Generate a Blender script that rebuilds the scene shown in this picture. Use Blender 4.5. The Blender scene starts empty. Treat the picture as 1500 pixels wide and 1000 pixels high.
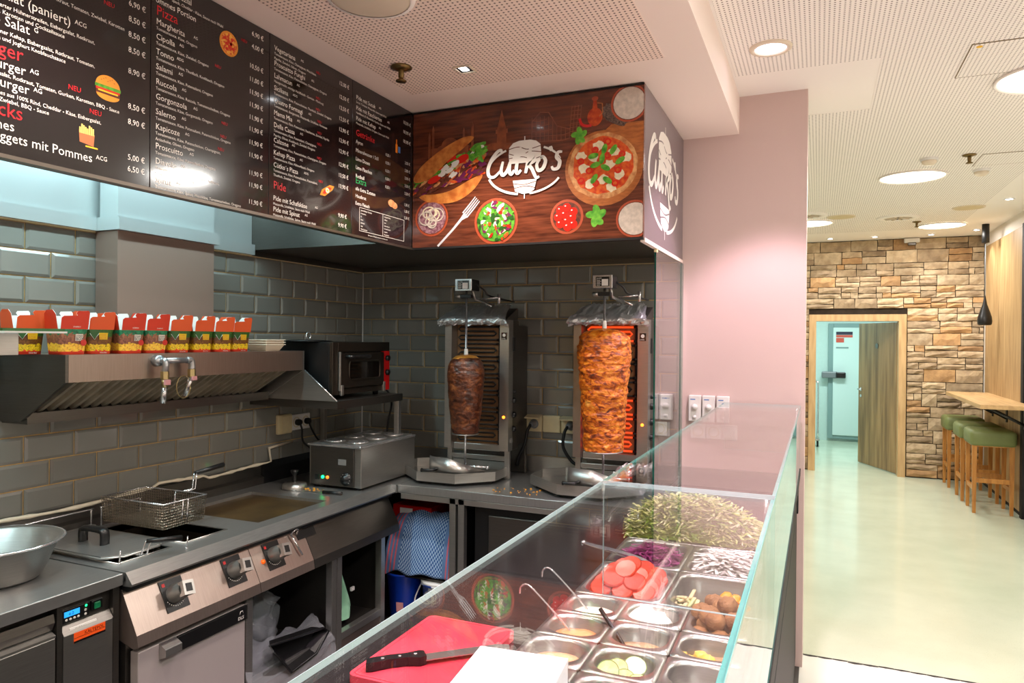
import bpy, bmesh, math, random
from mathutils import Vector, Matrix, noise
random.seed(7)
scene = bpy.context.scene
COL = scene.collection
# ------------------------------------------------------------------ camera
CAM_H = 1.67
yaw, pit, rol = 0.40578201, -0.00363414, 0.00899681
cy, sy = math.cos(yaw), math.sin(yaw)
F = Vector((-sy*math.cos(pit), cy*math.cos(pit), math.sin(pit)))
Rt = Vector((cy, sy, 0)); U = Rt.cross(F)
c_, s_ = math.cos(rol), math.sin(rol)
Rt, U = c_*Rt+s_*U, -s_*Rt+c_*U
cam = bpy.data.cameras.new('camera'); cam.lens = 1045.4/1500*36; cam.sensor_width = 36
cam.clip_start = .02; cam.clip_end = 60
camo = bpy.data.objects.new('camera', cam); COL.objects.link(camo)
m = Matrix((Rt, U, -F)).transposed().to_4x4(); m.translation = Vector((0, 0, CAM_H))
camo.matrix_world = m
scene.camera = camo
# ------------------------------------------------------------------ world, exposure, big lights
w = bpy.data.worlds.new('world'); scene.world = w; w.use_nodes = True
w.node_tree.nodes['Background'].inputs[0].default_value = (.9, .95, 1, 1)
w.node_tree.nodes['Background'].inputs[1].default_value = .05
scene.view_settings.view_transform = 'Standard'
scene.view_settings.look = 'None'
scene.view_settings.exposure = 0.16
scene.view_settings.gamma = 1.0
scene.view_settings.use_curve_mapping = False
def lamp(kind, name, loc, power, color, rot=(0, 0, 0), **kw):
    l = bpy.data.lights.new(name, kind); l.energy = power; l.color = color
    for k, v in kw.items(): setattr(l, k, v)
    o = bpy.data.objects.new(name, l); COL.objects.link(o); o.location = loc; o.rotation_euler = rot
    return o
WARM = (1, .97, .93); PINK = (1, .73, .88); COOL = (.66, .95, 1.0); NEUT = (1, .87, .77)
CEIL_H, CEIL_K = 2.962, 2.765
HALL_LAMPS = [(.655, 6.31), (1.229, 9.04), (-.10, 8.41), (1.02, 4.17), (.75, 1.6), (.75, -1.2)]
HALL_POWER = [32, 26, 26, 32, 36, 36]
PINK_LAMPS = [(-.206, 3.33), (-.206, 2.05), (-.206, .75)]
PINK_POWER = [95, 175, 150]
STONE_SPOTS = [(.12, 9.78), (.62, 9.78), (1.22, 9.78), (1.64, 9.55), (1.55, 7.6), (-.3, 9.6)]
KITCHEN_SPOTS = [(-1.329, 2.583), (-1.45, 1.05), (-1.25, -.2)]
for (x, y), pw in zip(HALL_LAMPS, HALL_POWER):
    lamp('AREA', 'hall_light', (x, y, CEIL_H-.035), pw, WARM, shape='DISK', size=.44)
for (x, y), pw in zip(PINK_LAMPS, PINK_POWER):
    lamp('SPOT', 'pink_spot', (x, y, CEIL_H-.03), pw, PINK, spot_size=math.radians(86), spot_blend=.35, shadow_soft_size=.05)
for x, y in STONE_SPOTS:
    lamp('SPOT', 'wash_spot', (x, y, CEIL_H-.03), 16, WARM, spot_size=math.radians(85), spot_blend=.4, shadow_soft_size=.03)
for x, y in KITCHEN_SPOTS:
    lamp('SPOT', 'kitchen_spot', (x, y, CEIL_K-.02), 70, NEUT, spot_size=math.radians(125), spot_blend=.6, shadow_soft_size=.04)
# fluorescent tube above the wall cladding, behind the menu board
lamp('AREA', 'tube_light', (-2.3, 1.55, 2.62), 25, COOL, rot=(0, math.radians(20), 0), shape='RECTANGLE', size=.05, size_y=2.3)
# room behind the cold-room corridor door
lamp('AREA', 'corridor_light', (.3, 11.6, 2.55), 46, (.80, 1, .98), shape='RECTANGLE', size=1.0, size_y=.3)

# ------------------------------------------------------------------ materials
MATS = {}
def srgb(r, g, b):
    f = lambda c: (c/255/12.92) if c/255 <= .04045 else ((c/255+.055)/1.055)**2.4
    return (f(r), f(g), f(b), 1)
def setp(b, **kw):
    for k, v in kw.items():
        if k in b.inputs: b.inputs[k].default_value = v
def mat(name, rgb=(128, 128, 128), rough=.5, metal=0, noise_amt=0, noise_scale=20, bump=0, bump_scale=60, stretch=None,
        rgb2=None, coat=0, alpha=1, trans=0, emis=None, emis_s=0, spec=.5, ramp=(.35, .65), detail=4, rand=0):
    if name in MATS: return MATS[name]
    M = bpy.data.materials.new(name); M.use_nodes = True; MATS[name] = M
    nt = M.node_tree; N = nt.nodes; L = nt.links; b = N['Principled BSDF']
    c = srgb(*rgb); b.inputs['Base Color'].default_value = c
    b.inputs['Roughness'].default_value = rough; b.inputs['Metallic'].default_value = metal
    setp(b, **{'Specular IOR Level': spec, 'Coat Weight': coat, 'Alpha': alpha, 'Transmission Weight': trans, 'Coat Roughness': .05})
    if emis: b.inputs['Emission Color'].default_value = srgb(*emis); b.inputs['Emission Strength'].default_value = emis_s
    co = None
    if noise_amt or rgb2 or bump:
        tc = N.new('ShaderNodeTexCoord'); mp = N.new('ShaderNodeMapping'); L.new(tc.outputs['Object'], mp.inputs[0])
        if stretch: mp.inputs['Scale'].default_value = stretch
        co = mp.outputs[0]
    if noise_amt or rgb2:
        nz = N.new('ShaderNodeTexNoise'); nz.inputs['Scale'].default_value = noise_scale; nz.inputs['Detail'].default_value = detail
        L.new(co, nz.inputs['Vector'])
        cr = N.new('ShaderNodeValToRGB'); cr.color_ramp.elements[0].position = ramp[0]; cr.color_ramp.elements[1].position = ramp[1]
        if rgb2: cr.color_ramp.elements[0].color = c; cr.color_ramp.elements[1].color = srgb(*rgb2)
        else:
            k = 1-noise_amt; cr.color_ramp.elements[0].color = (c[0]*k, c[1]*k, c[2]*k, 1); cr.color_ramp.elements[1].color = c
        L.new(nz.outputs['Fac'], cr.inputs[0]); L.new(cr.outputs[0], b.inputs['Base Color'])
        last = cr.outputs[0]
    else: last = None
    if rand:
        oi = N.new('ShaderNodeObjectInfo'); hv = N.new('ShaderNodeHueSaturation')
        mr = N.new('ShaderNodeMapRange'); mr.inputs['To Min'].default_value = 1-rand; mr.inputs['To Max'].default_value = 1+rand
        L.new(oi.outputs['Random'], mr.inputs['Value']); L.new(mr.outputs[0], hv.inputs['Value'])
        if last: L.new(last, hv.inputs['Color'])
        else: hv.inputs['Color'].default_value = c
        L.new(hv.outputs[0], b.inputs['Base Color'])
    if bump:
        n2 = N.new('ShaderNodeTexNoise'); n2.inputs['Scale'].default_value = bump_scale; n2.inputs['Detail'].default_value = 5
        L.new(co, n2.inputs['Vector'])
        bp = N.new('ShaderNodeBump'); bp.inputs['Strength'].default_value = bump; bp.inputs['Distance'].default_value = .01
        L.new(n2.outputs['Fac'], bp.inputs['Height']); L.new(bp.outputs[0], b.inputs['Normal'])
    return M
def steel(name, rgb=(188, 186, 182), rough=.31, stretch=(2, 2, 90), bump=.04, metal=.9):
    return mat(name, rgb, rough, metal, noise_amt=.12, noise_scale=6, stretch=stretch, bump=bump, bump_scale=8)
steel('steel'); steel('steel_y', (164, 162, 158), stretch=(90, 2, 90)); steel('hood_steel', (166, 148, 136), .34, (2, 90, 2), .03, .85)
mat('duct_paint', (150, 128, 116), .35, .3); steel('steel_top', (172, 173, 172), .28, (60, 3, 3), .03, .8)
steel('steel_dark', (104, 100, 95), .34); steel('chrome', (225, 225, 227), .16, (1, 1, 1), 0, .85)
steel('galv', (190, 192, 194), .35, (1, 1, 1), .1)
steel('steel_pink', (182, 165, 156), .34, (2, 90, 2), .03)
mat('black_plastic', (18, 18, 19), .35); mat('black_metal', (14, 14, 15), .4); mat('matt_black', (10, 10, 10), .7)
mat('white_plastic', (232, 230, 226), .35); mat('cream_plastic', (216, 200, 158), .4, noise_amt=.1); mat('grey_plastic', (120, 124, 128), .4)
mat('knob_grey', (150, 150, 146), .3, .6)
mat('tile_face', (128, 127, 120), .16, noise_amt=.07, noise_scale=3, rand=.05, coat=.3)
mat('grout', (216, 176, 104), .85, noise_amt=.35, noise_scale=25)
mat('wall_paint', (230, 222, 212), .7, bump=.02, bump_scale=90)
mat('pink_paint', (208, 184, 178), .55, bump=.03, bump_scale=120)
mat('white_paint', (246, 240, 234), .75, bump=.02, bump_scale=120)
mat('beam_paint', (246, 230, 220), .6, bump=.02, bump_scale=120)
mat('corridor_wall', (205, 226, 222), .6, noise_amt=.03)
mat('oak', (190, 158, 112), .45, rgb2=(160, 126, 84), noise_scale=5, stretch=(5, 5, .5), bump=.05, bump_scale=12)
mat('oak_frame', (206, 172, 124), .45, rgb2=(184, 148, 102), noise_scale=5, stretch=(4, 4, .6), bump=.05, bump_scale=10)
mat('oak_dark', (172, 138, 92), .45, rgb2=(122, 94, 58), noise_scale=3, stretch=(4, 4, .35), bump=.03, bump_scale=12)
mat('oak_x', (206, 170, 120), .4, rgb2=(180, 144, 98), noise_scale=5, stretch=(5, .5, 5), bump=.04, bump_scale=12)
mat('stool_wood', (196, 136, 66), .4, rgb2=(168, 108, 46), noise_scale=8, stretch=(6, 6, .6))
mat('green_leather', (112, 122, 72), .5, noise_amt=.1, noise_scale=8, bump=.06, bump_scale=200)
mat('stone', (196, 172, 138), .85, rgb2=(146, 124, 98), noise_scale=7, bump=.5, bump_scale=35, rand=.22)
mat('stone_b', (212, 190, 156), .85, rgb2=(172, 148, 118), noise_scale=9, bump=.5, bump_scale=30, rand=.2)
mat('stone_c', (200, 160, 112), .85, rgb2=(160, 124, 86), noise_scale=8, bump=.5, bump_scale=32, rand=.2)
mat('stone_back', (50, 40, 30), .95, noise_amt=.3)
mat('red_card', (226, 58, 26), .5, noise_amt=.05); mat('orange_card', (238, 92, 38), .5); mat('white_card', (240, 238, 234), .55)
mat('menu_black', (22, 17, 19), .12, spec=.6, coat=.5)
mat('txt_white', (235, 230, 222), .4); mat('txt_red', (206, 24, 34), .4); mat('txt_green', (40, 160, 90), .4)
mat('alu_edge', (120, 112, 104), .35, .9)
mat('wood_print', (118, 60, 38), .25, rgb2=(70, 32, 20), noise_scale=5, stretch=(1.2, 1.2, 14), coat=.3)
mat('grey_sign', (116, 104, 108), .3, coat=.2)
mat('foil', (215, 216, 218), .28, .75, bump=.6, bump_scale=28)
mat('red_plastic', (214, 66, 82), .45, rgb2=(196, 50, 66), noise_scale=8, bump=.03, bump_scale=200)
mat('rubber', (16, 16, 16), .6)
mat('blue_plastic', (18, 66, 196), .3)
# glass: thin clear sheet = transparent + fresnel mirror, edges bottle green
def glass_mat(name, tint):
    M = bpy.data.materials.new(name); M.use_nodes = True; MATS[name] = M
    nt = M.node_tree; N = nt.nodes; L = nt.links; N.remove(N['Principled BSDF'])
    t = N.new('ShaderNodeBsdfTransparent'); t.inputs[0].default_value = tint
    g = N.new('ShaderNodeBsdfGlossy'); g.inputs['Roughness'].default_value = 0.0; g.inputs['Color'].default_value = (1, 1, 1, 1)
    fr = N.new('ShaderNodeFresnel'); ge = N.new('ShaderNodeNewGeometry'); mr = N.new('ShaderNodeMapRange')
    mr.inputs['To Min'].default_value = 1.42; mr.inputs['To Max'].default_value = 1/1.42; L.new(ge.outputs['Backfacing'], mr.inputs['Value']); L.new(mr.outputs[0], fr.inputs['IOR'])
    mx = N.new('ShaderNodeMixShader'); L.new(fr.outputs[0], mx.inputs[0]); L.new(t.outputs[0], mx.inputs[1]); L.new(g.outputs[0], mx.inputs[2])
    L.new(mx.outputs[0], N['Material Output'].inputs[0]); return M
glass_mat('glass', (.97, .985, .98, 1))
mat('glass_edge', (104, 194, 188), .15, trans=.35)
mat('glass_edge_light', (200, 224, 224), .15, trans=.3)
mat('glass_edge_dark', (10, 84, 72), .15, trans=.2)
def perf_mat(name, base, hole, pitch=.018, r=.0038):
    M = mat(name, base, .75); nt = M.node_tree; N = nt.nodes; L = nt.links; b = N['Principled BSDF']
    tc = N.new('ShaderNodeTexCoord'); sp = N.new('ShaderNodeSeparateXYZ'); L.new(tc.outputs['Object'], sp.inputs[0])
    def mth(op, a, bb=None):
        n = N.new('ShaderNodeMath'); n.operation = op
        for i, v in enumerate((a, bb)):
            if v is None: continue
            if isinstance(v, (int, float)): n.inputs[i].default_value = v
            else: L.new(v, n.inputs[i])
        return n.outputs[0]
    ds = []
    for ax in ('X', 'Y'):
        q = mth('FRACT', mth('ADD', mth('DIVIDE', sp.outputs[ax], pitch), 500.0))
        q = mth('SUBTRACT', q, .5); ds.append(mth('MULTIPLY', q, q))
    d = mth('ADD', ds[0], ds[1]); f = mth('LESS_THAN', d, (r/pitch)**2)
    mx = N.new('ShaderNodeMix'); mx.data_type = 'RGBA'; L.new(f, mx.inputs[0])
    mx.inputs[6].default_value = srgb(*base); mx.inputs[7].default_value = srgb(*hole)
    L.new(mx.outputs[2], b.inputs['Base Color']); return M
perf_mat('ceil_perf', (248, 242, 236), (124, 112, 108))
perf_mat('ceil_perf_k', (246, 226, 212), (104, 84, 78))

# ------------------------------------------------------------------ mesh builder
class MB:
    def __init__(s): s.v = []; s.f = []; s.m = []; s.cur = 0; s.smooth = False; s.sm = []
    def add(s, vs, fs):
        n = len(s.v); s.v += [tuple(v) for v in vs]
        for f in fs: s.f.append(tuple(i+n for i in f)); s.m.append(s.cur); s.sm.append(s.smooth)
        return s
    def box(s, a, b, bev=0):
        x0, y0, z0 = (min(a[i], b[i]) for i in range(3)); x1, y1, z1 = (max(a[i], b[i]) for i in range(3))
        if bev <= 0:
            vs = [(x, y, z) for z in (z0, z1) for y in (y0, y1) for x in (x0, x1)]
            return s.add(vs, [(0, 2, 3, 1), (4, 5, 7, 6), (0, 1, 5, 4), (2, 6, 7, 3), (0, 4, 6, 2), (1, 3, 7, 5)])
        bev = min(bev, (x1-x0)*.49, (y1-y0)*.49, (z1-z0)*.49)
        bm = bmesh.new(); bmesh.ops.create_cube(bm, size=1)
        for v in bm.verts: v.co = Vector(((x0+x1)/2+v.co.x*(x1-x0), (y0+y1)/2+v.co.y*(y1-y0), (z0+z1)/2+v.co.z*(z1-z0)))
        bmesh.ops.bevel(bm, geom=bm.edges[:], offset=bev, segments=2, profile=.5, affect='EDGES')
        return s.addbm(bm)
    def addbm(s, bm):
        bm.verts.index_update(); s.add([v.co[:] for v in bm.verts], [[v.index for v in f.verts] for f in bm.faces]); bm.free(); return s
    def prism(s, pts, axis, a, b):
        """2D outline extruded along axis. axis x: pts=(y,z); y: (x,z); z: (x,y)"""
        def P(p, t): return {'x': (t, p[0], p[1]), 'y': (p[0], t, p[1]), 'z': (p[0], p[1], t)}[axis]
        n = len(pts); ar = sum(pts[i][0]*pts[(i+1) % n][1]-pts[(i+1) % n][0]*pts[i][1] for i in range(n))
        if (ar < 0) != (axis == 'y'): pts = pts[::-1]
        if a > b: a, b = b, a
        vs = [P(p, a) for p in pts]+[P(p, b) for p in pts]
        fs = [tuple(range(n))[::-1], tuple(range(n, 2*n))]+[(i, (i+1) % n, (i+1) % n+n, i+n) for i in range(n)]
        return s.add(vs, fs)
    def tube(s, path, r, seg=8, caps=True, closed=False):
        path = [Vector(p) for p in path]; n = len(path); rr = r if isinstance(r, (list, tuple)) else [r]*n
        vs = []; up = None
        for i, p in enumerate(path):
            a = path[i-1] if (i > 0 or closed) else p; b = path[(i+1) % n] if (i < n-1 or closed) else p
            t = (b-a).normalized() if (b-a).length > 1e-9 else Vector((0, 0, 1))
            if up is None: up = Vector((0, 0, 1)) if abs(t.z) < .9 else Vector((1, 0, 0))
            x = t.cross(up)
            if x.length < 1e-6: x = t.cross(Vector((.3, .7, .2)))
            x.normalize(); y = x.cross(t).normalized(); up = y
            for k in range(seg):
                an = 2*math.pi*k/seg; vs.append(p+x*(math.cos(an)*rr[i])+y*(math.sin(an)*rr[i]))
        fs = []
        for i in range(n if closed else n-1):
            j = (i+1) % n
            for k in range(seg): fs.append((i*seg+k, j*seg+k, j*seg+(k+1) % seg, i*seg+(k+1) % seg))
        if caps and not closed: fs += [tuple(range(seg)), tuple(range((n-1)*seg, n*seg))[::-1]]
        sm = s.smooth; s.smooth = True; s.add(vs, fs); s.smooth = sm; return s
    def lathe(s, prof, c=(0, 0, 0), seg=24, axis='z', sx=1, sy=1, caps=False, smooth=True):
        vs = []
        for r, h in prof:
            for k in range(seg):
                a = 2*math.pi*k/seg; x, y = r*math.cos(a)*sx, r*math.sin(a)*sy
                p = {'z': (x, y, h), 'x': (h, x, y), 'y': (y, h, x)}[axis]; vs.append((c[0]+p[0], c[1]+p[1], c[2]+p[2]))
        fs = []; n = len(prof)
        for i in range(n-1):
            for k in range(seg): fs.append((i*seg+k, i*seg+(k+1) % seg, (i+1)*seg+(k+1) % seg, (i+1)*seg+k))
        if caps: fs += [tuple(range(seg))[::-1], tuple(range((n-1)*seg, n*seg))]
        sm = s.smooth; s.smooth = smooth; s.add(vs, fs); s.smooth = sm; return s
    def cyl(s, c, r, h, axis='z', seg=20): return s.lathe([(r, 0), (r, h)], c, seg, axis, caps=True, smooth=False)
    def mesh(s, name, mats, off=(0, 0, 0)):
        me = bpy.data.meshes.new(name)
        me.from_pydata([(x-off[0], y-off[1], z-off[2]) for x, y, z in s.v], [], s.f)
        if not isinstance(mats, (list, tuple)): mats = [mats]
        for q in mats: me.materials.append(MATS[q] if isinstance(q, str) else q)
        me.polygons.foreach_set('material_index', s.m); me.polygons.foreach_set('use_smooth', s.sm); me.update()
        return me
    def build(s, name, mats, parent=None, local=False):
        off = (0, 0, 0)
        if parent is not None:
            if not local: off = wloc(parent)
        elif not local and s.v:
            xs = [v[0] for v in s.v]; ys = [v[1] for v in s.v]; zs = [v[2] for v in s.v]
            off = ((min(xs)+max(xs))/2, (min(ys)+max(ys))/2, min(zs))
        o = bpy.data.objects.new(name, s.mesh(name, mats, off)); COL.objects.link(o)
        if parent is not None: o.parent = parent
        else: o.location = off
        return o
def wloc(o):
    p = Vector((0, 0, 0))
    while o is not None: p += o.location; o = o.parent
    return p
def tag(o, label, cat=None, group=None, kind=None):
    if label: o['label'] = label
    if cat: o['category'] = cat
    if group: o['group'] = group
    if kind: o['kind'] = kind
    return o
def thing(name, loc, label, cat, group=None, rz=0):
    o = bpy.data.objects.new(name, None); COL.objects.link(o); o.location = loc; o.rotation_euler = (0, 0, rz)
    o.empty_display_size = .05
    return tag(o, label, cat, group)
def struct(name, mb, mats, label=None):
    o = mb.build(name, mats, local=True); o['kind'] = 'structure'; o['category'] = name.split('_')[0]
    if label: o['label'] = label
    return o
def inst(name, me, parent, loc, rot=(0, 0, 0), scale=(1, 1, 1)):
    o = bpy.data.objects.new(name, me); COL.objects.link(o); o.parent = parent; o.location = loc; o.rotation_euler = rot; o.scale = scale
    return o
def copy_tree(o, parent=None):
    c = o.copy(); COL.objects.link(c); c.parent = parent
    for ch in [x for x in bpy.data.objects if x.parent == o]: copy_tree(ch, c)
    return c
def smooth_pts(P, n=8, closed=False):
    P = [Vector(p) for p in P]; out = []; N = len(P)
    for i in range(N if closed else N-1):
        p0 = P[(i-1) % N] if (closed or i > 0) else P[0]; p1 = P[i]; p2 = P[(i+1) % N]; p3 = P[(i+2) % N] if (closed or i < N-2) else P[-1]
        for k in range(n):
            t = k/n
            out.append(.5*((2*p1)+(p2-p0)*t+(2*p0-5*p1+4*p2-p3)*t*t+(3*p1-p0-3*p2+p3)*t**3))
    if not closed: out.append(P[-1])
    return out
TXT = []
def text(mb, body, size, origin, right, up, align='LEFT', sx=1.0):
    TXT.append((mb, body, size, Vector(origin), Vector(right).normalized(), Vector(up).normalized(), align, sx, mb.cur))
def flush_text():
    obs = []
    for t in TXT:
        cu = bpy.data.curves.new('t', 'FONT'); cu.body = t[1]; cu.size = t[2]; cu.align_x = t[6]; cu.resolution_u = 2; cu.fill_mode = 'FRONT'
        o = bpy.data.objects.new('t', cu); COL.objects.link(o); obs.append(o)
    bpy.context.view_layer.update(); dg = bpy.context.evaluated_depsgraph_get()
    for t, o in zip(TXT, obs):
        me = o.evaluated_get(dg).to_mesh(); mb, _, _, og, r, u, _, sx, cur = t
        old = mb.cur; mb.cur = cur
        mb.add([og+r*(v.co.x*sx)+u*v.co.y for v in me.vertices], [tuple(p.vertices) for p in me.polygons]); mb.cur = old
    for o in obs:
        cu = o.data; bpy.data.objects.remove(o); bpy.data.curves.remove(cu)
    TXT.clear()
# ================================================================== STRUCTURE
XL, YB, XR, YS = -2.776, 3.95, 1.82, 10.1
WT = .885                       # worktop height
Y0 = -3.2                       # wall behind the camera
# floor with expansion joint
def floor_mat():
    M = mat('floor_epoxy', (204, 212, 190), .18, rgb2=(196, 204, 182), noise_scale=3, coat=.2)
    nt = M.node_tree; N = nt.nodes; L = nt.links; b = N['Principled BSDF']
    src = b.inputs['Base Color'].links[0].from_socket
    tc = N.new('ShaderNodeTexCoord'); v = N.new('ShaderNodeTexNoise'); v.inputs['Scale'].default_value = 230; v.inputs['Detail'].default_value = 1
    L.new(tc.outputs['Object'], v.inputs['Vector'])
    cr = N.new('ShaderNodeValToRGB'); cr.color_ramp.elements[0].position = .68; cr.color_ramp.elements[1].position = .74
    cr.color_ramp.elements[0].color = (1, 1, 1, 1); cr.color_ramp.elements[1].color = (.55, .55, .5, 1)
    L.new(v.outputs['Fac'], cr.inputs[0])
    mx = N.new('ShaderNodeMix'); mx.data_type = 'RGBA'; mx.blend_type = 'MULTIPLY'; mx.inputs[0].default_value = .8
    L.new(src, mx.inputs[6]); L.new(cr.outputs[0], mx.inputs[7]); L.new(mx.outputs[2], b.inputs['Base Color'])
floor_mat()
mat('floor_white', (226, 224, 214), .2, noise_amt=.05, noise_scale=4); mat('joint', (40, 36, 32), .8); mat('kitchen_floor', (70, 66, 62), .4, noise_amt=.3)
f = MB().box((-.075, 4.13, -.1), (XR, YS+.14, 0)); f.cur = 1; f.box((-.075, Y0, -.1), (XR, 4.115, 0)); f.cur = 2; f.box((-.075, 4.115, -.1), (XR, 4.13, -.006))
f.cur = 0; f.box((-1.3, YS+.14, -.1), (XR, 14.2, 0)); f.box((-2.776, 4.15, -.1), (-.075, YS+.14, 0))
f.cur = 3; f.box((XL, Y0, -.1), (-.075, 4.15, 0))
struct('floor', f, ['floor_epoxy', 'floor_white', 'joint', 'kitchen_floor'], 'pale greenish epoxy floor with a dark expansion joint')
jf = MB(); rj = random.Random(3)
for i in range(26):
    x = -.06+i*.072; yy = 4.117+rj.uniform(-.006, .006)
    jf.prism([(x, yy-.004), (x+.03, yy-.008-rj.random()*.004), (x+.07, yy-.003), (x+.07, yy+.006), (x+.035, yy+.009), (x, yy+.005)], 'z', .0002, .0012)
jo = jf.build('joint_crack', 'joint', bpy.data.objects['floor'])
# left wall, back wall, pillar, hall walls
struct('wall_left', MB().box((XL-.12, Y0, 0), (XL, YB+.12, CEIL_H)), 'grout', 'grey beveled subway tile wall behind the fryers')
struct('wall_back', MB().box((XL, YB, 0), (-.70, YB+.12, CEIL_H)), 'grout', 'grey beveled subway tile wall behind the kebab grills')
wp = MB().box((-.70, YB, 0), (-.062, YB+.2, CEIL_H)); wp.box((-.70, YB+.2, 0), (-.5, YB+.5, CEIL_H))
struct('wall_pillar', wp, 'pink_paint', 'plain pinkish pillar wall right of the grills')
struct('wall_front', MB().box((XL-.12, Y0-.12, 0), (XR+.12, Y0, CEIL_H)), 'wall_paint')
struct('wall_right', MB().box((XR, Y0, 0), (XR+.12, YS, CEIL_H)), 'wall_paint', 'cream painted wall beside the bar table')
struct('wall_far', MB().box((XL-.12, YB+.5, 0), (XL, YS, CEIL_H)).box((XL-.12, YS, 0), (-.70, YS+.14, CEIL_H)), 'wall_paint')
# hall ceiling
ch = MB().box((-.397, Y0, CEIL_H), (XR+.12, YS+.14, CEIL_H+.1)); ch.box((XL-.12, YB+.12, CEIL_H), (-.397, YS+.14, CEIL_H+.1))
o = struct('ceiling', ch, 'white_paint', 'cream hall ceiling with perforated acoustic panels')
pf = MB()
for x0, x1, y0, y1 in ((-.385, 1.40, Y0+.2, 3.63), (.25, 1.40, 3.63, 9.3), (-.05, .25, 4.41, 9.3), (XL, -.05, 4.41, 9.3)):
    pf.box((x0, y0, CEIL_H-.002), (x1, y1, CEIL_H+.001))
pf.build('perforated_panel', 'ceil_perf', o)
# kitchen ceiling and step
ck = MB().box((XL-.12, Y0, CEIL_K), (-.397, YB, CEIL_H+.1))
o = struct('ceiling_kitchen', ck, 'beam_paint', 'lowered kitchen ceiling with perforated panel')
pk = MB().box((-1.69, Y0+.3, CEIL_K-.002), (-.56, 2.77, CEIL_K+.001)); pk.build('perforated_panel', 'ceil_perf_k', o)
# ---- tiles
PZ, PY = .1015, .2005
TILE_Z = [2.095-PZ*(i+1) for i in range(11)]
def tile_mesh(w, h, d=.008, bev=.011):
    b = MB(); g = .0023; x0, x1, z0, z1 = g, w-g, g, h-g; e = min(bev, (x1-x0)*.4)
    vs = [(x0, 0, z0), (x1, 0, z0), (x1, 0, z1), (x0, 0, z1), (x0, -.0035, z0), (x1, -.0035, z0), (x1, -.0035, z1), (x0, -.0035, z1),
          (x0+e, -d, z0+e), (x1-e, -d, z0+e), (x1-e, -d, z1-e), (x0+e, -d, z1-e)]
    fs = [(0, 1, 5, 4), (1, 2, 6, 5), (2, 3, 7, 6), (3, 0, 4, 7), (4, 5, 9, 8), (5, 6, 10, 9), (6, 7, 11, 10), (7, 4, 8, 11), (8, 9, 10, 11)]
    return b.add(vs, fs).mesh('tile', 'tile_face')
TM = {}
def tm(w, h):
    k = (round(w, 3), round(h, 3))
    if k not in TM: TM[k] = tile_mesh(*k)
    return TM[k]
wl, wb = bpy.data.objects['wall_left'], bpy.data.objects['wall_back']
def row_tiles(start, end, phase):
    x = phase
    while x < end:
        a, b = max(x, start), min(x+PY, end)
        if b-a > .012: yield a, b-a
        x += PY
for i, z in enumerate(TILE_Z):
    z0, h = (z, PZ) if z > .965 else (.965, PZ-(.965-z))
    if h < .02: continue
    ph = XL+.171-PY if i % 2 == 0 else XL+.075-PY
    for a, wd in row_tiles(XL+.001, -.70, ph): inst('tile', tm(wd, h), wb, (a, YB, z0))
    # left wall runs along y; tile x axis -> -y when facing +x
    ph = YB-.085-PY*14 if i % 2 else YB-.185-PY*14
    for a, wd in row_tiles(1.15, YB-.001, ph): inst('tile', tm(wd, h), wl, (XL, a, z0), (0, 0, math.pi/2))
# ---- stone wall with door opening
DX0, DX1, DZ = -.03, .915, 1.935       # clear opening
ws = MB().box((-.70, YS, 0), (DX0-.02, YS+.14, CEIL_H)); ws.box((DX1+.02, YS, 0), (XR+.12, YS+.14, CEIL_H)); ws.box((DX0-.02, YS, DZ+.02), (DX1+.02, YS+.14, CEIL_H))
ws = struct('wall_stone', ws, 'stone_back', 'rough brown ledgestone wall around the doorway')
rs = random.Random(11)
def stone(x, z, w, h):
    b = MB(); nx, nz = max(2, min(5, int(w/.06)+1)), 3; d0 = rs.uniform(.022, .05); g = .004
    vs = []; fs = []
    for j in range(nz):
        for i in range(nx):
            u, v = i/(nx-1), j/(nz-1); edge = (i in (0, nx-1)) or (j in (0, nz-1))
            px = g+u*(w-2*g)+(rs.uniform(-.003, .003)); pz = g+v*(h-2*g)+(rs.uniform(-.004, .004) if edge else rs.uniform(-.012, .012))
            vs.append((px, -(d0*(.6 if edge else 1)+rs.uniform(-.008, .010)), pz))
    n = len(vs)
    for j in range(nz):
        for i in range(nx): vs.append((g+i/(nx-1)*(w-2*g), .002, g+j/(nz-1)*(h-2*g)))
    for j in range(nz-1):
        for i in range(nx-1): a = j*nx+i; fs.append((a, a+1, a+nx+1, a+nx))
    ring = [i for i in range(nx)]+[j*nx+nx-1 for j in range(1, nz)]+[(nz-1)*nx+i for i in range(nx-2, -1, -1)]+[j*nx for j in range(nz-2, 0, -1)]
    for q in range(len(ring)): a, c = ring[q], ring[(q+1) % len(ring)]; fs.append((a, a+n, c+n, c))
    b.add(vs, fs); me = b.mesh('stone', rs.choice(['stone', 'stone_b', 'stone_b', 'stone_c', 'stone']))
    inst('stone', me, ws, (x, YS, z))
fx0, fx1, fz = DX0-.085, DX1+.095, DZ+.09
z = .01; nst = 0
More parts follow.
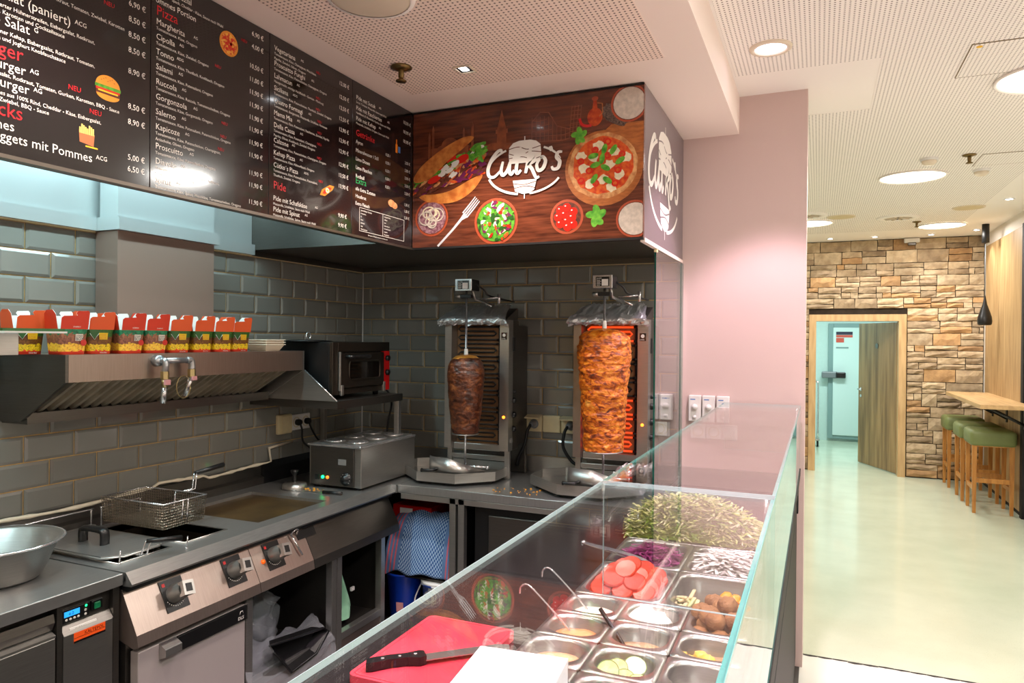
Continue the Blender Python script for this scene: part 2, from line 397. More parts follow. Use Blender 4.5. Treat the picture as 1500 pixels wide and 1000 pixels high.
while z < CEIL_H-.03:
    H = min(rs.choice([.13, .145, .15, .16]), CEIL_H-.005-z)
    for a, b2 in ((-.69, XR-.005),):
        segs = [(a, b2)]
        if z < fz-.02: segs = [(a, fx0), (fx1, b2)]
        for sx0, sx1 in segs:
            x = sx0
            while x < sx1-.015:
                wd = min(rs.uniform(.16, .36), sx1-x)
                if sx1-x-wd < .07: wd = sx1-x
                hh = H if not (z < fz-.02 < z+H) else H
                sp = rs.choice([0, 1, 1, 2])
                if sp == 0 or wd < .1: stone(x, z, wd, hh)
                elif sp == 1:
                    k = rs.uniform(.38, .62); stone(x, z, wd, hh*k); stone(x, z+hh*k, wd, hh*(1-k))
                else:
                    k = rs.uniform(.4, .6); q = rs.uniform(.35, .65)
                    if rs.random() < .5: stone(x, z, wd, hh*k); stone(x, z+hh*k, wd*q, hh*(1-k)); stone(x+wd*q, z+hh*k, wd*(1-q), hh*(1-k))
                    else: stone(x, z+hh*k, wd, hh*(1-k)); stone(x, z, wd*q, hh*k); stone(x+wd*q, z, wd*(1-q), hh*k)
                x += wd
    z += H
# ---- door in the stone wall (frame + open leaf)
d = bpy.data.objects.new('door_1', None); COL.objects.link(d); d.location = (DX0, YS, 0); d['kind'] = 'structure'; tag(d, 'oak veneer door standing open in the stone wall', 'door')
W = .085
def mitre(pts): return MB().prism(pts, 'y', YS-.055, YS+.15)
mitre([(DX0-W, 0), (DX0, 0), (DX0, DZ), (DX0-W, DZ+W)]).build('door_frame', 'oak_frame', d)
mitre([(DX1+W, 0), (DX1, 0), (DX1, DZ), (DX1+W, DZ+W)]).build('door_frame', 'oak_frame', d)
mitre([(DX0-W, DZ+W), (DX0, DZ), (DX1, DZ), (DX1+W, DZ+W)]).build('door_frame', 'oak_frame', d)
leaf = bpy.data.objects.new('door_leaf', MB().box((-.90, 0, .008), (0, .04, 1.925), .002).mesh('door_leaf', 'oak_dark')); COL.objects.link(leaf); leaf.parent = d
leaf.location = (DX1-DX0-.005, .12, 0); leaf.rotation_euler = (0, 0, math.radians(-64))
hb = MB().tube([(-.83, -.002, 1.02), (-.83, -.05, 1.02), (-.72, -.05, 1.02)], .009); hb.cyl((-.83, -.008, 1.02), .025, .01, 'y'); hb.cyl((-.83, -.006, .93), .02, .008, 'y')
hb.build('handle', 'chrome', leaf, True)
MB().cyl((-.45, -.004, 1.62), .035, .006, 'y').build('door_sign', 'steel_dark', leaf, True)
# ---- corridor behind the door
struct('wall_corridor', MB().box((-.75, 13.25, 0), (XR, 13.35, 2.7)).box((-.62, YS+.14, 0), (-.55, 13.25, 2.7)).box((XR, YS+.14, 0), (XR+.12, 13.35, 2.7)), 'corridor_wall', 'pale blue corridor wall beyond the open oak door')
struct('ceiling_corridor', MB().box((-.75, YS+.14, 2.7), (XR, 13.35, 2.8)), 'white_paint')
d2 = bpy.data.objects.new('door_2', None); COL.objects.link(d2); d2.location = (.17, 13.25, 0); d2['kind'] = 'structure'; tag(d2, 'white insulated cold room door with grey frame in the corridor', 'door')
mat('cold_frame', (132, 158, 158), .5); mat('cold_panel', (214, 232, 230), .4); mat('sticker_dark', (40, 40, 64), .5); mat('sticker_red', (214, 86, 70), .5)
mb = MB(); 
for a, b2 in (((.15, 13.19, .04), (.235, 13.25, 1.98)), ((.235, 13.19, 1.90), (1.2, 13.25, 1.98)), ((.235, 13.19, .04), (1.2, 13.25, .11)), ((1.15, 13.19, .04), (1.22, 13.25, 1.98))): mb.box(a, b2, .006)
mb.build('door_frame', 'cold_frame', d2)
MB().box((.225, 13.17, .10), (1.16, 13.24, 1.91), .01).build('door_panel', 'cold_panel', d2)
k = MB().box((.05, 13.09, 1.06), (.30, 13.17, 1.17), .02); k.cur = 1; k.box((.27, 13.06, 1.065), (.42, 13.12, 1.165), .015); k.build('latch', ['grey_plastic', 'black_plastic'], d2)
k = MB().box((.27, 13.165, 1.79), (.52, 13.17, 1.84)); k.cur = 1; k.box((.27, 13.165, 1.745), (.52, 13.17, 1.785)); k.box((.27, 13.165, 1.66), (.39, 13.17, 1.735)); k.cur = 2; k.box((.27, 13.165, 1.56), (.46, 13.17, 1.585)); k.build('sticker', ['sticker_dark', 'sticker_red', 'cold_frame'], d2)
t = thing('hand_trolley', (-.02, 12.35, 0), 'chrome hand trolley seen through the open door', 'trolley')
MB().tube(smooth_pts([(-.30, 12.3, .1), (-.30, 12.3, 1.0), (-.27, 12.3, 1.06), (-.1, 12.3, 1.08), (-.02, 12.3, 1.03), (.0, 12.3, .95), (.0, 12.3, .1)], 5), .016).build('handle_frame', 'chrome', t)
MB().box((-.33, 12.28, .10), (.03, 12.55, .13), .008).build('toe_plate', 'steel', t)
for x in (-.30, .0): MB().cyl((x-.015, 12.38, .065), .065, .03, 'x').build('wheel', 'rubber', t)
# black skirting of hall
struct('baseboard_right', MB().box((XR-.012, 5.2, 0), (XR, YS-.04, .06)), 'matt_black', 'black skirting below the cream wall')
# ---- steel soffit and cladding over the tiles
sf = MB().box((XL+.001, 2.93, 2.128), (-1.83, YB-.002, 2.15)).box((-1.835, 3.03, 2.128), (-.70, YB-.002, 2.15)).box((XL+.001, 2.93, 2.15), (-1.85, 2.95, CEIL_K-.002))
sf.box((XL+.01, YB-.014, 2.098), (-.70, YB-.001, 2.128)).box((XL+.001, 2.93, 2.098), (XL+.014, YB-.014, 2.128))
struct('trim_1', sf, 'steel_dark', 'steel soffit closing the space behind the signs')
tr = MB().box((XL+.001, YB-.012, 2.0955), (-.702, YB-.001, 2.101)).box((XL+.001, .9, 2.0955), (XL+.012, YB-.012, 2.101))
struct('trim_2', tr, 'cream_plastic', 'thin beige edge strip above the tiles')
mat('clad_white', (206, 214, 214), .3, .6)
cl = MB().box((XL+.001, .3, 2.101), (XL+.012, 2.929, CEIL_K-.002)); cl.box((XL+.001, .3, 2.101), (XL+.035, 2.04, 2.155)).box((XL+.001, 2.56, 2.101), (XL+.035, 2.929, 2.155))
struct('trim_3', cl, 'clad_white', 'bright steel cladding above the tiles under the menu')
du = MB().box((XL+.012, 2.042, 1.62), (-2.634, 2.547, 2.10)); du.cur = 1; du.box((XL+.036, 2.042, 2.101), (-2.634, 2.547, CEIL_K-.002)); du.box((XL+.036, 2.03, 2.101), (-2.61, 2.56, 2.155))
struct('trim_4', du, ['duct_paint', 'clad_white'], 'boxed steel duct rising above the extractor hood')
t = thing('tube_lamp', (-2.3, 1.55, 2.64), 'long fluorescent tube lamp above the menu gap', 'lamp')
mat('tube_glow', (220, 250, 255), .4, emis=(200, 245, 255), emis_s=3)
MB().tube([(-2.3, .35, 2.66), (-2.3, 2.75, 2.66)], .013, 10).build('tube', 'tube_glow', t)
MB().box((-2.33, .33, 2.69), (-2.27, 2.77, 2.764), .004).build('housing', 'white_plastic', t)

struct('trim_5', MB().tube([(XL+.009, YB-.009, .98), (XL+.009, YB-.009, 2.094)], .004, 6), 'white_plastic', 'thin white bead in the tiled corner')
# ================================================================== CEILING FIXTURES
mat('lamp_glow', (255, 250, 235), .5, emis=(255, 248, 226), emis_s=6); mat('lamp_pink', (250, 235, 255), .5, emis=(250, 232, 255), emis_s=7)
mat('spot_glow', (255, 255, 255), .5, emis=(250, 252, 255), emis_s=14); mat('ring_cream', (226, 212, 190), .5); mat('brass', (120, 100, 62), .3, .9)
HL = ['big round glowing ceiling lamp nearest the bar area centre', 'round glowing ceiling lamp farthest right near the stone wall', 'round glowing ceiling lamp partly hidden by the pink pillar', 'round glowing ceiling lamp cut by the right picture edge', 'round ceiling lamp above the customer side', 'round ceiling lamp behind the viewer']
for (x, y), lb in zip(HALL_LAMPS, HL):
    t = thing('ceiling_lamp', (x, y, CEIL_H-.02), lb, 'lamp', 'round hall lamps')
    MB().lathe([(.222, CEIL_H-.005), (.236, CEIL_H-.004), (.240, CEIL_H-.016), (.232, CEIL_H-.02), (.222, CEIL_H-.012)], (x, y, 0), 40).build('rim', 'white_paint', t)
    MB().lathe([(.0005, CEIL_H-.010), (.222, CEIL_H-.010)], (x, y, 0), 40).build('diffuser', 'lamp_glow', t)
for i, (x, y) in enumerate(PINK_LAMPS):
    t = thing('downlight', (x, y, CEIL_H-.02), ['lavender recessed downlight in front of the pink pillar', 'lavender recessed downlight over the salad pans', 'lavender recessed downlight over the near counter'][i], 'lamp', 'counter downlights')
    MB().lathe([(.066, CEIL_H+.0), (.068, CEIL_H-.012), (.088, CEIL_H-.010), (.090, CEIL_H-.002)], (x, y, 0), 32).build('rim', 'ring_cream', t)
    MB().lathe([(.0005, CEIL_H-.004), (.066, CEIL_H-.004)], (x, y, 0), 28).build('diffuser', 'lamp_pink', t)
SL = ['small downlight over the door frame left side', 'small downlight over the middle of the stone wall', 'small downlight near the right end of the stone wall', 'small downlight just right of the hanging black pendant', 'small downlight near the right picture edge', 'small downlight behind the pillar edge']
for (x, y), lb in zip(STONE_SPOTS, SL):
    t = thing('small_downlight', (x, y, CEIL_H-.015), lb, 'lamp', 'small hall downlights')
    MB().lathe([(.03, CEIL_H-.002), (.032, CEIL_H-.01), (.044, CEIL_H-.008), (.045, CEIL_H-.002)], (x, y, 0), 20).build('rim', 'white_plastic', t)
    MB().lathe([(.0005, CEIL_H-.006), (.03, CEIL_H-.006)], (x, y, 0), 16).build('diffuser', 'spot_glow', t)
for i, (x, y) in enumerate(KITCHEN_SPOTS):
    t = thing('square_spot', (x, y, CEIL_K-.01), ['small square recessed spot in the kitchen ceiling near the picture sign', 'square recessed spot above the menu board', 'square recessed spot above the near counter'][i], 'lamp', 'square kitchen spots')
    b = MB(); s = .038
    for a, c in (((x-s, y-s), (x+s, y-s+.008)), ((x-s, y+s-.008), (x+s, y+s)), ((x-s, y-s+.008), (x-s+.008, y+s-.008)), ((x+s-.008, y-s+.008), (x+s, y+s-.008))): b.box((a[0], a[1], CEIL_K-.008), (c[0], c[1], CEIL_K-.0025))
    b.build('rim', 'ring_cream', t)
    MB().box((x-s+.008, y-s+.008, CEIL_K-.0045), (x+s-.008, y+s-.008, CEIL_K-.0025)).build('baffle', 'matt_black', t)
    MB().box((x-.014, y-.028, CEIL_K-.007), (x+.014, y+.012, CEIL_K-.0045)).build('diffuser', 'spot_glow', t)
def sprinkler(x, y, z, lb):
    t = thing('sprinkler', (x, y, z-.06), lb, 'sprinkler', 'ceiling sprinklers')
    MB().lathe([(.002, z-.002), (.042, z-.002), (.044, z-.008), (.02, z-.016), (.012, z-.018)], (x, y, 0), 20).build('rosette', 'brass', t)
    MB().lathe([(.012, z-.016), (.012, z-.045), (.008, z-.05), (.022, z-.058), (.022, z-.062), (.001, z-.062)], (x, y, 0), 14).build('head', 'brass', t)
sprinkler(-1.557, 2.468, CEIL_K, 'brass sprinkler head in the kitchen ceiling beside the menu')
sprinkler(.937, 5.73, CEIL_H, 'brass sprinkler head in the hall beside the smoke detectors')
sprinkler(.95, 8.7, CEIL_H, 'distant sprinkler head near the far round lamp')
t = thing('ceiling_speaker', (-1.33, 1.93, CEIL_K-.02), 'large cream round ceiling cover cut by the top edge', 'speaker')
MB().lathe([(.0005, CEIL_K-.022), (.10, CEIL_K-.020), (.128, CEIL_K-.012)], (-1.33, 1.92, 0), 40).build('cover', 'ring_cream', t)
MB().lathe([(.128, CEIL_K-.014), (.142, CEIL_K-.012), (.146, CEIL_K-.002)], (-1.33, 1.92, 0), 40).build('rim', 'white_paint', t)
for x, y, lb in ((.70, 5.75, 'smoke detector beside the biggest round hall lamp'), (1.10, 6.25, 'smoke detector right of the hall sprinkler')):
    t = thing('smoke_detector', (x, y, CEIL_H-.05), lb, 'detector', 'smoke detectors')
    MB().lathe([(.058, CEIL_H-.001), (.058, CEIL_H-.016), (.05, CEIL_H-.02)], (x, y, 0), 24).build('base', 'white_plastic', t)
    MB().lathe([(.048, CEIL_H-.02), (.046, CEIL_H-.034), (.03, CEIL_H-.048), (.001, CEIL_H-.05)], (x, y, 0), 24).build('chamber', 'ring_cream', t)
for x, y, lb in ((.74, 8.35, 'round swirl air vent between the far hall lamps'), (-.12, 7.9, 'round air vent half hidden by the pillar')):
    t = thing('air_vent', (x, y, CEIL_H-.02), lb, 'vent', 'round air vents')
    MB().lathe([(.20, CEIL_H-.001), (.20, CEIL_H-.012), (.14, CEIL_H-.02), (.13, CEIL_H-.008)], (x, y, 0), 32).build('rim', 'white_paint', t)
    MB().lathe([(.0005, CEIL_H-.006), (.135, CEIL_H-.006)], (x, y, 0), 24).build('core', 'steel_dark', t)
    for q in range(10):
        a = q*math.pi/5; b = MB(); p, r = (math.cos(a), math.sin(a)), (-math.sin(a), math.cos(a))
        P = lambda s, w: (x+p[0]*s+r[0]*w, y+p[1]*s+r[1]*w)
        b.prism([P(.03, -.006), P(.13, -.012), P(.13, .008), P(.03, .004)], 'z', CEIL_H-.016, CEIL_H-.008); b.build('blade', 'ring_cream', t)
for x, y, lb in ((1.30, 7.95, 'plain round speaker grille right of the air vent'), (.20, 8.1, 'plain round speaker grille left of the air vent')):
    t = thing('round_grille', (x, y, CEIL_H-.01), lb, 'speaker', 'round speaker grilles')
    MB().lathe([(.0005, CEIL_H-.01), (.12, CEIL_H-.009)], (x, y, 0), 28).build('cover', 'cream_plastic', t); MB().lathe([(.12, CEIL_H-.009), (.135, CEIL_H-.01), (.138, CEIL_H-.001)], (x, y, 0), 28).build('rim', 'ring_cream', t)
for i, (x0, y0, s) in enumerate(((.60, 3.62, .42), (1.02, 5.75, .35))):
    t = thing('access_hatch', (x0, y0, CEIL_H-.006), ['square ceiling access hatch with yellow dot', 'smaller ceiling access hatch near the sprinkler'][i], 'hatch', 'ceiling hatches')
    MB().box((x0, y0, CEIL_H-.0045), (x0+s, y0+s, CEIL_H-.002)).build('panel', 'ceil_perf', t)
    b = MB()
    for a, c in (((x0-.004, y0-.004), (x0+s+.004, y0)), ((x0-.004, y0+s), (x0+s+.004, y0+s+.004)), ((x0-.004, y0), (x0, y0+s)), ((x0+s, y0), (x0+s+.004, y0+s))): b.box((a[0], a[1], CEIL_H-.005), (c[0], c[1], CEIL_H-.002))
    b.build('gap', 'brass', t)
    if i == 0:
        mat('yellow', (240, 190, 20), .5); MB().cyl((x0+.03, y0+.03, CEIL_H-.0065), .012, .002).build('dot', 'yellow', t)
# small white emergency unit above the stone wall
t = thing('wall_detector', (1.08, 10.02, 2.86), 'small white detector box high on the stone wall', 'detector')
MB().box((.96, 10.0, 2.90), (1.13, 10.06, 2.955), .01).build('housing', 'white_plastic', t); MB().box((1.0, 9.995, 2.865), (1.09, 10.04, 2.90), .008).build('sensor', 'steel_dark', t)

# ================================================================== MENU BOARD
MX = -1.823
mb_ = thing('menu_board', (MX, 1.5, 2.105), 'glossy black wall menu board listing pizzas, burgers and drinks', 'menu')
for a, b in ((.02, .502), (.504, 1.008), (1.010, 1.516), (1.518, 2.012), (2.014, 2.508), (2.510, 2.997)):
    MB().box((MX-.018, a, 2.108), (MX, b, CEIL_K-.003), .0012).build('panel', 'menu_black', mb_)
MB().box((MX-.03, .02, 2.098), (MX+.004, 2.998, 2.108)).box((MX-.03, .02, 2.098), (MX-.022, 2.998, 2.13)).build('bottom_profile', 'alu_edge', mb_)
WH, RD, GR = MB(), 'red', MB(); REDS = []
YH = Vector((0, 1, 0)); ZH = Vector((0, 0, 1))
def mt(mb, s, size, y, z, al='LEFT', sx=.95):
    if mb == 'red': mb = MB(); REDS.append((mb, 'red_heading' if size > .04 else 'new_mark'))
    text(mb, s, size*.74, (MX+.0008, y, z), YH, ZH, al, sx)
NARROW = dict(zip("iljtf.,'I() ", [.27, .27, .27, .36, .33, .28, .28, .2, .28, .33, .33, .30])); WIDE = dict(zip('mwMWGOQCDH', [.87, .80, .90, .95, .75, .8, .8, .7, .75, .75]))
def text_w(s): return sum(NARROW.get(c, WIDE.get(c, .56)) for c in s)
def entry(y, z, name, code='', desc=None, size=.034, dsize=.0175, neu=None):
    mt(WH, name, size, y, z)
    if code: mt(WH, code, size*.5, y+(text_w(name)*size*.74*.95)+.008, z+size*.28)
    for i, l in enumerate(desc or []): mt(WH, l, dsize, y, z-.0165-.0165*i)
    if neu: mt(RD, 'NEU', .019, neu, z-.004)
def price(y, z, s, size=.031): mt(WH, s, size, y, z, 'RIGHT')
# column 0/1: salads, burgers, snacks (lines run on to the left of the picture)
def rline(mb, s_, size, yend, z, code=''):
    mt(mb, s_, size, yend, z, 'RIGHT')
    if code: mt(WH, code, size*.5, yend+.010, z+size*.26)
rline(WH, 'Gemischter Salat, Eisbergsalat, Rotkraut, Tomaten, Zwiebel, Petersilie', .0195, 1.34, 2.600)
rline(WH, 'Eisbergsalat, Rotkraut, Tomaten, Zwiebel, Karotten', .0195, 1.43, 2.535); mt(RD, 'NEU', .024, 1.365, 2.585)
rline(WH, 'H\u00e4hnchen Salat (paniert)', .046, 1.272, 2.484, 'ACG'); rline(WH, 'Panierter H\u00fchnerstreifen, Eisbergsalat, Rotkraut,', .0195, 1.34, 2.462); rline(WH, 'Tomaten, Karotten und Cocktailsauce', .0195, 1.255, 2.446)
rline(WH, 'Kehap Salat', .046, 1.165, 2.420, 'G'); rline(WH, 'H\u00fchner Kehap, Eisbergsalat, Rotkraut, Tomaten,', .0195, 1.34, 2.398); rline(WH, 'Karotten und Joghurt Knoblauchsauce', .0195, 1.258, 2.382)
rline(RD, 'Burger', .066, 1.150, 2.346)
rline(WH, 'Hamburger', .046, 1.156, 2.314, 'AG'); rline(WH, 'Eisbergsalat, Rotkraut, Tomaten, Gurken, Karotten, BBQ - Sauce', .0195, 1.415, 2.296)
rline(WH, 'Cheesburger', .046, 1.165, 2.270, 'AG'); rline(WH, 'Faschiertes aus 100% Rind, Cheddar - K\u00e4se, Eisbergsalat,', .0195, 1.36, 2.250); rline(WH, 'Tomaten, Zwiebel, BBQ - Sauce', .0195, 1.215, 2.234)
mt(RD, 'NEU', .026, 1.265, 2.318); mt(RD, 'NEU', .026, 1.325, 2.272)
rline(RD, 'Snacks', .066, 1.150, 2.200)
rline(WH, 'Pommes', .046, 1.130, 2.168); rline(WH, 'Chicken Nuggets mit Pommes', .046, 1.335, 2.140, 'ACG')
for z, s in zip((2.615, 2.570, 2.526, 2.482, 2.421, 2.320, 2.276, 2.174, 2.141), ('6,90 \u20ac', '8,50 \u20ac', '8,50 \u20ac', '8,50 \u20ac', '8,90 \u20ac', '8,50 \u20ac', '8,90 \u20ac', '5,00 \u20ac', '6,50 \u20ac')): price(1.500, z, s)
# column 2: pizza
y = 1.535
mt(WH, 'Spezial', .034, 1.60, 2.708); mt(WH, 'Speck, Cheddar - K\u00e4se, Sauce nach Wahl', .0175, 1.59, 2.690); mt(WH, 'Pommes Portion', .034, 1.52, 2.664)
mt(RD, 'Pizza', .056, y, 2.628); mt(RD, 'NEU', .019, 1.875, 2.68)
P2 = [('Margherita', 'AG', ['Tomatensauce, K\u00e4se, Oregano'], None), ('Cipolla', 'AG', ['Tomatensauce, K\u00e4se, Zwiebel, Oregano'], 1.76), ('Tonno', 'ADG', ['Tomatensauce, K\u00e4se, Thunfisch, Knoblauch, Oregano'], None),
      ('Salami', 'AG', ['Tomatensauce, K\u00e4se, Putensalami, Oregano'], None), ('Ruccola', 'AG', ['Tomatensauce, K\u00e4se, Ruccola, Tomatenscheiben, Oregano'], None), ('Gorgonzola', 'AG', ['Tomatensauce, K\u00e4se, Gorgonzola, Oregano'], 1.79),
      ('Salerno', 'AG', ['Tomatensauce, K\u00e4se, Putensalami, Putenschinken, Oregano'], 1.785), ('Kapicoze', 'AG', ['Tomatensauce, K\u00e4se, Putenschinken, Champignon,', 'Artischoke, Oliven, Oregano'], 1.775)]
z = 2.600
for n, c, dsc, ne in P2: entry(y, z, n, c, dsc, neu=ne); z -= .0447
z = 2.229
for n, c, dsc in (('Proscuitto', 'AG', ['Tomatensauce, K\u00e4se, Putenschinken, Oregano']), ('Diavolo', 'AG', ['Tomatensauce, K\u00e4se, Peperoni, Salami, Pfefferoni,', 'Chilipulver, Oregano (scharf)']), ('Spinat', 'AG', ['Tomatensauce, K\u00e4se, Spinat, Weichk\u00e4se, Tomatenscheiben, Oregano'])):
    entry(y, z, n, c, dsc); z -= .0447 if n == 'Proscuitto' else .056
for z, s in zip((2.718, 2.674, 2.604, 2.558, 2.514, 2.470, 2.426, 2.385, 2.339, 2.295, 2.233, 2.191, 2.132), ['6,90 \u20ac', '4,00 \u20ac', '10,50 \u20ac', '11,00 \u20ac']+['11,90 \u20ac']*9): price(1.982, z, s)
# column 3
y = 2.036; z = 2.710
P3 = [('Vegetariana', 'AG', ['Tomatensauce, K\u00e4se, Champignon, Weichk\u00e4se,', 'Paprika, Zwiebel, Oliven, Oregano'], 2.27), ('Proscuitto Funghi', 'AG', ['Tomatensauce, K\u00e4se, Putenschinken, Champignon, Oregano'], None), ('Lahmacun', 'AG', ['Hausgemacht, w\u00fcrzige Hackfleisch - Gem\u00fcse - Mischung'], 2.27),
      ('Siciliana', 'ADG', ['Tomatensauce, K\u00e4se, Putenschinken, Thunfisch, Zwiebel, Oregano'], 2.27), ('Quatro Formagi', 'AG', ['Tomatensauce, Gorgonzola, Mozzarella, Schafk\u00e4se, Parmesan'], 2.28), ('Mama Mia', 'AG', ['Tomatensauce, K\u00e4se, Putensalami, Faschiertes, Zwiebel, Paprika'], 2.28),
      ('Della Cassa', 'AG', ['Tomatensauce, K\u00e4se, Putensalami, Champignon,', 'Paprika, Oliven, Knoblauch, Zwiebel, Oregano'], 2.28), ('Calzone', 'AG', ['Tomatensauce, K\u00e4se, Putenschinken, Champignon, Oregano'], 2.28), ('Kehap Pizza', 'AG', ['Tomatensauce, K\u00e4se, H\u00fchnerfleisch, Oregano'], None),
      ('C\u00fctko\u00b4s Pizza', 'ADG', ['Tomatensauce, K\u00e4se, Putenschinken, Putensalami,', 'Thunfisch, Zwiebel, Oregano'], 2.29)]
zs = []
for n, c, dsc, ne in P3: entry(y, z, n, c, dsc, neu=ne); zs.append(z); z -= .0447 if len(dsc) == 1 else .055
for zz, s in zip(zs, ('12,00 \u20ac', '12,50 \u20ac', '12,50 \u20ac', '12,50 \u20ac', '12,90 \u20ac', '12,90 \u20ac', '12,90 \u20ac', '12,90 \u20ac', '13,50 \u20ac', '13,90 \u20ac')): price(2.485, zz, s)
mt(RD, 'Pide', .056, y, 2.208)
for z, n, dsc in ((2.166, 'Pide mit Schafsk\u00e4se', 'Mozzarella, Schafsk\u00e4se, Sauce nach Wahl'), (2.126, 'Pide mit Spinat', 'Mozzarella, Schafsk\u00e4se, Spinat, Sauce nach Wahl')): entry(y, z, n, 'AG', [dsc]); price(2.475, z, '9,90 \u20ac')
# column 4
y = 2.535; z = 2.688
for n, dsc in (('Pide mit Sucuk', 'Sucuk, Tomaten, Mozzarella, Sauce nach Wahl'), ('Pide mit Faschiertes', 'Hackfleisch, Ei, Mozzarella, Paprika, Sauce nach Wahl'), ('Pide mit Kehap', 'Mozzarella, Schafsk\u00e4se, Oregano, Sauce nach Wahl')): entry(y, z, n, 'AG', [dsc]); price(2.978, z, '10,90 \u20ac'); z -= .0447
mt(RD, 'Getr\u00e4nke', .052, y, 2.533); z = 2.500
for n, v, p in (('Ayran', '0.25 l', '2,50 \u20ac'), ('Mineralwasser / Still', '0,50 l', '2,80 \u20ac'), ('Limo Dosen', '0,33 l', '3,00 \u20ac'), ('Limo Flaschen', '0,50 l', '3,50 \u20ac'), ('Redbull', '0,25 l', '3,50 \u20ac')):
    mt(WH, n, .030, y, z); mt(WH, v, .024, 2.80, z, 'RIGHT'); price(2.975, z, p, .026); z -= .0365
mt(GR, 'Extra', .052, y, 2.330); z = 2.300
for n, p in (('alle Extra Zutaten', '1,00 \u20ac'), ('Hausbrot', '1,00 \u20ac'), ('Extra Fleisch', '1,50 \u20ac')): mt(WH, n, .029, y, z); price(2.972, z, p, .026); z -= .031
for a, b in (((2.565, 2.230), (2.925, 2.2315)), ((2.565, 2.130), (2.925, 2.1315)), ((2.565, 2.130), (2.5665, 2.2315)), ((2.9235, 2.130), (2.925, 2.2315)), ((2.744, 2.130), (2.7455, 2.2315))): WH.box((MX+.0002, a[0], a[1]), (MX+.0008, b[0], b[1]))
for i, s in enumerate(('glutenh\u00e4ltiges Getreide', 'Krebstiere', 'Ei', 'Fisch', 'Erdnuss', 'Soja', 'Milch/Laktose')): mt(WH, s, .0125, 2.575, 2.217-i*.0135)
for i, s in enumerate(('Schalenfr\u00fcchte', 'Sellerie', 'Senf', 'Sesamsamen', 'Schwefeldioxid', 'Lupinen', 'Weichtiere')): mt(WH, s, .0125, 2.755, 2.217-i*.0135)
mt(WH, 'Bei Fragen zu Allergenen wenden Sie sich bitte an uns', .010, 2.63, 2.117)
flush_text()
WH.build('white_lettering', 'txt_white', mb_); [q.build(nm, 'txt_red', mb_) for q, nm in REDS]; GR.build('green_lettering', 'txt_green', mb_)
# pictograms, flat print on the board
mat('bun', (222, 140, 44), .4); mat('bun_dark', (150, 80, 30), .4); mat('salad_print', (96, 170, 50), .4, rgb2=(60, 120, 30), noise_scale=60); mat('tomato_print', (206, 40, 24), .4); mat('cheese_print', (244, 186, 40), .4); mat('patty', (86, 40, 22), .4)
mat('fry_print', (240, 200, 110), .4); mat('carton_print', (176, 106, 66), .4); mat('pizza_print', (206, 60, 30), .4, rgb2=(236, 176, 70), noise_scale=90, ramp=(.45, .55)); mat('bottle_print', (226, 130, 30), .4); mat('can_print', (70, 120, 190), .4); mat('egg_print', (250, 240, 200), .4); mat('bread_print', (206, 130, 80), .4, rgb2=(230, 170, 120), noise_scale=60)
def disc2(b, cy, cz, ry, rz, t=.0006, n=24, a0=0, a1=360, lvl=0):
    pts = [(cy+ry*math.cos(math.radians(a0+(a1-a0)*k/n)), cz+rz*math.sin(math.radians(a0+(a1-a0)*k/n))) for k in range(n if a1-a0 == 360 else n+1)]
    b.prism(pts, 'x', MX+.0002, MX+t+lvl*.0004)
def rect2(b, y0, y1, z0, z1, lvl=0): b.prism([(y0, z0), (y1, z0), (y1, z1), (y0, z1)], 'x', MX+.0002, MX+.0006+lvl*.0004)
b = MB(); cy0, cz0 = 1.38, 2.355
disc2(b, cy0, cz0+.006, .037, .030, a0=0, a1=180); b.cur = 2; rect2(b, cy0-.039, cy0+.039, cz0-.002, cz0+.007, 1); b.cur = 3; rect2(b, cy0-.036, cy0+.036, cz0-.008, cz0-.002, 1); b.cur = 5; rect2(b, cy0-.036, cy0+.036, cz0-.018, cz0-.008, 1); b.cur = 4; rect2(b, cy0-.03, cy0+.03, cz0-.012, cz0-.008, 2); b.cur = 0; disc2(b, cy0, cz0-.018, .035, .016, a0=180, a1=360, lvl=1); b.cur = 1
for k in range(7): disc2(b, cy0-.02+k*.0065, cz0+.02+(k % 3)*.004, .002, .0012, n=8, lvl=1)
b.build('burger_pictogram', ['bun', 'bun_dark', 'salad_print', 'tomato_print', 'cheese_print', 'patty'], mb_)
b = MB(); b.prism([(1.298, 2.188), (1.338, 2.183), (1.341, 2.215), (1.296, 2.220)], 'x', MX+.0002, MX+.0007); b.cur = 1
for k in range(8): rect2(b, 1.297+k*.0054, 1.301+k*.0054, 2.212, 2.228+(k*7 % 4)*.003, 1)
b.cur = 2; rect2(b, 1.315, 1.35, 2.178, 2.182, 1); b.build('fries_pictogram', ['carton_print', 'fry_print', 'cheese_print'], mb_)
b = MB(); disc2(b, 1.82, 2.648, .041, .041); b.cur = 1; disc2(b, 1.82, 2.648, .034, .034, lvl=1); b.cur = 2
for k in range(9): disc2(b, 1.82+.022*math.cos(k*2.4)*(.4+.6*(k % 2)), 2.648+.022*math.sin(k*2.4)*(.4+.6*(k % 2)), .006, .006, n=10, lvl=2)
b.build('pizza_pictogram', ['bun', 'pizza_print', 'tomato_print'], mb_)
b = MB(); b.prism([(2.30, 2.235), (2.33, 2.235), (2.378, 2.268), (2.39, 2.285), (2.36, 2.285), (2.312, 2.258)], 'x', MX+.0002, MX+.0007); b.cur = 1; b.prism([(2.315, 2.243), (2.33, 2.243), (2.368, 2.268), (2.372, 2.276), (2.355, 2.276), (2.323, 2.256)], 'x', MX+.0002, MX+.0011); b.cur = 2; disc2(b, 2.345, 2.260, .012, .010, lvl=3); b.cur = 3; disc2(b, 2.345, 2.260, .005, .004, lvl=4)
b.build('pide_pictogram', ['bun', 'tomato_print', 'egg_print', 'cheese_print'], mb_)
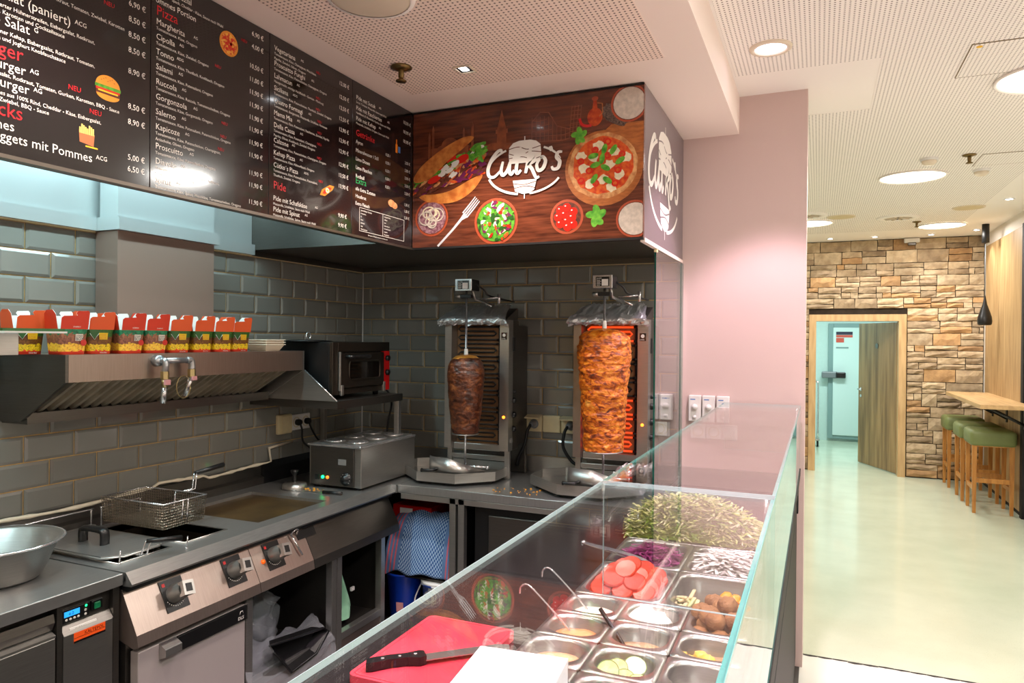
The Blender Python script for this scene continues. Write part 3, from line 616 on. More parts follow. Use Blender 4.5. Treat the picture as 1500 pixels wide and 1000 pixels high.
b = MB(); rect2(b, 2.845, 2.862, 2.535, 2.575); rect2(b, 2.850, 2.857, 2.575, 2.597); b.cur = 1; rect2(b, 2.868, 2.886, 2.54, 2.568); b.build('drinks_pictogram', ['bottle_print', 'can_print'], mb_)
b = MB(); disc2(b, 2.815, 2.292, .028, .017); disc2(b, 2.84, 2.286, .024, .015, lvl=1); b.build('bread_pictogram', 'bread_print', mb_)

# ================================================================== PICTURE SIGN AND LOGO PANEL
SY = 3.0
sg = thing('picture_sign', (-1.25, SY, 2.105), 'printed food picture sign with kebab, pizza and white logo', 'sign')
MB().box((-1.822, SY, 2.107), (-.688, SY+.02, CEIL_K-.003), .001).build('panel', 'wood_print', sg)
MB().box((-1.822, SY-.003, 2.098), (-.688, SY+.03, 2.107)).build('edge_profile', 'matt_black', sg)
MB().box((-1.822, SY-.003, CEIL_K-.012), (-.688, SY, CEIL_K-.004)).build('edge_profile', 'matt_black', sg)
LV = [0]
def D(b, cx, cz, rx, rz, lvl, n=28, rot=0, jit=0):
    r = random.Random(int(cx*977+cz*331)); pts = []
    for k in range(n):
        a = 2*math.pi*k/n; q = 1+r.uniform(-jit, jit); x, z = rx*q*math.cos(a), rz*q*math.sin(a)
        pts.append((cx+x*math.cos(rot)-z*math.sin(rot), cz+x*math.sin(rot)+z*math.cos(rot)))
    clip(b, pts, lvl)
PAINT = []
def clip(b, pts, lvl):
    out = [(min(max(x, -1.820), -.690), min(max(z, 2.109), CEIL_K-.013)) for x, z in pts]
    q = [out[0]]
    for p in out[1:]:
        if abs(p[0]-q[-1][0])+abs(p[1]-q[-1][1]) > 1e-5: q.append(p)
    n = len(q); ar = sum(q[i][0]*q[(i+1) % n][1]-q[(i+1) % n][0]*q[i][1] for i in range(n))
    if ar < 0: q = q[::-1]
    PAINT.append((lvl, len(PAINT), b.cur, [(x, z) for x, z in q], [tuple(range(n))]))
mat('crust', (230, 176, 116), .4, rgb2=(170, 100, 54), noise_scale=30); mat('sauce_print', (196, 44, 18), .4, rgb2=(226, 110, 40), noise_scale=45); mat('mozz', (240, 226, 190), .4, noise_amt=.15, noise_scale=80)
mat('basil', (58, 140, 34), .4, rgb2=(120, 190, 60), noise_scale=40); mat('cherry', (214, 36, 22), .3); mat('clay', (170, 74, 44), .4); mat('flour', (214, 200, 186), .5, noise_amt=.25, noise_scale=50); mat('board_print', (186, 110, 54), .4, rgb2=(150, 84, 40), noise_scale=8, stretch=(3, 3, 12))
mat('onion_print', (170, 130, 136), .4, rgb2=(110, 60, 76), noise_scale=70, ramp=(.4, .6)); mat('fork_print', (200, 200, 204), .3); mat('bread2', (216, 140, 66), .4, rgb2=(176, 92, 36), noise_scale=30); mat('meat_print', (120, 62, 40), .4, rgb2=(70, 30, 20), noise_scale=60); mat('cabbage_print', (110, 30, 80), .4); mat('white_print', (236, 234, 226), .4)
mat('oil_print', (150, 30, 20), .2, rgb2=(210, 90, 40), noise_scale=30); mat('skyline', (150, 82, 48), .4, rgb2=(110, 54, 32), noise_scale=25); mat('flour_dust', (120, 96, 84), .5, rgb2=(50, 30, 24), noise_scale=120)
FM = ['board_print', 'crust', 'sauce_print', 'mozz', 'basil', 'cherry', 'clay', 'flour', 'onion_print', 'fork_print', 'bread2', 'meat_print', 'cabbage_print', 'white_print', 'oil_print', 'skyline', 'salad_print', 'flour_dust', 'chili', 'leaf_dark']
mat('leaf_dark', (36, 84, 24), .4)
mat('chili', (200, 20, 20), .3)
ix = {n: i for i, n in enumerate(FM)}
rp = random.Random(5)
# skyline
b = MB(); b.cur = ix['skyline']
base = 2.555
pts = [(-1.80, 2.53), (-1.80, 2.56), (-1.74, 2.565)]
D(b, -1.62, 2.585, .045, .038, 0); D(b, -1.66, 2.57, .03, .02, 0); D(b, -1.575, 2.57, .03, .02, 0); clip(b, [(-1.72, 2.53), (-1.52, 2.53), (-1.52, 2.58), (-1.72, 2.58)], 0)
for x, h in ((-1.73, 2.66), (-1.71, 2.69), (-1.545, 2.665), (-1.50, 2.69)): clip(b, [(x-.007, 2.53), (x+.007, 2.53), (x+.006, h-.02), (x, h), (x-.006, h-.02)], 0)
clip(b, [(-1.375, 2.54), (-1.325, 2.54), (-1.328, 2.64), (-1.35, 2.725), (-1.372, 2.64)], 0); clip(b, [(-1.38, 2.615), (-1.32, 2.615), (-1.32, 2.635), (-1.38, 2.635)], 1)
clip(b, [(-1.46, 2.54), (-1.26, 2.54), (-1.26, 2.565), (-1.40, 2.575), (-1.46, 2.56)], 0)
# colosseum and tower drawn as outlines
def ribbon(b, pts, wds, lvl, to3=None):
    P = [Vector((p[0], p[1])) for p in pts]; n = len(P); L_, R_ = [], []
    for i in range(n):
        t = (P[min(i+1, n-1)]-P[max(i-1, 0)]); t = t.normalized() if t.length > 1e-9 else Vector((1, 0)); nn = Vector((-t.y, t.x)); w_ = wds[i] if isinstance(wds, list) else wds
        L_.append(P[i]+nn*w_/2); R_.append(P[i]-nn*w_/2)
    vs = L_+R_
    if to3 is None:
        PAINT.append((lvl, len(PAINT), b.cur, [(v.x, v.y) for v in vs], [(i, n+i, n+i+1, i+1) for i in range(n-1)])); return
    b.add([to3(v.x, v.y, lvl) for v in vs], [(i, n+i, n+i+1, i+1) for i in range(n-1)])
for q in range(5):
    z0 = 2.56+q*.024; x1 = -1.20+(.30 if q < 2 else .12-.012*q)
    ribbon(b, [(-1.20, z0), ((-1.20+x1)/2, z0-.006), (min(x1, -1.02), z0)], .003, 1)
for q in range(9): x = -1.20+q*.02; ribbon(b, [(x, 2.555), (x, 2.67-.004*max(0, q-3)-(.04 if q > 5 else 0))], .0025, 1)
ribbon(b, [(-1.20, 2.56), (-1.20, 2.65), (-1.16, 2.69), (-1.12, 2.685), (-1.08, 2.62), (-1.02, 2.60)], .004, 1)
for q in range(8): ribbon(b, [(-1.022+q*.0015, 2.57+q*.018), (-.978+q*.0015, 2.57+q*.018)], .0025, 1)
for xx in (-1.022, -1.008, -.992, -.978): ribbon(b, [(xx, 2.56), (xx+.012, 2.70)], .003, 1)
# pizza on board
b.cur = ix['board_print']; D(b, -.865, 2.415, .175, .165, 2); clip(b, [(-.80, 2.47), (-.69, 2.50), (-.69, 2.60), (-.90, 2.56)], 2)
clip(b, [(-.93, 2.52), (-.69, 2.40), (-.69, 2.60), (-.83, 2.60)], 2)
b.cur = ix['crust']; D(b, -.868, 2.425, .156, .143, 3, 40, jit=.02)
b.cur = ix['sauce_print']; D(b, -.868, 2.427, .136, .124, 4, 40, jit=.03)
for k in range(11):
    a = k*2.39; r_ = .03+.09*math.sqrt(k/11); x, z = -.868+r_*math.cos(a), 2.427+r_*.9*math.sin(a)
    b.cur = ix['mozz']; D(b, x, z, .024, .02, 5, 12, jit=.25)
for k in range(10):
    a = k*2.39+1.1; r_ = .03+.09*math.sqrt((k+.5)/10); x, z = -.868+r_*math.cos(a), 2.427+r_*.9*math.sin(a)
    b.cur = ix['cherry']; D(b, x, z, .016, .015, 6, 14); b.cur = ix['sauce_print']; D(b, x, z, .009, .008, 7, 10)
for k, (x, z, r_) in enumerate(((-.90, 2.43, .3), (-.855, 2.415, -.5), (-.87, 2.455, 1.4), (-.91, 2.47, .2), (-.82, 2.49, 1.0), (-.86, 2.495, 1.3), (-.79, 2.44, .6), (-.905, 2.37, 1.0), (-.845, 2.36, -.6))):
    b.cur = ix['basil']; D(b, x, z, .024, .012, 8, 14, r_)
# bowls
def bowl(cx, cz, r, fill):
    b.cur = ix['clay']; D(b, cx, cz, r, r*.98, 3, 32); b.cur = ix['meat_print']; D(b, cx, cz, r*.9, r*.88, 4, 30); b.cur = fill; D(b, cx, cz, r*.86, r*.84, 5, 28)
bowl(-.752, 2.682, .082, ix['flour']); bowl(-.725, 2.187, .082, ix['flour']); bowl(-1.715, 2.247, .09, ix['onion_print'])
b.cur = ix['onion_print']
for k in range(9):
    cx, cz, r_ = -1.715+rp.uniform(-.03, .03), 2.247+rp.uniform(-.03, .03), rp.uniform(.018, .04)
    b.cur = ix['mozz'] if k % 3 == 0 else ix['flour']; ribbon(b, [(cx+r_*math.cos(a*.42), cz+r_*.8*math.sin(a*.42)) for a in range(16)], .006, 6+k % 3)
bowl(-1.375, 2.212, .110, ix['salad_print'])
for k in range(110):
    a, r_ = rp.uniform(0, 6.28), .085*math.sqrt(rp.random()); b.cur = rp.choice([ix['basil'], ix['leaf_dark'], ix['basil'], ix['cherry'], ix['cabbage_print'], ix['white_print'], ix['salad_print'], ix['sauce_print'], ix['leaf_dark'], ix['mozz']]); D(b, -1.375+r_*math.cos(a), 2.212+r_*math.sin(a), rp.uniform(.008, .018), rp.uniform(.005, .011), 6+k % 4, 10, rp.uniform(0, 3), .3)
b.cur = ix['clay']; D(b, -1.03, 2.213, .077, .077, 3); b.cur = ix['meat_print']; D(b, -1.03, 2.213, .066, .066, 4)
for k, (x, z) in enumerate(((-.03, .03), (.0, .04), (.03, .02), (-.04, 0), (-.01, .01), (.025, -.005), (-.03, -.03), (.0, -.02), (.03, -.035), (.005, -.045))):
    b.cur = ix['cherry']; D(b, -1.03+x, 2.213+z, .020, .020, 5+k % 2, 16); b.cur = ix['white_print']; D(b, -1.036+x, 2.22+z, .004, .003, 8, 8)
for (cx, cz, s) in ((-.975, 2.565, 1), (-.895, 2.208, 1.25)):
    for a in (.3, 1.5, 2.8, 4.2, 5.3): b.cur = ix['basil']; D(b, cx+.019*s*math.cos(a)*(.6+.4*abs(math.sin(3*a))), cz+.019*s*math.sin(a), .022*s, .013*s, 4, 14, a+.4)
b.cur = ix['oil_print']; D(b, -.905, 2.640, .034, .04, 3); clip(b, [(-.918, 2.66), (-.892, 2.66), (-.898, 2.715), (-.912, 2.715)], 3); b.cur = ix['clay']; D(b, -.905, 2.72, .015, .010, 4, 12)
b.cur = ix['board_print']; ribbon(b, [(-.895, 2.70), (-.872, 2.695), (-.87, 2.655), (-.885, 2.64)], .005, 4)
b.cur = ix['chili']; ribbon(b, smooth_pts([(-.975, 2.64, 0), (-.965, 2.615, 0), (-.945, 2.605, 0), (-.92, 2.605, 0)], 6), .012, 4)
b.cur = ix['flour_dust']; D(b, -.80, 2.645, .08, .045, 2, 24, -.4, .15)
# kebab
b.cur = ix['bread2']; pt = smooth_pts([(-1.815, 2.44, 0), (-1.77, 2.50, 0), (-1.66, 2.57, 0), (-1.55, 2.615, 0), (-1.49, 2.612, 0), (-1.53, 2.575, 0), (-1.63, 2.51, 0), (-1.72, 2.44, 0), (-1.79, 2.42, 0)], 5, True); clip(b, [(p.x, p.y) for p in pt], 8)
pt = smooth_pts([(-1.815, 2.38, 0), (-1.74, 2.325, 0), (-1.60, 2.315, 0), (-1.50, 2.36, 0), (-1.445, 2.43, 0), (-1.50, 2.42, 0), (-1.62, 2.37, 0), (-1.74, 2.36, 0)], 5, True); clip(b, [(p.x, p.y) for p in pt], 4)
for k in range(230):
    t_ = rp.random(); s_2 = rp.random(); x = -1.80+.37*t_; lo = 2.34+.08*t_+.02; hi = 2.44+.15*t_; z = lo+(hi-lo)*s_2
    top = s_2 > .62
    b.cur = rp.choice([ix['basil'], ix['salad_print'], ix['basil'], ix['white_print'], ix['cherry'], ix['salad_print']]) if top else rp.choice([ix['meat_print'], ix['meat_print'], ix['meat_print'], ix['cabbage_print'], ix['sauce_print'], ix['crust']])
    D(b, x, z, rp.uniform(.014, .030), rp.uniform(.004, .011), 5+k % 3, 10, .45+rp.uniform(-.5, .5), .3)
b.cur = ix['cherry']; D(b, -1.70, 2.43, .038, .016, 9, 16, .35); D(b, -1.55, 2.515, .036, .018, 9, 16, .4); b.cur = ix['white_print']
for x, z in ((-1.64, 2.48), (-1.615, 2.47), (-1.59, 2.495), (-1.60, 2.445), (-1.655, 2.455)): D(b, x, z, .022, .012, 10, 12, .5, .3)
b.cur = ix['basil']
for k in range(12): D(b, -1.46+rp.uniform(-.05, .03), 2.53+rp.uniform(-.03, .03), .018, .010, 9, 10, rp.uniform(0, 3), .35)
# fork
b.cur = ix['fork_print']; ribbon(b, [(-1.68, 2.110), (-1.60, 2.185), (-1.555, 2.232), (-1.53, 2.252)], [.010, .011, .013, .030], 4)
for k in range(4):
    q = (k-1.5)*.0105; ribbon(b, [(-1.536+q*.7, 2.250-q*.7), (-1.50+q*.7, 2.288-q*.7), (-1.470+q*.7, 2.322-q*.7)], [.0065, .006, .004], 5)
for k, (lv, sq, cu, pts, fs) in enumerate(sorted(PAINT, key=lambda q: (q[0], q[1]))):
    b.cur = cu; b.add([(x, SY-.0004-.000009*k, z) for x, z in pts], fs)
b.build('food_picture', FM, sg)
# white logo: skewered cone in a ring with brush lettering
def logo(b, to3, s, lvl=0):
    cnt = [0]
    def R(pts, w_, l=0):
        cnt[0] += 1; ribbon(b, [(p[0]*s, p[1]*s) for p in pts], [q*s for q in w_] if isinstance(w_, list) else w_*s, lvl+cnt[0]*.15, to3)
    def poly(pts, l=0):
        cnt[0] += 1; b.add([to3(x*s, z*s, lvl+cnt[0]*.15) for x, z in pts], [tuple(range(len(pts)))])
    b.cur = 0
    arc = lambda a0, a1: [(2.4*math.cos(math.radians(a)), 1.55*math.sin(math.radians(a))-.30) for a in range(a0, a1+1, 4)]
    R(arc(70-360+360, 70), .1) if False else None
    R(arc(20, 62), [.05+.08*min(1, k/5) for k in range(len(arc(20, 62)))]); R(arc(120, 166), .13); R(arc(196, 262), .15); R(arc(278, 336), .13)
    top = [(-.98, .15), (1.0, .15), (1.05, .7), (1.0, 1.25), (.72, 1.5), (.35, 1.6), (-.35, 1.6), (-.75, 1.48), (-1.0, 1.2), (-1.03, .7)]; poly(top)
    poly([(-.75, -.95), (-.6, -1.65), (-.1, -1.85), (.3, -1.82), (.62, -1.62), (.78, -.95)])
    R([(0, 1.58), (0, 1.86)], .06); R([(0, -1.82), (0, -2.15)], .06); R([(-.5, .2), (-.5, -.4)], .12); R([(.15, .2), (.15, -.2)], .10)
    b.cur = 1
    for w_ in ([(-1, 1.1), (-.4, 1.2), (.2, 1.0), (1.0, 1.15)], [(-1, .8), (-.3, .6), (.3, .85), (1.05, .75)], [(-1, .5), (-.2, .55), (.5, .35), (1.0, .45)], [(-.7, -1.15), (0, -1.25), (.72, -1.1)], [(-.65, -1.45), (.1, -1.35), (.66, -1.5)]):
        R(smooth_pts([(p[0], p[1], 0) for p in w_], 5), .05, 1)
    b.cur = 0
    L = [([(-.95+0, 0)], 0)]
    G = [[(1.02, 1.5), (.98, 1.72), (.72, 1.62), (.35, 1.15), (.12, .55), (.2, .08), (.55, .0), (1.0, .4)], [(1.12, .95), (1.0, .35), (1.12, .05), (1.4, .3), (1.62, .95)], [(1.62, .95), (1.55, .3), (1.68, .05), (1.88, .3)],
         [(2.28, 1.75), (2.02, .5), (2.08, .05), (2.32, .25)], [(1.75, 1.15), (2.62, 1.3)], [(2.98, 1.8), (2.62, 0)], [(2.72, .5), (3.12, 1.0), (3.18, .75), (2.85, .55), (3.05, .2), (3.3, -.35), (3.5, -.3)],
         [(3.62, .95), (3.35, .5), (3.45, .08), (3.75, .2), (3.9, .65), (3.72, .95), (3.6, .85)], [(4.2, 1.55), (4.28, 1.25)], [(4.95, 1.1), (4.7, 1.1), (4.6, .8), (4.8, .5), (4.7, .1), (4.4, .05), (4.3, .25)]]
    for g in G:
        p = smooth_pts([((x-2.55)*.98, (z-.62)*.98+.03*x, 0) for x, z in g], 6); n = len(p)
        R([(q.x, q.y) for q in p], [.10+.13*math.sin(math.pi*min(1, (k+1)/(n+1)))**.6 for k in range(n)], 2)
b = MB(); logo(b, lambda x, z, l: (-1.232+x, SY-.0062-.0002*l, 2.458+z*.92), .0765); b.build('logo', ['txt_white', 'wood_print'], sg)
sp = thing('logo_panel', (-.688, 3.45, 2.105), 'grey side panel with white kebab logo facing the customers', 'sign')
MB().box((-.705, SY+.021, 2.107), (-.688, YB-.002, CEIL_K-.003), .001).build('panel', 'grey_sign', sp)
MB().box((-.705, SY+.021, 2.09), (-.684, YB-.002, 2.107)).build('bottom_profile', 'beam_paint', sp)
b = MB(); logo(b, lambda x, z, l: (-.6873+.0002*l, 3.45+x, 2.443+z*.9), .15); b.build('logo', ['txt_white', 'grey_sign'], sp)
# ================================================================== EXTRACTOR HOOD
HX, HY0, HY1 = -2.40, 1.675, 2.905
t = thing('extractor_hood', (-2.6, 2.29, 1.36), 'stainless steel wall extractor hood below the food boxes', 'hood')
MB().prism([(XL+.012, 1.60), (HX, 1.60), (HX, 1.503), (HX-.012, 1.503), (HX-.012, 1.588), (XL+.012, 1.588)], 'y', HY0, HY1).build('canopy', 'hood_steel', t)
prof = [(XL+.012, 1.352), (-2.64, 1.356), (HX, 1.503), (HX, 1.60), (XL+.012, 1.60)]
MB().prism(prof, 'y', HY0-.012, HY0-.001).build('end_panel', 'steel_dark', t)
MB().prism(prof, 'y', HY1+.001, HY1+.010).build('end_panel', 'steel', t)
def slope(s, d): # point on filter plane, s 0 (front) .. 1 (wall), d recess
    x = HX-.02+(-2.655-(HX-.02))*s; z = 1.505+(1.372-1.505)*s; n = Vector((1.47, -2.35)).normalized(); return (x-n.x*d, z-n.y*d)
b = MB(); p = [slope(0, .03), slope(1, .03), slope(1, .035), slope(0, .035)]; b.prism(p, 'y', HY0, HY1); b.build('filter_backing', 'matt_black', t)
mat('filter_steel', (190, 178, 156), .4, .55, noise_amt=.3, noise_scale=12)
n = 26
for k in range(n):
    y0 = HY0+.05+(HY1-HY0-.1)*k/n; w_ = (HY1-HY0-.1)/n
    b = MB(); a, c = slope(.06, .004), slope(.94, .004); a2, c2 = slope(.06, .022), slope(.94, .022)
    b.add([(a[0], y0, a[1]), (c[0], y0, c[1]), (c[0], y0+w_*.35, c[1]), (a[0], y0+w_*.35, a[1]), (a2[0], y0-w_*.1, a2[1]), (c2[0], y0-w_*.1, c2[1]), (c2[0], y0+w_*.65, c2[1]), (a2[0], y0+w_*.65, a2[1])],
          [(0, 1, 2, 3), (4, 7, 6, 5), (0, 4, 5, 1), (1, 5, 6, 2), (2, 6, 7, 3), (3, 7, 4, 0)]); b.build('filter_baffle', 'filter_steel', t)
MB().box((-2.665, HY0, 1.345), (-2.62, HY1, 1.362)).box((-2.628, HY0, 1.362), (-2.62, HY1, 1.385)).box((XL+.012, HY0, 1.345), (-2.665, HY1, 1.352)).build('grease_gutter', 'steel_dark', t)
# galvanised pipe loop on hood front
t = thing('pipe_loop', (HX+.03, 2.06, 1.42), 'galvanised pipe bridge with elbows on the hood front', 'pipe')
y0, y1 = 2.035, 2.165; X = HX+.045
MB().tube([(HX+.002, 2.03, 1.572), (HX+.03, 2.03, 1.572)], [.024, .02], 12).tube(smooth_pts([(HX+.03, y0, 1.572), (X, y0, 1.572), (X+.005, y0, 1.555), (X, y0, 1.53)], 4), .0125, 10).build('elbow', 'galv', t)
MB().tube([(X, y0, 1.572), (X, y1-.02, 1.572)], .0115, 10).tube(smooth_pts([(X, y1-.025, 1.572), (X, y1-.005, 1.57), (X, y1, 1.555), (X, y1, 1.535)], 4), .014, 10).build('bridge_pipe', 'galv', t)
mat('brass_fit', (190, 170, 120), .3, .9); mat('pink_tag', (226, 160, 160), .5)
MB().lathe([(.016, 1.50), (.016, 1.53)], (X, y0, 0), 6, smooth=False, caps=True).lathe([(.013, 1.47), (.013, 1.50)], (X, y0, 0), 10, caps=True).build('union_nut', 'brass_fit', t); MB().lathe([(.016, 1.505), (.016, 1.535)], (X, y1, 0), 6, smooth=False, caps=True).build('union_nut', 'brass_fit', t)
MB().box((X+.008, y0-.012, 1.478), (X+.018, y0+.012, 1.498)).box((X+.010, y1-.01, 1.49), (X+.018, y1+.012, 1.506)).build('tag', 'pink_tag', t)
MB().tube([(X, y0, 1.475), (X-.005, y0-.004, 1.405)], .0105, 10).build('nozzle', 'chrome', t); MB().tube([(X, y1, 1.51), (X-.02, y1-.012, 1.425)], .0105, 10).build('nozzle', 'chrome', t)
MB().tube([(X, y1-.04+.035*math.cos(a*.4), 1.465+.045*math.sin(a*.4)) for a in range(17)], .0018, 5).build('wire_loop', 'brass_fit', t)
# ================================================================== FOOD BOXES
def band_mat(name, zs, cols, nscale, seed):
    """printed carton: colour bands by height with noisy borders"""
    M = mat(name, (200, 60, 30), .4); nt = M.node_tree; N = nt.nodes; L = nt.links; bs = N['Principled BSDF']
    tc = N.new('ShaderNodeTexCoord'); sp_ = N.new('ShaderNodeSeparateXYZ'); L.new(tc.outputs['Object'], sp_.inputs[0])
    nz = N.new('ShaderNodeTexNoise'); nz.inputs['Scale'].default_value = nscale; nz.inputs['Detail'].default_value = 3
    mp = N.new('ShaderNodeMapping'); mp.inputs['Location'].default_value = (seed, 0, 0); L.new(tc.outputs['Object'], mp.inputs[0]); L.new(mp.outputs[0], nz.inputs['Vector'])
    ad = N.new('ShaderNodeMath'); ad.operation = 'MULTIPLY_ADD'; L.new(nz.outputs['Fac'], ad.inputs[0]); ad.inputs[1].default_value = .035; L.new(sp_.outputs['Z'], ad.inputs[2])
    ad2 = N.new('ShaderNodeMath'); ad2.operation = 'ADD'; ad2.inputs[1].default_value = -.0175; L.new(ad.outputs[0], ad2.inputs[0])
    mr = N.new('ShaderNodeMapRange'); mr.inputs['From Max'].default_value = .085; L.new(ad2.outputs[0], mr.inputs[0])
    cr = N.new('ShaderNodeValToRGB'); cr.color_ramp.interpolation = 'CONSTANT'; e = cr.color_ramp.elements
    for k, (z_, c) in enumerate(zip(zs, cols)):
        q = e[k] if k < 2 else e.new(z_); q.position = z_; q.color = srgb(*c)
    L.new(mr.outputs[0], cr.inputs[0])
    n2 = N.new('ShaderNodeTexNoise'); n2.inputs['Scale'].default_value = nscale*2.5; n2.inputs['Detail'].default_value = 4; L.new(mp.outputs[0], n2.inputs['Vector'])
    hv = N.new('ShaderNodeHueSaturation'); m2 = N.new('ShaderNodeMapRange'); m2.inputs['From Min'].default_value = .3; m2.inputs['From Max'].default_value = .7; m2.inputs['To Min'].default_value = .6; m2.inputs['To Max'].default_value = 1.7
    L.new(n2.outputs['Fac'], m2.inputs[0]); L.new(m2.outputs[0], hv.inputs['Value']); L.new(cr.outputs[0], hv.inputs['Color']); L.new(hv.outputs[0], bs.inputs['Base Color'])
band_mat('box_print_a', (0, .12, .42, .62, .80), ((216, 40, 16), (240, 186, 60), (140, 84, 64), (150, 96, 70), (36, 120, 80)), 60, 0)
band_mat('box_print_b', (0, .12, .38, .60, .72), ((226, 66, 22), (226, 190, 30), (120, 76, 30), (104, 62, 36), (52, 96, 36)), 85, 3)
mat('box_tag_y', (240, 196, 20), .4); mat('box_tag_w', (236, 226, 210), .4); mat('box_green', (44, 92, 40), .4); mat('card_red_txt', (250, 236, 220), .4)
def food_box(kind):
    """printed carton, tapered rounded square; open flaps on top. built about its own base, front facing +x"""
    t = bpy.data.objects.new('food_box', None); COL.objects.link(t)
    def ring(z, s, n=4):
        pts = []
        r = .016
        for cx, cyy, a0 in ((s-r, s-r, 0), (-(s-r), s-r, 90), (-(s-r), -(s-r), 180), (s-r, -(s-r), 270)):
            for k in range(n+1): a = math.radians(a0+90*k/n); pts.append((cx+r*math.cos(a), cyy+r*math.sin(a), z))
        return pts
    b = MB(); b.smooth = True; rings = [ring(0, .044), ring(.0105, .0448), ring(.085, .051)]; n = len(rings[0])
    for i, rg in enumerate(rings): b.add(rg, [])
    b.f = []; b.m = []; b.sm = []
    for i in range(2):
        for k in range(n): b.f.append((i*n+k, i*n+(k+1) % n, (i+1)*n+(k+1) % n, (i+1)*n+k)); b.m.append(1 if i == 0 else 0); b.sm.append(True)
    b.f.append(tuple(range(n))[::-1]); b.m.append(1); b.sm.append(False)
    b.build('carton', ['box_print_a' if kind == 'a' else 'box_print_b', 'red_card'], t, True)
    fl = 'red_card' if kind == 'a' else 'orange_card'
    mt_ = [fl, 'white_card']
    def flap(pts, rot, tilt):
        """outline in (y,z) about hinge at z=.085, x=.0505; outer face coloured, inner face white"""
        b = MB(); th = .0012; vs = []
        for side in (0, 1):
            for yq, zq in pts:
                x = .0508-side*th+math.sin(tilt)*zq; z_ = .085+math.cos(tilt)*zq
                vs.append((x*math.cos(rot)-yq*math.sin(rot), x*math.sin(rot)+yq*math.cos(rot), z_))
        n = len(pts); b.add(vs, [tuple(range(n))]); b.cur = 1; b.add([], []); b.f.append(tuple(range(n, 2*n))[::-1]); b.m.append(1); b.sm.append(False)
        for k in range(n): b.f.append((k, k+n, (k+1) % n+n, (k+1) % n)); b.m.append(1); b.sm.append(False)
        return b.build('flap', mt_, t, True)
    main = [(-.046, 0), (.048, 0), (.052, .056), (.047, .063), (.010, .061), (.005, .054), (.010, .046), (-.036, .044), (-.044, .038)]
    side = [(-.044, 0), (.044, 0), (.038, .050), (.020, .064), (-.022, .064), (-.038, .052)]
    flap(main, 0, .10); flap([(-y_, z_) for y_, z_ in main][::-1], math.pi, .16); flap(side, math.pi/2, .12); flap(side, -math.pi/2, .10)
    # tag with lettering and green scallop on the front face
    tb = MB()
    if kind == 'a':
        tb.add([(.0510, .004, .046), (.0510, .030, .046), (.0524, .030, .069), (.0524, .004, .069)], [(0, 1, 2, 3)]); tb.build('tag', 'box_tag_w', t, True)
        lt = MB(); text(lt, 'D\u00d6NER', .0085, (.0525, .0055, .0595), YH, ZH, sx=.78); text(lt, 'BOX', .0155, (.0518, .0055, .0475), YH, ZH, sx=.82); flush_text(); lt.build('lettering', 'matt_black', t, True)
        tm_ = MB(); tm_.lathe([(.0002, .0518), (.011, .0512)], (0, .032, .040), 12, 'x'); tm_.build('tomato_mark', 'tomato_print', t, True)
        lt = MB(); text(lt, 'D\u00d6NERBOX', .0062, (.0525, -.004, .091), YH, ZH, sx=.75); flush_text(); lt.build('flap_lettering', 'card_red_txt', t, True)
    else:
        tb.add([(.0510, -.008, .050), (.0510, .022, .050), (.0524, .024, .074), (.0524, -.010, .074)], [(0, 1, 2, 3)]); tb.build('tag', 'box_tag_y', t, True)
        lt = MB(); text(lt, 'D\u00d6NER', .0085, (.0526, -.007, .064), YH, ZH, sx=.8); text(lt, 'BOX', .0145, (.0520, -.0075, .0515), YH, ZH, sx=.85); flush_text(); lt.build('lettering', 'bun', t, True)
        g = MB(); g.prism([(-.047, .0845), (-.010, .0845), (-.012, .066), (-.026, .052), (-.040, .066)], 'x', .0500, .0517); g.cur = 1
        g.tube([(.0519, -.044, .072), (.0515, -.036, .062), (.0508, -.026, .050)], .0009, 4).tube([(.0508, -.026, .050), (.0515, -.017, .063), (.0520, -.010, .071)], .0009, 4)
        g.build('green_print', ['box_green', 'white_print'], t, True)
        lt = MB(); text(lt, 'D\u00f6ner Box', .007, (.0455, -.002, .0028), YH, ZH, sx=.8); flush_text(); lt.build('base_lettering', 'white_print', t, True)
    return t
pa, pb = food_box('a'), food_box('b')
BX = [('b', 1.645, -2.60), ('a', 1.715, -2.47), ('b', 1.832, -2.49), ('b', 1.91, -2.63), ('a', 1.95, -2.47), ('a', 2.065, -2.475), ('b', 2.185, -2.48), ('b', 2.305, -2.48), ('b', 2.42, -2.48), ('b', 2.535, -2.49)]
BL = ['green printed carton at the far left end, behind a red flapped one', 'red flapped meat-and-fries carton, leftmost in the front', 'orange flapped carton with yellow tag between two red flapped cartons', 'carton mostly hidden behind the second red flapped carton', 'red flapped meat-and-fries carton, middle one of the three', 'red flapped meat-and-fries carton, rightmost of the three',
      'orange flapped carton right beside the last red flapped one', 'orange flapped carton third from the right end', 'orange flapped carton second from the right end', 'orange flapped carton at the right end beside the foam trays']
ua = ub = False
for (k, y, x), lb in zip(BX, BL):
    if k == 'a': o = pa if not ua else copy_tree(pa); ua = True
    else: o = pb if not ub else copy_tree(pb); ub = True
    o.location = (x, y, 1.6005); o.rotation_euler = (0, 0, random.uniform(-.05, .05)-.10); o.scale = (1.0, 1.0, 1.06)
    tag(o, lb, 'food box', 'open food cartons on the hood')
t = thing('foam_tray_stack', (-2.50, 2.74, 1.60), 'stack of pale foam trays at the right end of the hood', 'trays')
mat('foam', (226, 208, 184), .6)
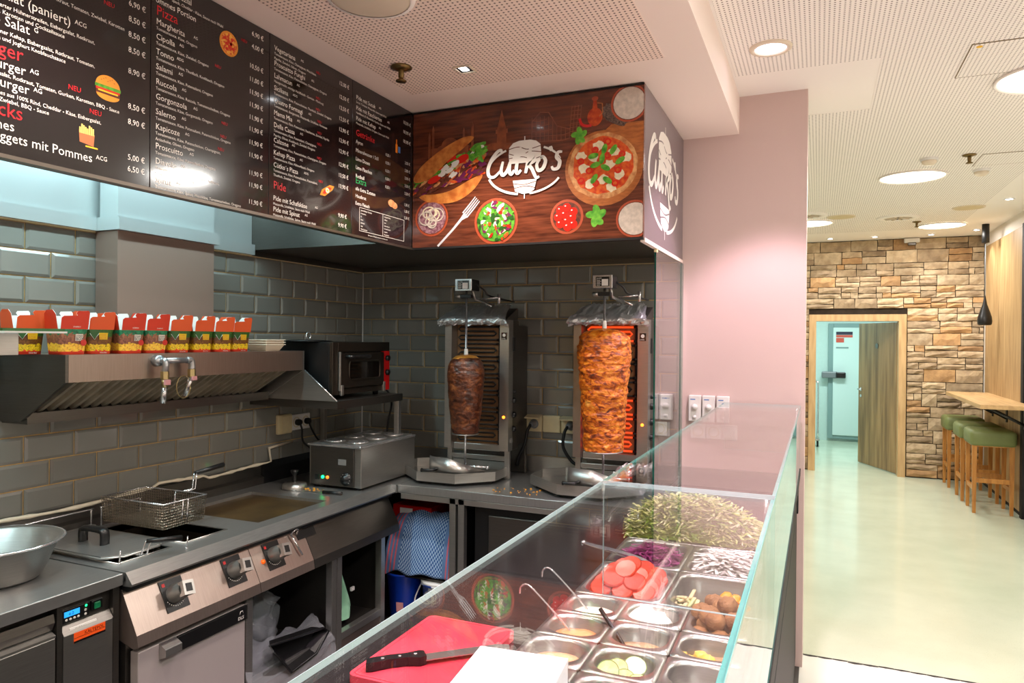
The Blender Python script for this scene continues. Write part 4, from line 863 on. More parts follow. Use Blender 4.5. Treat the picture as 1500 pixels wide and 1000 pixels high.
for k in range(3):
    z = 1.6005+k*.011; b = MB(); w0, w1 = .055, .075
    pr = [(w0, z), (w1, z+.03), (w1+.006, z+.03), (w1+.004, z+.034), (w1-.003, z+.033), (w0-.003, z+.004)]
    b.lathe(pr, (-2.50, 2.745, 0), 4, smooth=False, sx=1.2, sy=1.5); b.v = [(-2.50+(x+2.5)*math.cos(.785)-(y-2.745)*math.sin(.785)*.8, 2.745+(x+2.5)*math.sin(.785)+(y-2.745)*math.cos(.785)*.8, zz) for x, y, zz in b.v]
    b.lathe([(.001, z+.004), (w0-.003, z+.004)], (-2.50, 2.745, 0), 4, smooth=False); b.build('foam_tray', 'foam', t)
t = thing('folded_carton', (-2.40, 1.57, 1.69), 'flat green and white carton edge at the left picture border', 'carton')
MB().box((-2.46, 1.40, 1.675), (-2.30, 1.60, 1.681)).build('white_layer', 'white_card', t); MB().box((-2.46, 1.40, 1.681), (-2.31, 1.598, 1.690)).build('green_layer', 'box_green', t); MB().box((-2.52, 1.38, 1.6), (-2.47, 1.55, 1.675), .002).build('bracket', 'steel', t)
# ================================================================== OVEN SHELF AND OVEN
SX, SY0, SY1, SZ = -2.20, 2.925, 3.53, 1.35
t = thing('oven_shelf', (-2.48, 3.22, .89), 'steel wall shelf with triangular gusset carrying the pizza oven', 'shelf')
MB().box((XL+.012, SY0, SZ-.004), (SX, SY1, SZ)).box((SX-.004, SY0, SZ-.04), (SX, SY1, SZ-.004)).box((XL+.012, SY0, SZ-.04), (SX-.004, SY0+.004, SZ-.004)).build('shelf_plate', 'steel_dark', t)
MB().prism([(XL+.014, SZ), (SX, SZ), (HX, 1.50), (XL+.014, 1.50)], 'y', SY0-.008, SY0-.002).build('gusset', 'steel', t)
b = MB().tube([(SX, SY0-.005, SZ+.001), (HX, SY0-.005, 1.501)], .004, 6); b.build('gusset_edge', 'chrome', t)
MB().box((SX-.035, SY1-.035, .89), (SX-.005, SY1-.005, SZ-.004), .002).build('leg', 'steel', t); MB().box((XL+.02, SY1-.035, .89), (XL+.05, SY1-.005, SZ-.004), .002).build('leg', 'steel', t)
t = thing('pizza_oven', (-2.5, 3.2, SZ), 'small dark steel pizza oven with glass window on the wall shelf', 'oven')
steel('oven_steel', (84, 76, 68), .34); OX = -2.255; oy0, oy1, oz0, oz1 = 2.955, 3.475, SZ+.025, SZ+.295
MB().box((XL+.05, oy0, oz0), (OX-.02, oy1, oz1), .004).build('body', 'black_metal', t)
MB().box((OX-.02, oy0, oz0), (OX, oy0+.045, oz1), .002).box((OX-.02, oy0+.045, oz1-.05), (OX, oy1, oz1), .002).box((OX-.02, oy0+.045, oz0), (OX, oy1-.07, oz0+.03), .002).build('front_frame', 'oven_steel', t)
mat('oven_red', (190, 16, 18), .35); MB().box((OX-.02, oy1-.06, oz0), (OX+.001, oy1, oz1-.05), .002).build('control_strip', 'oven_red', t)
for k in range(2): MB().lathe([(.016, OX+.001), (.015, OX+.018), (.001, OX+.018)], (0, oy1-.03, oz0+.10+.08*k), 14, 'x').build('knob', 'black_plastic', t)
d_ = MB().box((OX-.012, oy0+.05, oz0+.032), (OX+.012, oy1-.068, oz1-.055), .006).build('oven_door', 'oven_steel', t)
gz0, gz1, gy0, gy1 = oz0+.075, oz1-.10, oy0+.12, oy1-.12
mat('oven_glass', (14, 10, 8), .08, coat=.4)
b = MB(); rr = []
for cx, cz, a0 in ((gy1-.02, gz1-.02, 0), (gy0+.02, gz1-.02, 90), (gy0+.02, gz0+.02, 180), (gy1-.02, gz0+.02, 270)):
    for k in range(5): a = math.radians(a0+22.5*k); rr.append((cx+.02*math.cos(a), cz+.02*math.sin(a)))
b.prism(rr, 'x', OX+.0121, OX+.0145); b.build('window', 'oven_glass', d_); MB().tube([(OX+.015, p[0], p[1]) for p in rr], .004, 6, closed=True).build('window_trim', 'oven_steel', d_)
MB().tube(smooth_pts([(OX+.012, oy0+.10, oz1-.075), (OX+.045, oy0+.105, oz1-.075), (OX+.045, oy0+.26, oz1-.075), (OX+.012, oy0+.265, oz1-.075)], 4), .010, 8).build('handle', 'black_plastic', d_)
for yy in (oy0+.055, oy1-.08): MB().box((OX+.001, yy, oz0-.004), (OX+.016, yy+.02, oz0+.05), .003).build('hinge', 'steel', t)
MB().box((OX+.001, oy0+.045, oz0+.02), (OX+.012, oy0+.06, oz1-.05), .002).build('hinge_bar', 'steel', t)
for x in (XL+.09, OX-.06):
    for yy in (oy0+.05, oy1-.05): MB().lathe([(.014, SZ), (.018, SZ+.026)], (x, yy, 0), 10, caps=True).build('foot', 'rubber', t)
t = thing('pan_lid', (-2.45, 2.99, oz1), 'flat black lid with ring grip lying on the pizza oven', 'lid')
MB().lathe([(.001, oz1+.002), (.13, oz1+.002), (.135, oz1+.006), (.08, oz1+.010), (.001, oz1+.012)], (-2.46, 3.01, 0), 32).build('disc', 'black_metal', t)
MB().tube([(-2.44, 2.995+.017*math.cos(a*.5236), oz1+.030+.019*math.sin(a*.5236)) for a in range(12)], .004, 6, closed=True).build('ring_grip', 'chrome', t)
# oven cable
c = MB().tube(smooth_pts([(-2.5, 3.49, SZ+.06), (-2.36, 3.56, SZ+.03), (-2.30, 3.57, SZ-.05), (-2.32, 3.56, 1.15), (-2.36, 3.60, .90)], 6), .006, 6).build('oven_cable', 'rubber'); tag(c, 'black cable hanging beside the oven shelf leg', 'cable')
# ================================================================== SOCKETS
def plate(t, axis, u0, u1, z0, z1, wallpos, m_='white_plastic', name='plate'):
    if axis == 'x': b = MB().box((wallpos, u0, z0), (wallpos+.012, u1, z1), .004)
    else: b = MB().box((u0, wallpos-.012, z0), (u1, wallpos, z1), .004)
    return b.build(name, m_, t)
t = thing('wall_switch', (XL+.01, 3.185, 1.12), 'cream blank switch cover on the left tile wall', 'switch')
MB().box((XL+.007, 3.125, 1.125), (XL+.030, 3.235, 1.235), .006).build('cover', 'cream_plastic', t); MB().box((XL+.030, 3.15, 1.132), (XL+.036, 3.23, 1.228), .003).build('rocker', 'cream_plastic', t)
t = thing('double_socket', (XL+.01, 3.33, 1.13), 'white double socket with two black plugs on the left wall', 'socket')
plate(t, 'x', 3.245, 3.405, 1.135, 1.225, XL+.007)
for k, yy in enumerate((3.285, 3.365)):
    MB().lathe([(.03, XL+.0195), (.026, XL+.0215), (.024, XL+.015), (.001, XL+.014)], (0, yy, 1.18), 20, 'x').build('insert', 'cream_plastic', t)
    p = thing('power_plug', (XL+.02, yy, 1.18), ['black plug in the left half of the double socket', 'black plug in the right half of the double socket'][k], 'plug', 'plugs in the double socket')
    MB().lathe([(.017, XL+.0215), (.019, XL+.035), (.016, XL+.05), (.008, XL+.056), (.001, XL+.057)], (0, yy, 1.18), 14, 'x').build('plug_body', 'rubber', p)
    MB().tube(smooth_pts([(XL+.045, yy, 1.172), (XL+.055, yy+.005, 1.14), (XL+.05, yy+.03+.05*k, 1.06), (XL+.10, yy+.12, .985 if k == 0 else 1.02), (XL+.18, yy+.16, .96)], 6), .0055, 6).build('cord', 'rubber', p)
t = thing('flap_socket', (-1.47, YB-.02, 1.12), 'row of cream flap sockets on the back tile wall', 'socket')
for k, x0 in enumerate((-1.595, -1.482, -1.369)):
    MB().box((x0, YB-.035, 1.125), (x0+.108, YB-.007, 1.225), .006).build('housing', 'cream_plastic', t)
    if k != 1:
        MB().prism([(YB-.035, 1.225), (YB-.085, 1.212), (YB-.083, 1.206), (YB-.035, 1.217)], 'x', x0+.004, x0+.104).build('flap', 'cream_plastic', t)
        MB().lathe([(.028, YB-.036), (.026, YB-.040), (.001, YB-.041)], (x0+.06, 0, 1.172), 18, 'y').build('insert', 'grey_plastic', t)
        p = thing('power_plug', (x0+.06, YB-.07, 1.17), ['grey plug of the left grill in a flap socket', '', 'grey plug of the right grill in a flap socket'][k], 'plug', 'grill plugs')
        MB().lathe([(.02, YB-.042), (.022, YB-.06), (.016, YB-.085), (.010, YB-.095), (.001, YB-.096)], (x0+.06, 0, 1.172), 14, 'y').build('plug_body', 'grey_plastic', p)
        e = (-1.62, 3.86, .93) if k == 0 else (-1.22, 3.82, .96)
        MB().tube(smooth_pts([(x0+.06, YB-.09, 1.172), (x0+.05, YB-.115, 1.14), (x0+.035 if k == 0 else x0+.045, YB-.12, 1.06), (x0-.01 if k == 0 else x0+.09, YB-.10, .98), e], 6), .009, 8).build('cord', 'rubber', p)
# thermostats and sockets on the pink wall
for k, x0 in enumerate((-.795, -.643, -.571, -.497)):
    t = thing('thermostat', (x0+.033, YB-.02, 1.23), ['white thermostat next to the green glass edge', 'left white thermostat of three on the pink wall', 'middle white thermostat of three on the pink wall', 'right white thermostat of three on the pink wall'][k], 'thermostat', 'wall thermostats')
    MB().box((x0, YB-.03, 1.235), (x0+.066, YB-.008 if k == 0 else YB-.0, 1.375), .004).build('housing', 'white_plastic', t)
    MB().lathe([(.0165, YB-.030), (.0145, YB-.046), (.001, YB-.048)], (x0+.033, 0, 1.312), 20, 'y').build('dial', 'white_plastic', t)
    MB().lathe([(.0105, YB-.030), (.009, YB-.040), (.001, YB-.041)], (x0+.033, 0, 1.258), 16, 'y').build('knob', 'white_plastic', t)
    b = MB(); text(b, 'heat', .012, (x0+.010, YB-.0305, 1.352), (1, 0, 0), ZH) if False else b.box((x0+.010, YB-.0306, 1.351), (x0+.036, YB-.030, 1.356)); b.build('brand_print', 'can_print', t)
def socket(x0, z0, label):
    t = thing('wall_socket', (x0+.04, YB-.01, z0), label, 'socket', 'pink wall sockets')
    MB().box((x0, YB-.012, z0), (x0+.08, YB, z0+.078), .004).build('plate', 'white_plastic', t)
    MB().lathe([(.028, YB-.013), (.026, YB-.015), (.022, YB-.006), (.001, YB-.005)], (x0+.04, 0, z0+.039), 20, 'y').build('insert', 'cream_plastic', t)
    for q in (-.009, .009): MB().cyl((x0+.04+q, YB-.0075, z0+.039), .003, .002, 'y', 8).build('pin_hole', 'matt_black', t)
socket(-.842, 1.145, 'white wall socket below the thermostat beside the glass edge'); socket(-.634, 1.142, 'left wall socket seen through the counter glass'); socket(-.552, 1.142, 'right wall socket seen through the counter glass')
t = thing('light_switch', (-.43, YB-.01, 1.14), 'white rocker switch seen through the counter glass', 'switch'); MB().box((-.473, YB-.012, 1.142), (-.391, YB, 1.222), .004).build('plate', 'white_plastic', t); MB().box((-.463, YB-.017, 1.152), (-.401, YB-.012, 1.212), .003).build('rocker', 'white_plastic', t)
# ================================================================== COOKING LINE
CX, CXF = XL+.06, -2.10        # back, deck front
t = ck_ = thing('cooking_range', (-2.4, 2.4, 0), 'stainless steel fryer and griddle range along the left wall', 'range')
W1, W2, G1 = (1.715, 1.935), (1.995, 2.205), (2.345, 2.80)
deck = MB(); z0 = WT-.03
def strip(y0, y1, x0=CX, x1=CXF): deck.box((x0, y0, z0), (x1, y1, WT))
WX0, WX1 = -2.66, -2.20
strip(1.666, W1[0]); strip(W1[1], W2[0]); strip(W2[1], G1[0]); strip(G1[1], 3.26)
for a, b2 in (W1, W2): strip(a, b2, CX, WX0); strip(a, b2, WX1, CXF)
strip(G1[0], G1[1], CX, -2.63); strip(G1[0], G1[1], -2.165, CXF)
deck.prism([(CXF, WT), (-2.07, .848), (-2.075, .84), (-2.115, .838), (CXF-.01, z0)], 'y', 1.666, 3.26)
deck.build('deck', 'steel_top', t)
mat('fryer_well', (60, 52, 44), .3, .8); mat('oil', (48, 30, 12), .06, coat=.6); mat('griddle', (74, 60, 44), .32, .7, rgb2=(120, 96, 58), noise_scale=4, bump=.05, bump_scale=30)
for a, b2 in (W1, W2):
    b = MB().box((WX0-.003, a-.003, .66), (WX0, b2+.003, WT-.001)).box((WX1, a-.003, .66), (WX1+.003, b2+.003, WT-.001)).box((WX0, a-.003, .66), (WX1, a, WT-.001)).box((WX0, b2, .66), (WX1, b2+.003, WT-.001)).box((WX0, a, .66), (WX1, b2, .664)); b.build('fryer_well', 'fryer_well', t)
    MB().box((WX0+.001, a+.001, .8), (WX1-.001, b2-.001, .812)).build('frying_oil', 'oil', t)
    b = MB()
    b.tube([(WX0, a, WT+.001), (WX1, a, WT+.001), (WX1, b2, WT+.001), (WX0, b2, WT+.001)], .004, 6, closed=True); b.build('well_rim', 'steel', t)
MB().box((-2.63, G1[0], WT-.022), (-2.165, G1[1], WT-.014)).build('griddle_plate', 'griddle', t)
MB().prism([(CX-.03, WT), (CX, WT), (CX, WT+.035), (CX-.03, WT+.05)], 'y', 1.666, 2.98).build('rear_upstand', 'steel_dark', t)
MB().prism([(CX-.03, WT), (CX, WT), (CX, WT+.08), (CX-.03, WT+.11)], 'y', 2.98, 3.4).build('corner_upstand', 'black_metal', t)
b = MB(); rq = random.Random(9); P = []
for k in range(50):
    y = 1.25+k*.036; zz = (.985 if y < 2.0 else .985)-.012+.006*math.sin(y*9)+(.015 if 2.3 < y < 2.6 else 0); P.append((XL+.047, y, zz+.012))
P += [(XL+.035, 3.06, .99), (XL+.02, 3.06, 1.06), (XL+.02, 3.25, 1.075)]
b.tube(P, [rq.uniform(.005, .011) for _ in P], 6); mat('sealant', (226, 214, 190), .6); b.build('sealant', 'sealant', t)
MB().box((XL+.005, 1.25, .93), (CX-.02, 3.06, .982)).build('wall_strip', 'steel_dark', t)
# control panel
pf_ = [(-2.118, .825), (-2.046, .683), (-2.040, .645), (-2.06, .636), (-2.14, .66), (-2.14, .825)]
pn = MB().prism(pf_, 'y', 1.666, 2.228).prism(pf_, 'y', 2.231, 2.56); pn.build('control_panel', 'steel_pink', t); MB().prism(pf_, 'y', 2.563, 3.255).build('blank_panel', 'steel_dark', t)  # right end of the panel: its shading is put into the darker steel
MB().box((-2.125, 1.667, .822), (-2.09, 3.255, .839)).build('panel_gap', 'black_metal', t)
pdir = Vector((.072, 0, -.142)).normalized(); pnor = Vector((.142, 0, .072)).normalized()
def on_panel(y, s): # s = distance down the panel
    return Vector((-2.118, y, .825))+pdir*s
def obox(mb, c, du, dv, n, u, v, h): # oriented box: centre c, half axes
    vs = [c+du*(i*u)+dv*(j*v)+n*k*h for k in (0, 1) for j in (-1, 1) for i in (-1, 1)]
    return mb.add(vs, [(0, 2, 3, 1), (4, 5, 7, 6), (0, 1, 5, 4), (2, 6, 7, 3), (0, 4, 6, 2), (1, 3, 7, 5)])
YV = Vector((0, 1, 0))
mat('red_mark', (220, 40, 40), .4); mat('orange_lamp', (230, 100, 20), .3, emis=(230, 90, 20), emis_s=.6)
for k, y in enumerate((1.845, 2.125, 2.345)):
    c = on_panel(y, .075); kb = bpy.data.objects.new('knob', None); COL.objects.link(kb); kb.parent = t; kb.location = c-wloc(t)
    obox(MB(), c, YV, pdir, pnor, .047, .056, .004).build('backplate', 'black_plastic', kb)
    obox(MB(), c-pdir*.04+pnor*.004-YV*.033, YV, pdir, pnor, .006, .006, .0008).build('red_mark', 'red_mark', kb)
    b = MB(); e1, e2 = YV, pdir
    for (r0, h0), (r1, h1) in (((.034, .004), (.032, .028)), ((.032, .028), (.027, .062))):
        vs = []
        for r_, h_ in ((r0, h0), (r1, h1)):
            for q in range(20): a = q*math.pi/10; vs.append(c+e1*(r_*math.cos(a))+e2*(r_*math.sin(a))+pnor*h_)
        b.smooth = True; b.add(vs, [(q, (q+1) % 20, 20+(q+1) % 20, 20+q) for q in range(20)])
    b.build('skirt', 'knob_grey', kb)
    b = MB(); obox(b, c+pnor*.055, (YV+pdir*.15).normalized(), (pdir-YV*.15).normalized(), pnor, .022, .025, .026); b.build('grip', 'steel', kb)
    obox(MB(), c+pnor*.081, (YV+pdir*.15).normalized(), (pdir-YV*.15).normalized(), pnor, .012, .014, .002).build('cap', 'black_plastic', kb)
    cc = on_panel(y+(.065 if k == 0 else -.065), .075 if k == 0 else .085)
    b = MB(); b.lathe([(.010, -.002), (.009, .006), (.001, .009)], (0, 0, 0), 12); M3 = Matrix((YV, pdir, pnor)).transposed(); b.v = [tuple(cc+M3 @ Vector(v)) for v in b.v]
    if k != 1: b.build('pilot_lamp', 'orange_lamp', t)
    b = MB(); q = (k-1)
    for s in range(12):
        a = math.radians(20+s*12); obox(b, c+YV*(.041*math.cos(a))+pdir*(.041*math.sin(a))+pnor*.004, YV, pdir, pnor, .0015, .0015, .0006)
    b.build('dial_marks', 'txt_white', kb)
b = MB().tube(smooth_pts([on_panel(2.468, .02)+pnor*.012, on_panel(2.475, .012)+pnor*.03, on_panel(2.50, .012)+pnor*.03, on_panel(2.51, .03)+pnor*.004], 4), .004, 6).tube([on_panel(2.468, .02)+pnor*.012, on_panel(2.492, .12)+pnor*.012], .004, 6); b.build('hook', 'chrome', t)
obox(MB(), on_panel(2.60-.03, .035)+pnor*.001, YV, pdir, pnor, .06, .02, .003).build('slot', 'black_metal', t)
# lower body
mat('door_white', (200, 190, 186), .38, .5)
dr = MB().box((-2.10, 1.685, .09), (-2.062, 2.165, .618), .003).build('cabinet_door', 'door_white', t)
MB().box((-2.062, 1.835, .563), (-2.05, 2.163, .617), .002).build('handle_strip', 'black_plastic', dr)
MB().prism([(-2.062, .563), (-2.03, .575), (-2.03, .60), (-2.062, .617)], 'y', 1.766, 1.834).build('handle_tab', 'steel', dr)
MB().box((-2.062, 2.163, .563), (-2.046, 2.170, .622)).build('handle_end', 'steel', dr)
b = MB(); text(b, 'DLS', .018, (-2.0496, 2.115, .572), YH, ZH); flush_text(); b.tube([(-2.0496, 2.124, .592), (-2.0496, 2.128, .603), (-2.0496, 2.138, .603), (-2.0496, 2.142, .592)], .0012, 4); b.build('brand_print', 'txt_white', dr)
MB().box((-2.68, 1.675, .08), (-2.11, 2.17, .65)).build('carcass', 'steel_dark', t)
for y in (2.175, 2.715, 2.755, 3.12): MB().box((-2.10, y, .06), (-2.064, y+.035, .655), .002).build('post', 'steel', t)
MB().box((-2.10, 2.21, .255), (-2.064, 2.715, .29), .002).box((-2.10, 2.79, .235), (-2.064, 3.12, .27), .002).build('bottom_rail', 'steel', t)
MB().box((-2.098, 2.21, .05), (-2.072, 3.12, .25)).build('kick_panel', 'steel_pink', t)
MB().box((-2.68, 2.175, .23), (-2.10, 3.155, .25)).build('cabinet_floor', 'steel_dark', t)
MB().box((-2.69, 2.175, .25), (-2.68, 3.155, .655)).box((-2.68, 2.742, .25), (-2.10, 2.752, .655)).box((-2.68, 3.145, .25), (-2.10, 3.155, .655)).box((-2.69, 2.175, .655), (-2.14, 3.26, .665)).build('cabinet_lining', 'steel_dark', t)
for y in (1.72, 2.2, 2.74, 3.13): MB().lathe([(.02, 0), (.018, .08)], (-2.14, y, 0), 10, caps=True).build('foot', 'steel_dark', t)
# fryer lid
t = thing('fryer_cover', (-2.43, 1.83, WT), 'flat steel fryer cover with black bow handle over the left well', 'cover')
b = MB(); c = .05; y0, y1, x0, x1 = 1.70, 1.945, -2.665, -2.215
b.prism([(x0+c, y0), (x1-c, y0), (x1, y0+c), (x1, y1-c), (x1-c, y1), (x0+c, y1), (x0, y1-c), (x0, y0+c)], 'z', WT+.016, WT+.022); b.build('plate', 'steel_top', t)
MB().tube([(x0+c, y0, WT+.014), (x1-c, y0, WT+.014), (x1, y0+c, WT+.014), (x1, y1-c, WT+.014), (x1-c, y1, WT+.014), (x0+c, y1, WT+.014), (x0, y1-c, WT+.014), (x0, y0+c, WT+.014)], .004, 5, closed=True).build('edge', 'steel', t)
b = MB(); hp = smooth_pts([(-2.50, 1.805, WT+.022), (-2.50, 1.805, WT+.06), (-2.485, 1.805, WT+.072), (-2.40, 1.805, WT+.072), (-2.385, 1.805, WT+.06), (-2.385, 1.805, WT+.022)], 4)
for p in hp: pass
b.tube(hp, .011, 8); b.v = [(x, 1.805+(y-1.805)*1.8, z) for x, y, z in b.v]; b.build('handle', 'black_plastic', t)
MB().box((-2.69, 1.73, WT), (-2.655, 1.93, WT+.02), .002).build('rear_hinge', 'steel', t)
# wire hangers behind wells
for k, (a, b2) in enumerate(((1.70, 1.975), (2.02, 2.20))):
    t = thing('basket_hanger', (-2.69, (a+b2)/2, WT), ['wire basket hanger behind the lidded fryer', 'wire basket hanger behind the open fryer'][k], 'hanger', 'wire basket hangers')
    MB().tube(smooth_pts([(-2.69, a, WT), (-2.69, a, WT+.075), (-2.69, a+.01, WT+.082), (-2.69, b2-.01, WT+.082), (-2.69, b2, WT+.075), (-2.69, b2, WT)], 3), .0035, 6).build('wire_bow', 'chrome', t)
    MB().box((-2.705, b2-.012, WT), (-2.675, b2+.012, WT+.02), .002).build('clip', 'steel', t)
# fryer basket
def wire_box(b, x0, x1, y0, y1, zb, zt, step, r, taper=.012):
    P = lambda x, y, s: ((x0+x1)/2+(x-(x0+x1)/2)*(1-taper*8*(1-s)*.5), (y0+y1)/2+(y-(y0+y1)/2)*(1-taper*8*(1-s)*.5), zb+(zt-zb)*s)
    nx, ny, nz = int((x1-x0)/step), int((y1-y0)/step), int((zt-zb)/step)
    for i in range(nx+1):
        x = x0+(x1-x0)*i/nx; b.tube([P(x, y0, 1), P(x, y0, 0), P(x, y1, 0), P(x, y1, 1)], r, 3, caps=False)
    for j in range(ny+1):
        y = y0+(y1-y0)*j/ny; b.tube([P(x0, y, 1), P(x0, y, 0), P(x1, y, 0), P(x1, y, 1)], r, 3, caps=False)
    for k in range(nz+1):
        s = k/nz; b.tube([P(x0, y0, s), P(x1, y0, s), P(x1, y1, s), P(x0, y1, s)], r, 3, closed=True)
mat('wire', (150, 140, 124), .3, .9)
t = thing('fryer_basket', (-2.42, 2.06, WT+.05), 'wire mesh fryer basket with black handle over the open well', 'basket', 'fryer baskets')
bz0, bz1 = WT+.048, WT+.145
b = MB(); wire_box(b, -2.61, -2.27, 1.96, 2.165, bz0, bz1, .0105, .0015); b.build('mesh', 'wire', t)
MB().tube([(-2.61, 1.96, bz1), (-2.27, 1.96, bz1), (-2.27, 2.165, bz1), (-2.61, 2.165, bz1)], .003, 6, closed=True).build('top_rim', 'chrome', t)
MB().tube([(-2.27, 2.05, bz1), (-2.28, 2.05, bz0), ], .003, 6).tube([(-2.27, 2.075, bz1), (-2.28, 2.075, bz0)], .003, 6).tube([(-2.44, 2.165, bz1), (-2.44, 2.155, bz0)], .0025, 6).build('stay', 'chrome', t)
MB().tube([(-2.40, 2.165, bz1), (-2.40, 2.215, bz1+.003), (-2.40, 2.222, bz1+.065)], .003, 6).tube([(-2.385, 2.165, bz1), (-2.385, 2.215, bz1+.003), (-2.385, 2.222, bz1+.065)], .003, 6).build('handle_wire', 'chrome', t)
MB().tube([(-2.392, 2.222, bz1+.067), (-2.392, 2.30, bz1+.072), (-2.392, 2.375, bz1+.078)], [.008, .0095, .0105], 10).build('grip', 'black_plastic', t)
# second basket hidden below the lid: handle only shows
t = thing('fryer_basket', (-2.40, 1.83, .82), 'fryer basket under the steel cover, only its black handle showing', 'basket', 'fryer baskets')
b = MB(); wire_box(b, -2.60, -2.24, 1.73, 1.92, .815, .88, .03, .0014); b.build('mesh', 'wire', t)
for dx in (0, .012): MB().tube(smooth_pts([(-2.235+dx, 1.79+dx, WT+.012), (-2.195+dx, 1.80+dx, WT+.010), (-2.185+dx, 1.80+dx, WT+.03), (-2.18+dx, 1.81+dx, WT+.058)], 4), .003, 6).build('wire', 'chrome', t)
MB().tube([(-2.178, 1.81, WT+.058), (-2.155, 1.85, WT+.055), (-2.125, 1.915, WT+.05)], [.008, .009, .010], 10).build('grip', 'black_plastic', t)
for k, (x, y) in enumerate(((-2.20, 1.72), (-2.14, 1.95))):
    t = MB().tube([(x, y, WT), (x+.003, y+.002, WT+.045)], .0025, 6).tube([(x, y, WT), (x, y, WT+.004)], .006, 8).build('drip_pin', 'chrome'); tag(t, ['short upright chrome pin near the lid corner', 'short upright chrome pin in front of the open fryer'][k], 'pin', 'chrome pins on the fryer deck')
# burger press and scraper on the range
t = thing('burger_press', (-2.49, 2.955, WT), 'round steel burger press with black knob', 'press')
MB().lathe([(.001, WT), (.062, WT), (.064, WT+.006), (.06, WT+.026), (.02, WT+.030), (.012, WT+.034)], (-2.49, 2.955, 0), 28).build('weight', 'steel', t)
MB().lathe([(.012, WT+.032), (.010, WT+.05), (.009, WT+.07), (.02, WT+.085), (.022, WT+.095), (.001, WT+.098)], (-2.49, 2.955, 0), 16).build('knob', 'black_plastic', t)
t = thing('griddle_scraper', (-2.28, 2.93, WT), 'thin scraper with food crumbs in front of the warmer', 'scraper')
MB().box((-2.44, 2.905, WT), (-2.28, 2.93, WT+.003)).build('blade', 'steel', t); MB().tube([(-2.28, 2.918, WT+.008), (-2.17, 2.925, WT+.010)], .008, 8).build('handle', 'black_plastic', t)
mat('crumb', (214, 150, 50), .7)
t = thing('food_crumbs', (-2.36, 2.95, WT), 'yellow food crumbs on the range beside the scraper', 'crumbs'); t['kind'] = 'stuff'
b = MB()
for k in range(16):
    x, y, s = -2.44+rq.random()*.18, 2.93+rq.random()*.05, rq.uniform(.003, .007); b.box((x, y, WT), (x+s*1.5, y+s, WT+s), .001)
b.build('crumb', 'crumb', t)['kind'] = 'stuff'
# ================================================================== BAIN MARIE
t = thing('food_warmer', (-2.3, 3.3, WT), 'stainless steel countertop food warmer with six round lids', 'warmer')
bx0, bx1, by0, by1, bz0, bz1 = -2.466, -2.137, 3.03, 3.566, WT+.012, 1.113
MB().box((bx0, by0+.012, bz0), (bx1, by1, bz1), .004).build('body', 'steel', t)
MB().box((bx0+.018, by0, bz0+.004), (bx1-.04, by0+.012, bz1-.012), .002).build('front_panel', 'steel_dark', t)
MB().box((bx0-.004, by0-.002, bz1-.012), (bx1+.004, by1+.004, bz1+.002), .004).build('top_rim', 'chrome', t)
for k in range(3):
    ya = by0+.02+k*.172; b = MB().box((bx0+.015, ya, bz1+.002), (bx1-.015, ya+.165, bz1+.006), .002); o = b.build('lid_plate', 'steel', t)
    for q in range(2):
        cx, cyy = bx0+.095+q*.145, ya+.083
        MB().lathe([(.055, bz1+.006), (.057, bz1+.009), (.045, bz1+.012), (.03, bz1+.008), (.001, bz1+.008)], (cx, cyy, 0), 24).build('round_lid', 'chrome', o)
mat('led_green', (20, 240, 120), .3, emis=(20, 250, 120), emis_s=4); mat('led_orange', (250, 120, 40), .3, emis=(255, 110, 30), emis_s=2.5)
MB().box((bx0+.05, by0-.006, bz0+.03), (bx0+.075, by0, bz0+.058), .002).build('switch', 'black_plastic', t)
for k, m_ in enumerate(('led_green', 'led_orange')): MB().lathe([(.0085, by0), (.008, by0-.005), (.001, by0-.006)], (bx0+.098+k*.03, 0, bz0+.046), 12, 'y').build('pilot_lamp', m_, t)
kn = MB().lathe([(.034, by0), (.033, by0-.008), (.022, by0-.010), (.02, by0-.026), (.001, by0-.027)], (bx1-.085, 0, bz0+.045), 24, 'y').build('dial', 'black_plastic', t)
b = MB()
for q in range(9): a = math.radians(-40+q*32); b.box((bx1-.085+.027*math.cos(a)-.0015, by0-.0092, bz0+.045+.027*math.sin(a)-.0015), (bx1-.085+.027*math.cos(a)+.0015, by0-.0082, bz0+.045+.027*math.sin(a)+.0015))
b.build('dial_marks', 'txt_white', kn)
mat('label_grey', (120, 120, 118), .5); MB().box((bx1-.135, by0-.001, bz0+.115), (bx1-.085, by0, bz0+.145)).build('rating_plate', 'label_grey', t)
for x in (bx0+.03, bx1-.03):
    for y in (by0+.04, by1-.04): MB().lathe([(.014, WT), (.016, WT+.014)], (x, y, 0), 10, caps=True).build('foot', 'rubber', t)
# ================================================================== FRIDGE COUNTER (near left)
t = thing('fridge_counter', (-2.4, .8, 0), 'stainless undercounter fridge with blue display at lower left', 'fridge')
FX = -2.115
MB().box((XL+.012, -.4, WT-.04), (FX+.012, 1.660, WT), .003).build('worktop', 'steel_top', t)
MB().box((XL+.02, -.4, .12), (FX-.045, 1.655, WT-.041)).build('carcass', 'steel_dark', t)
MB().box((FX-.05, 1.633, .12), (FX, 1.655, WT-.041), .001).box((FX-.05, 1.445, .12), (FX, 1.462, WT-.041), .001).box((FX-.05, -.4, .12), (FX, 1.445, .14), .001).build('front_frame', 'steel_dark', t)
MB().box((FX-.05, 1.462, WT-.08), (FX-.02, 1.633, WT-.041)).box((FX-.05, 1.462, .772), (FX-.022, 1.633, WT-.04)).build('recess', 'steel_dark', t)
cp = MB().box((FX-.022, 1.468, .779), (FX-.010, 1.558, .822), .002).build('thermostat_unit', 'black_plastic', t)
mat('lcd', (40, 140, 220), .3, emis=(40, 150, 235), emis_s=1.2)
MB().box((FX-.010, 1.474, .798), (FX-.0092, 1.524, .815)).build('lcd', 'lcd', cp)
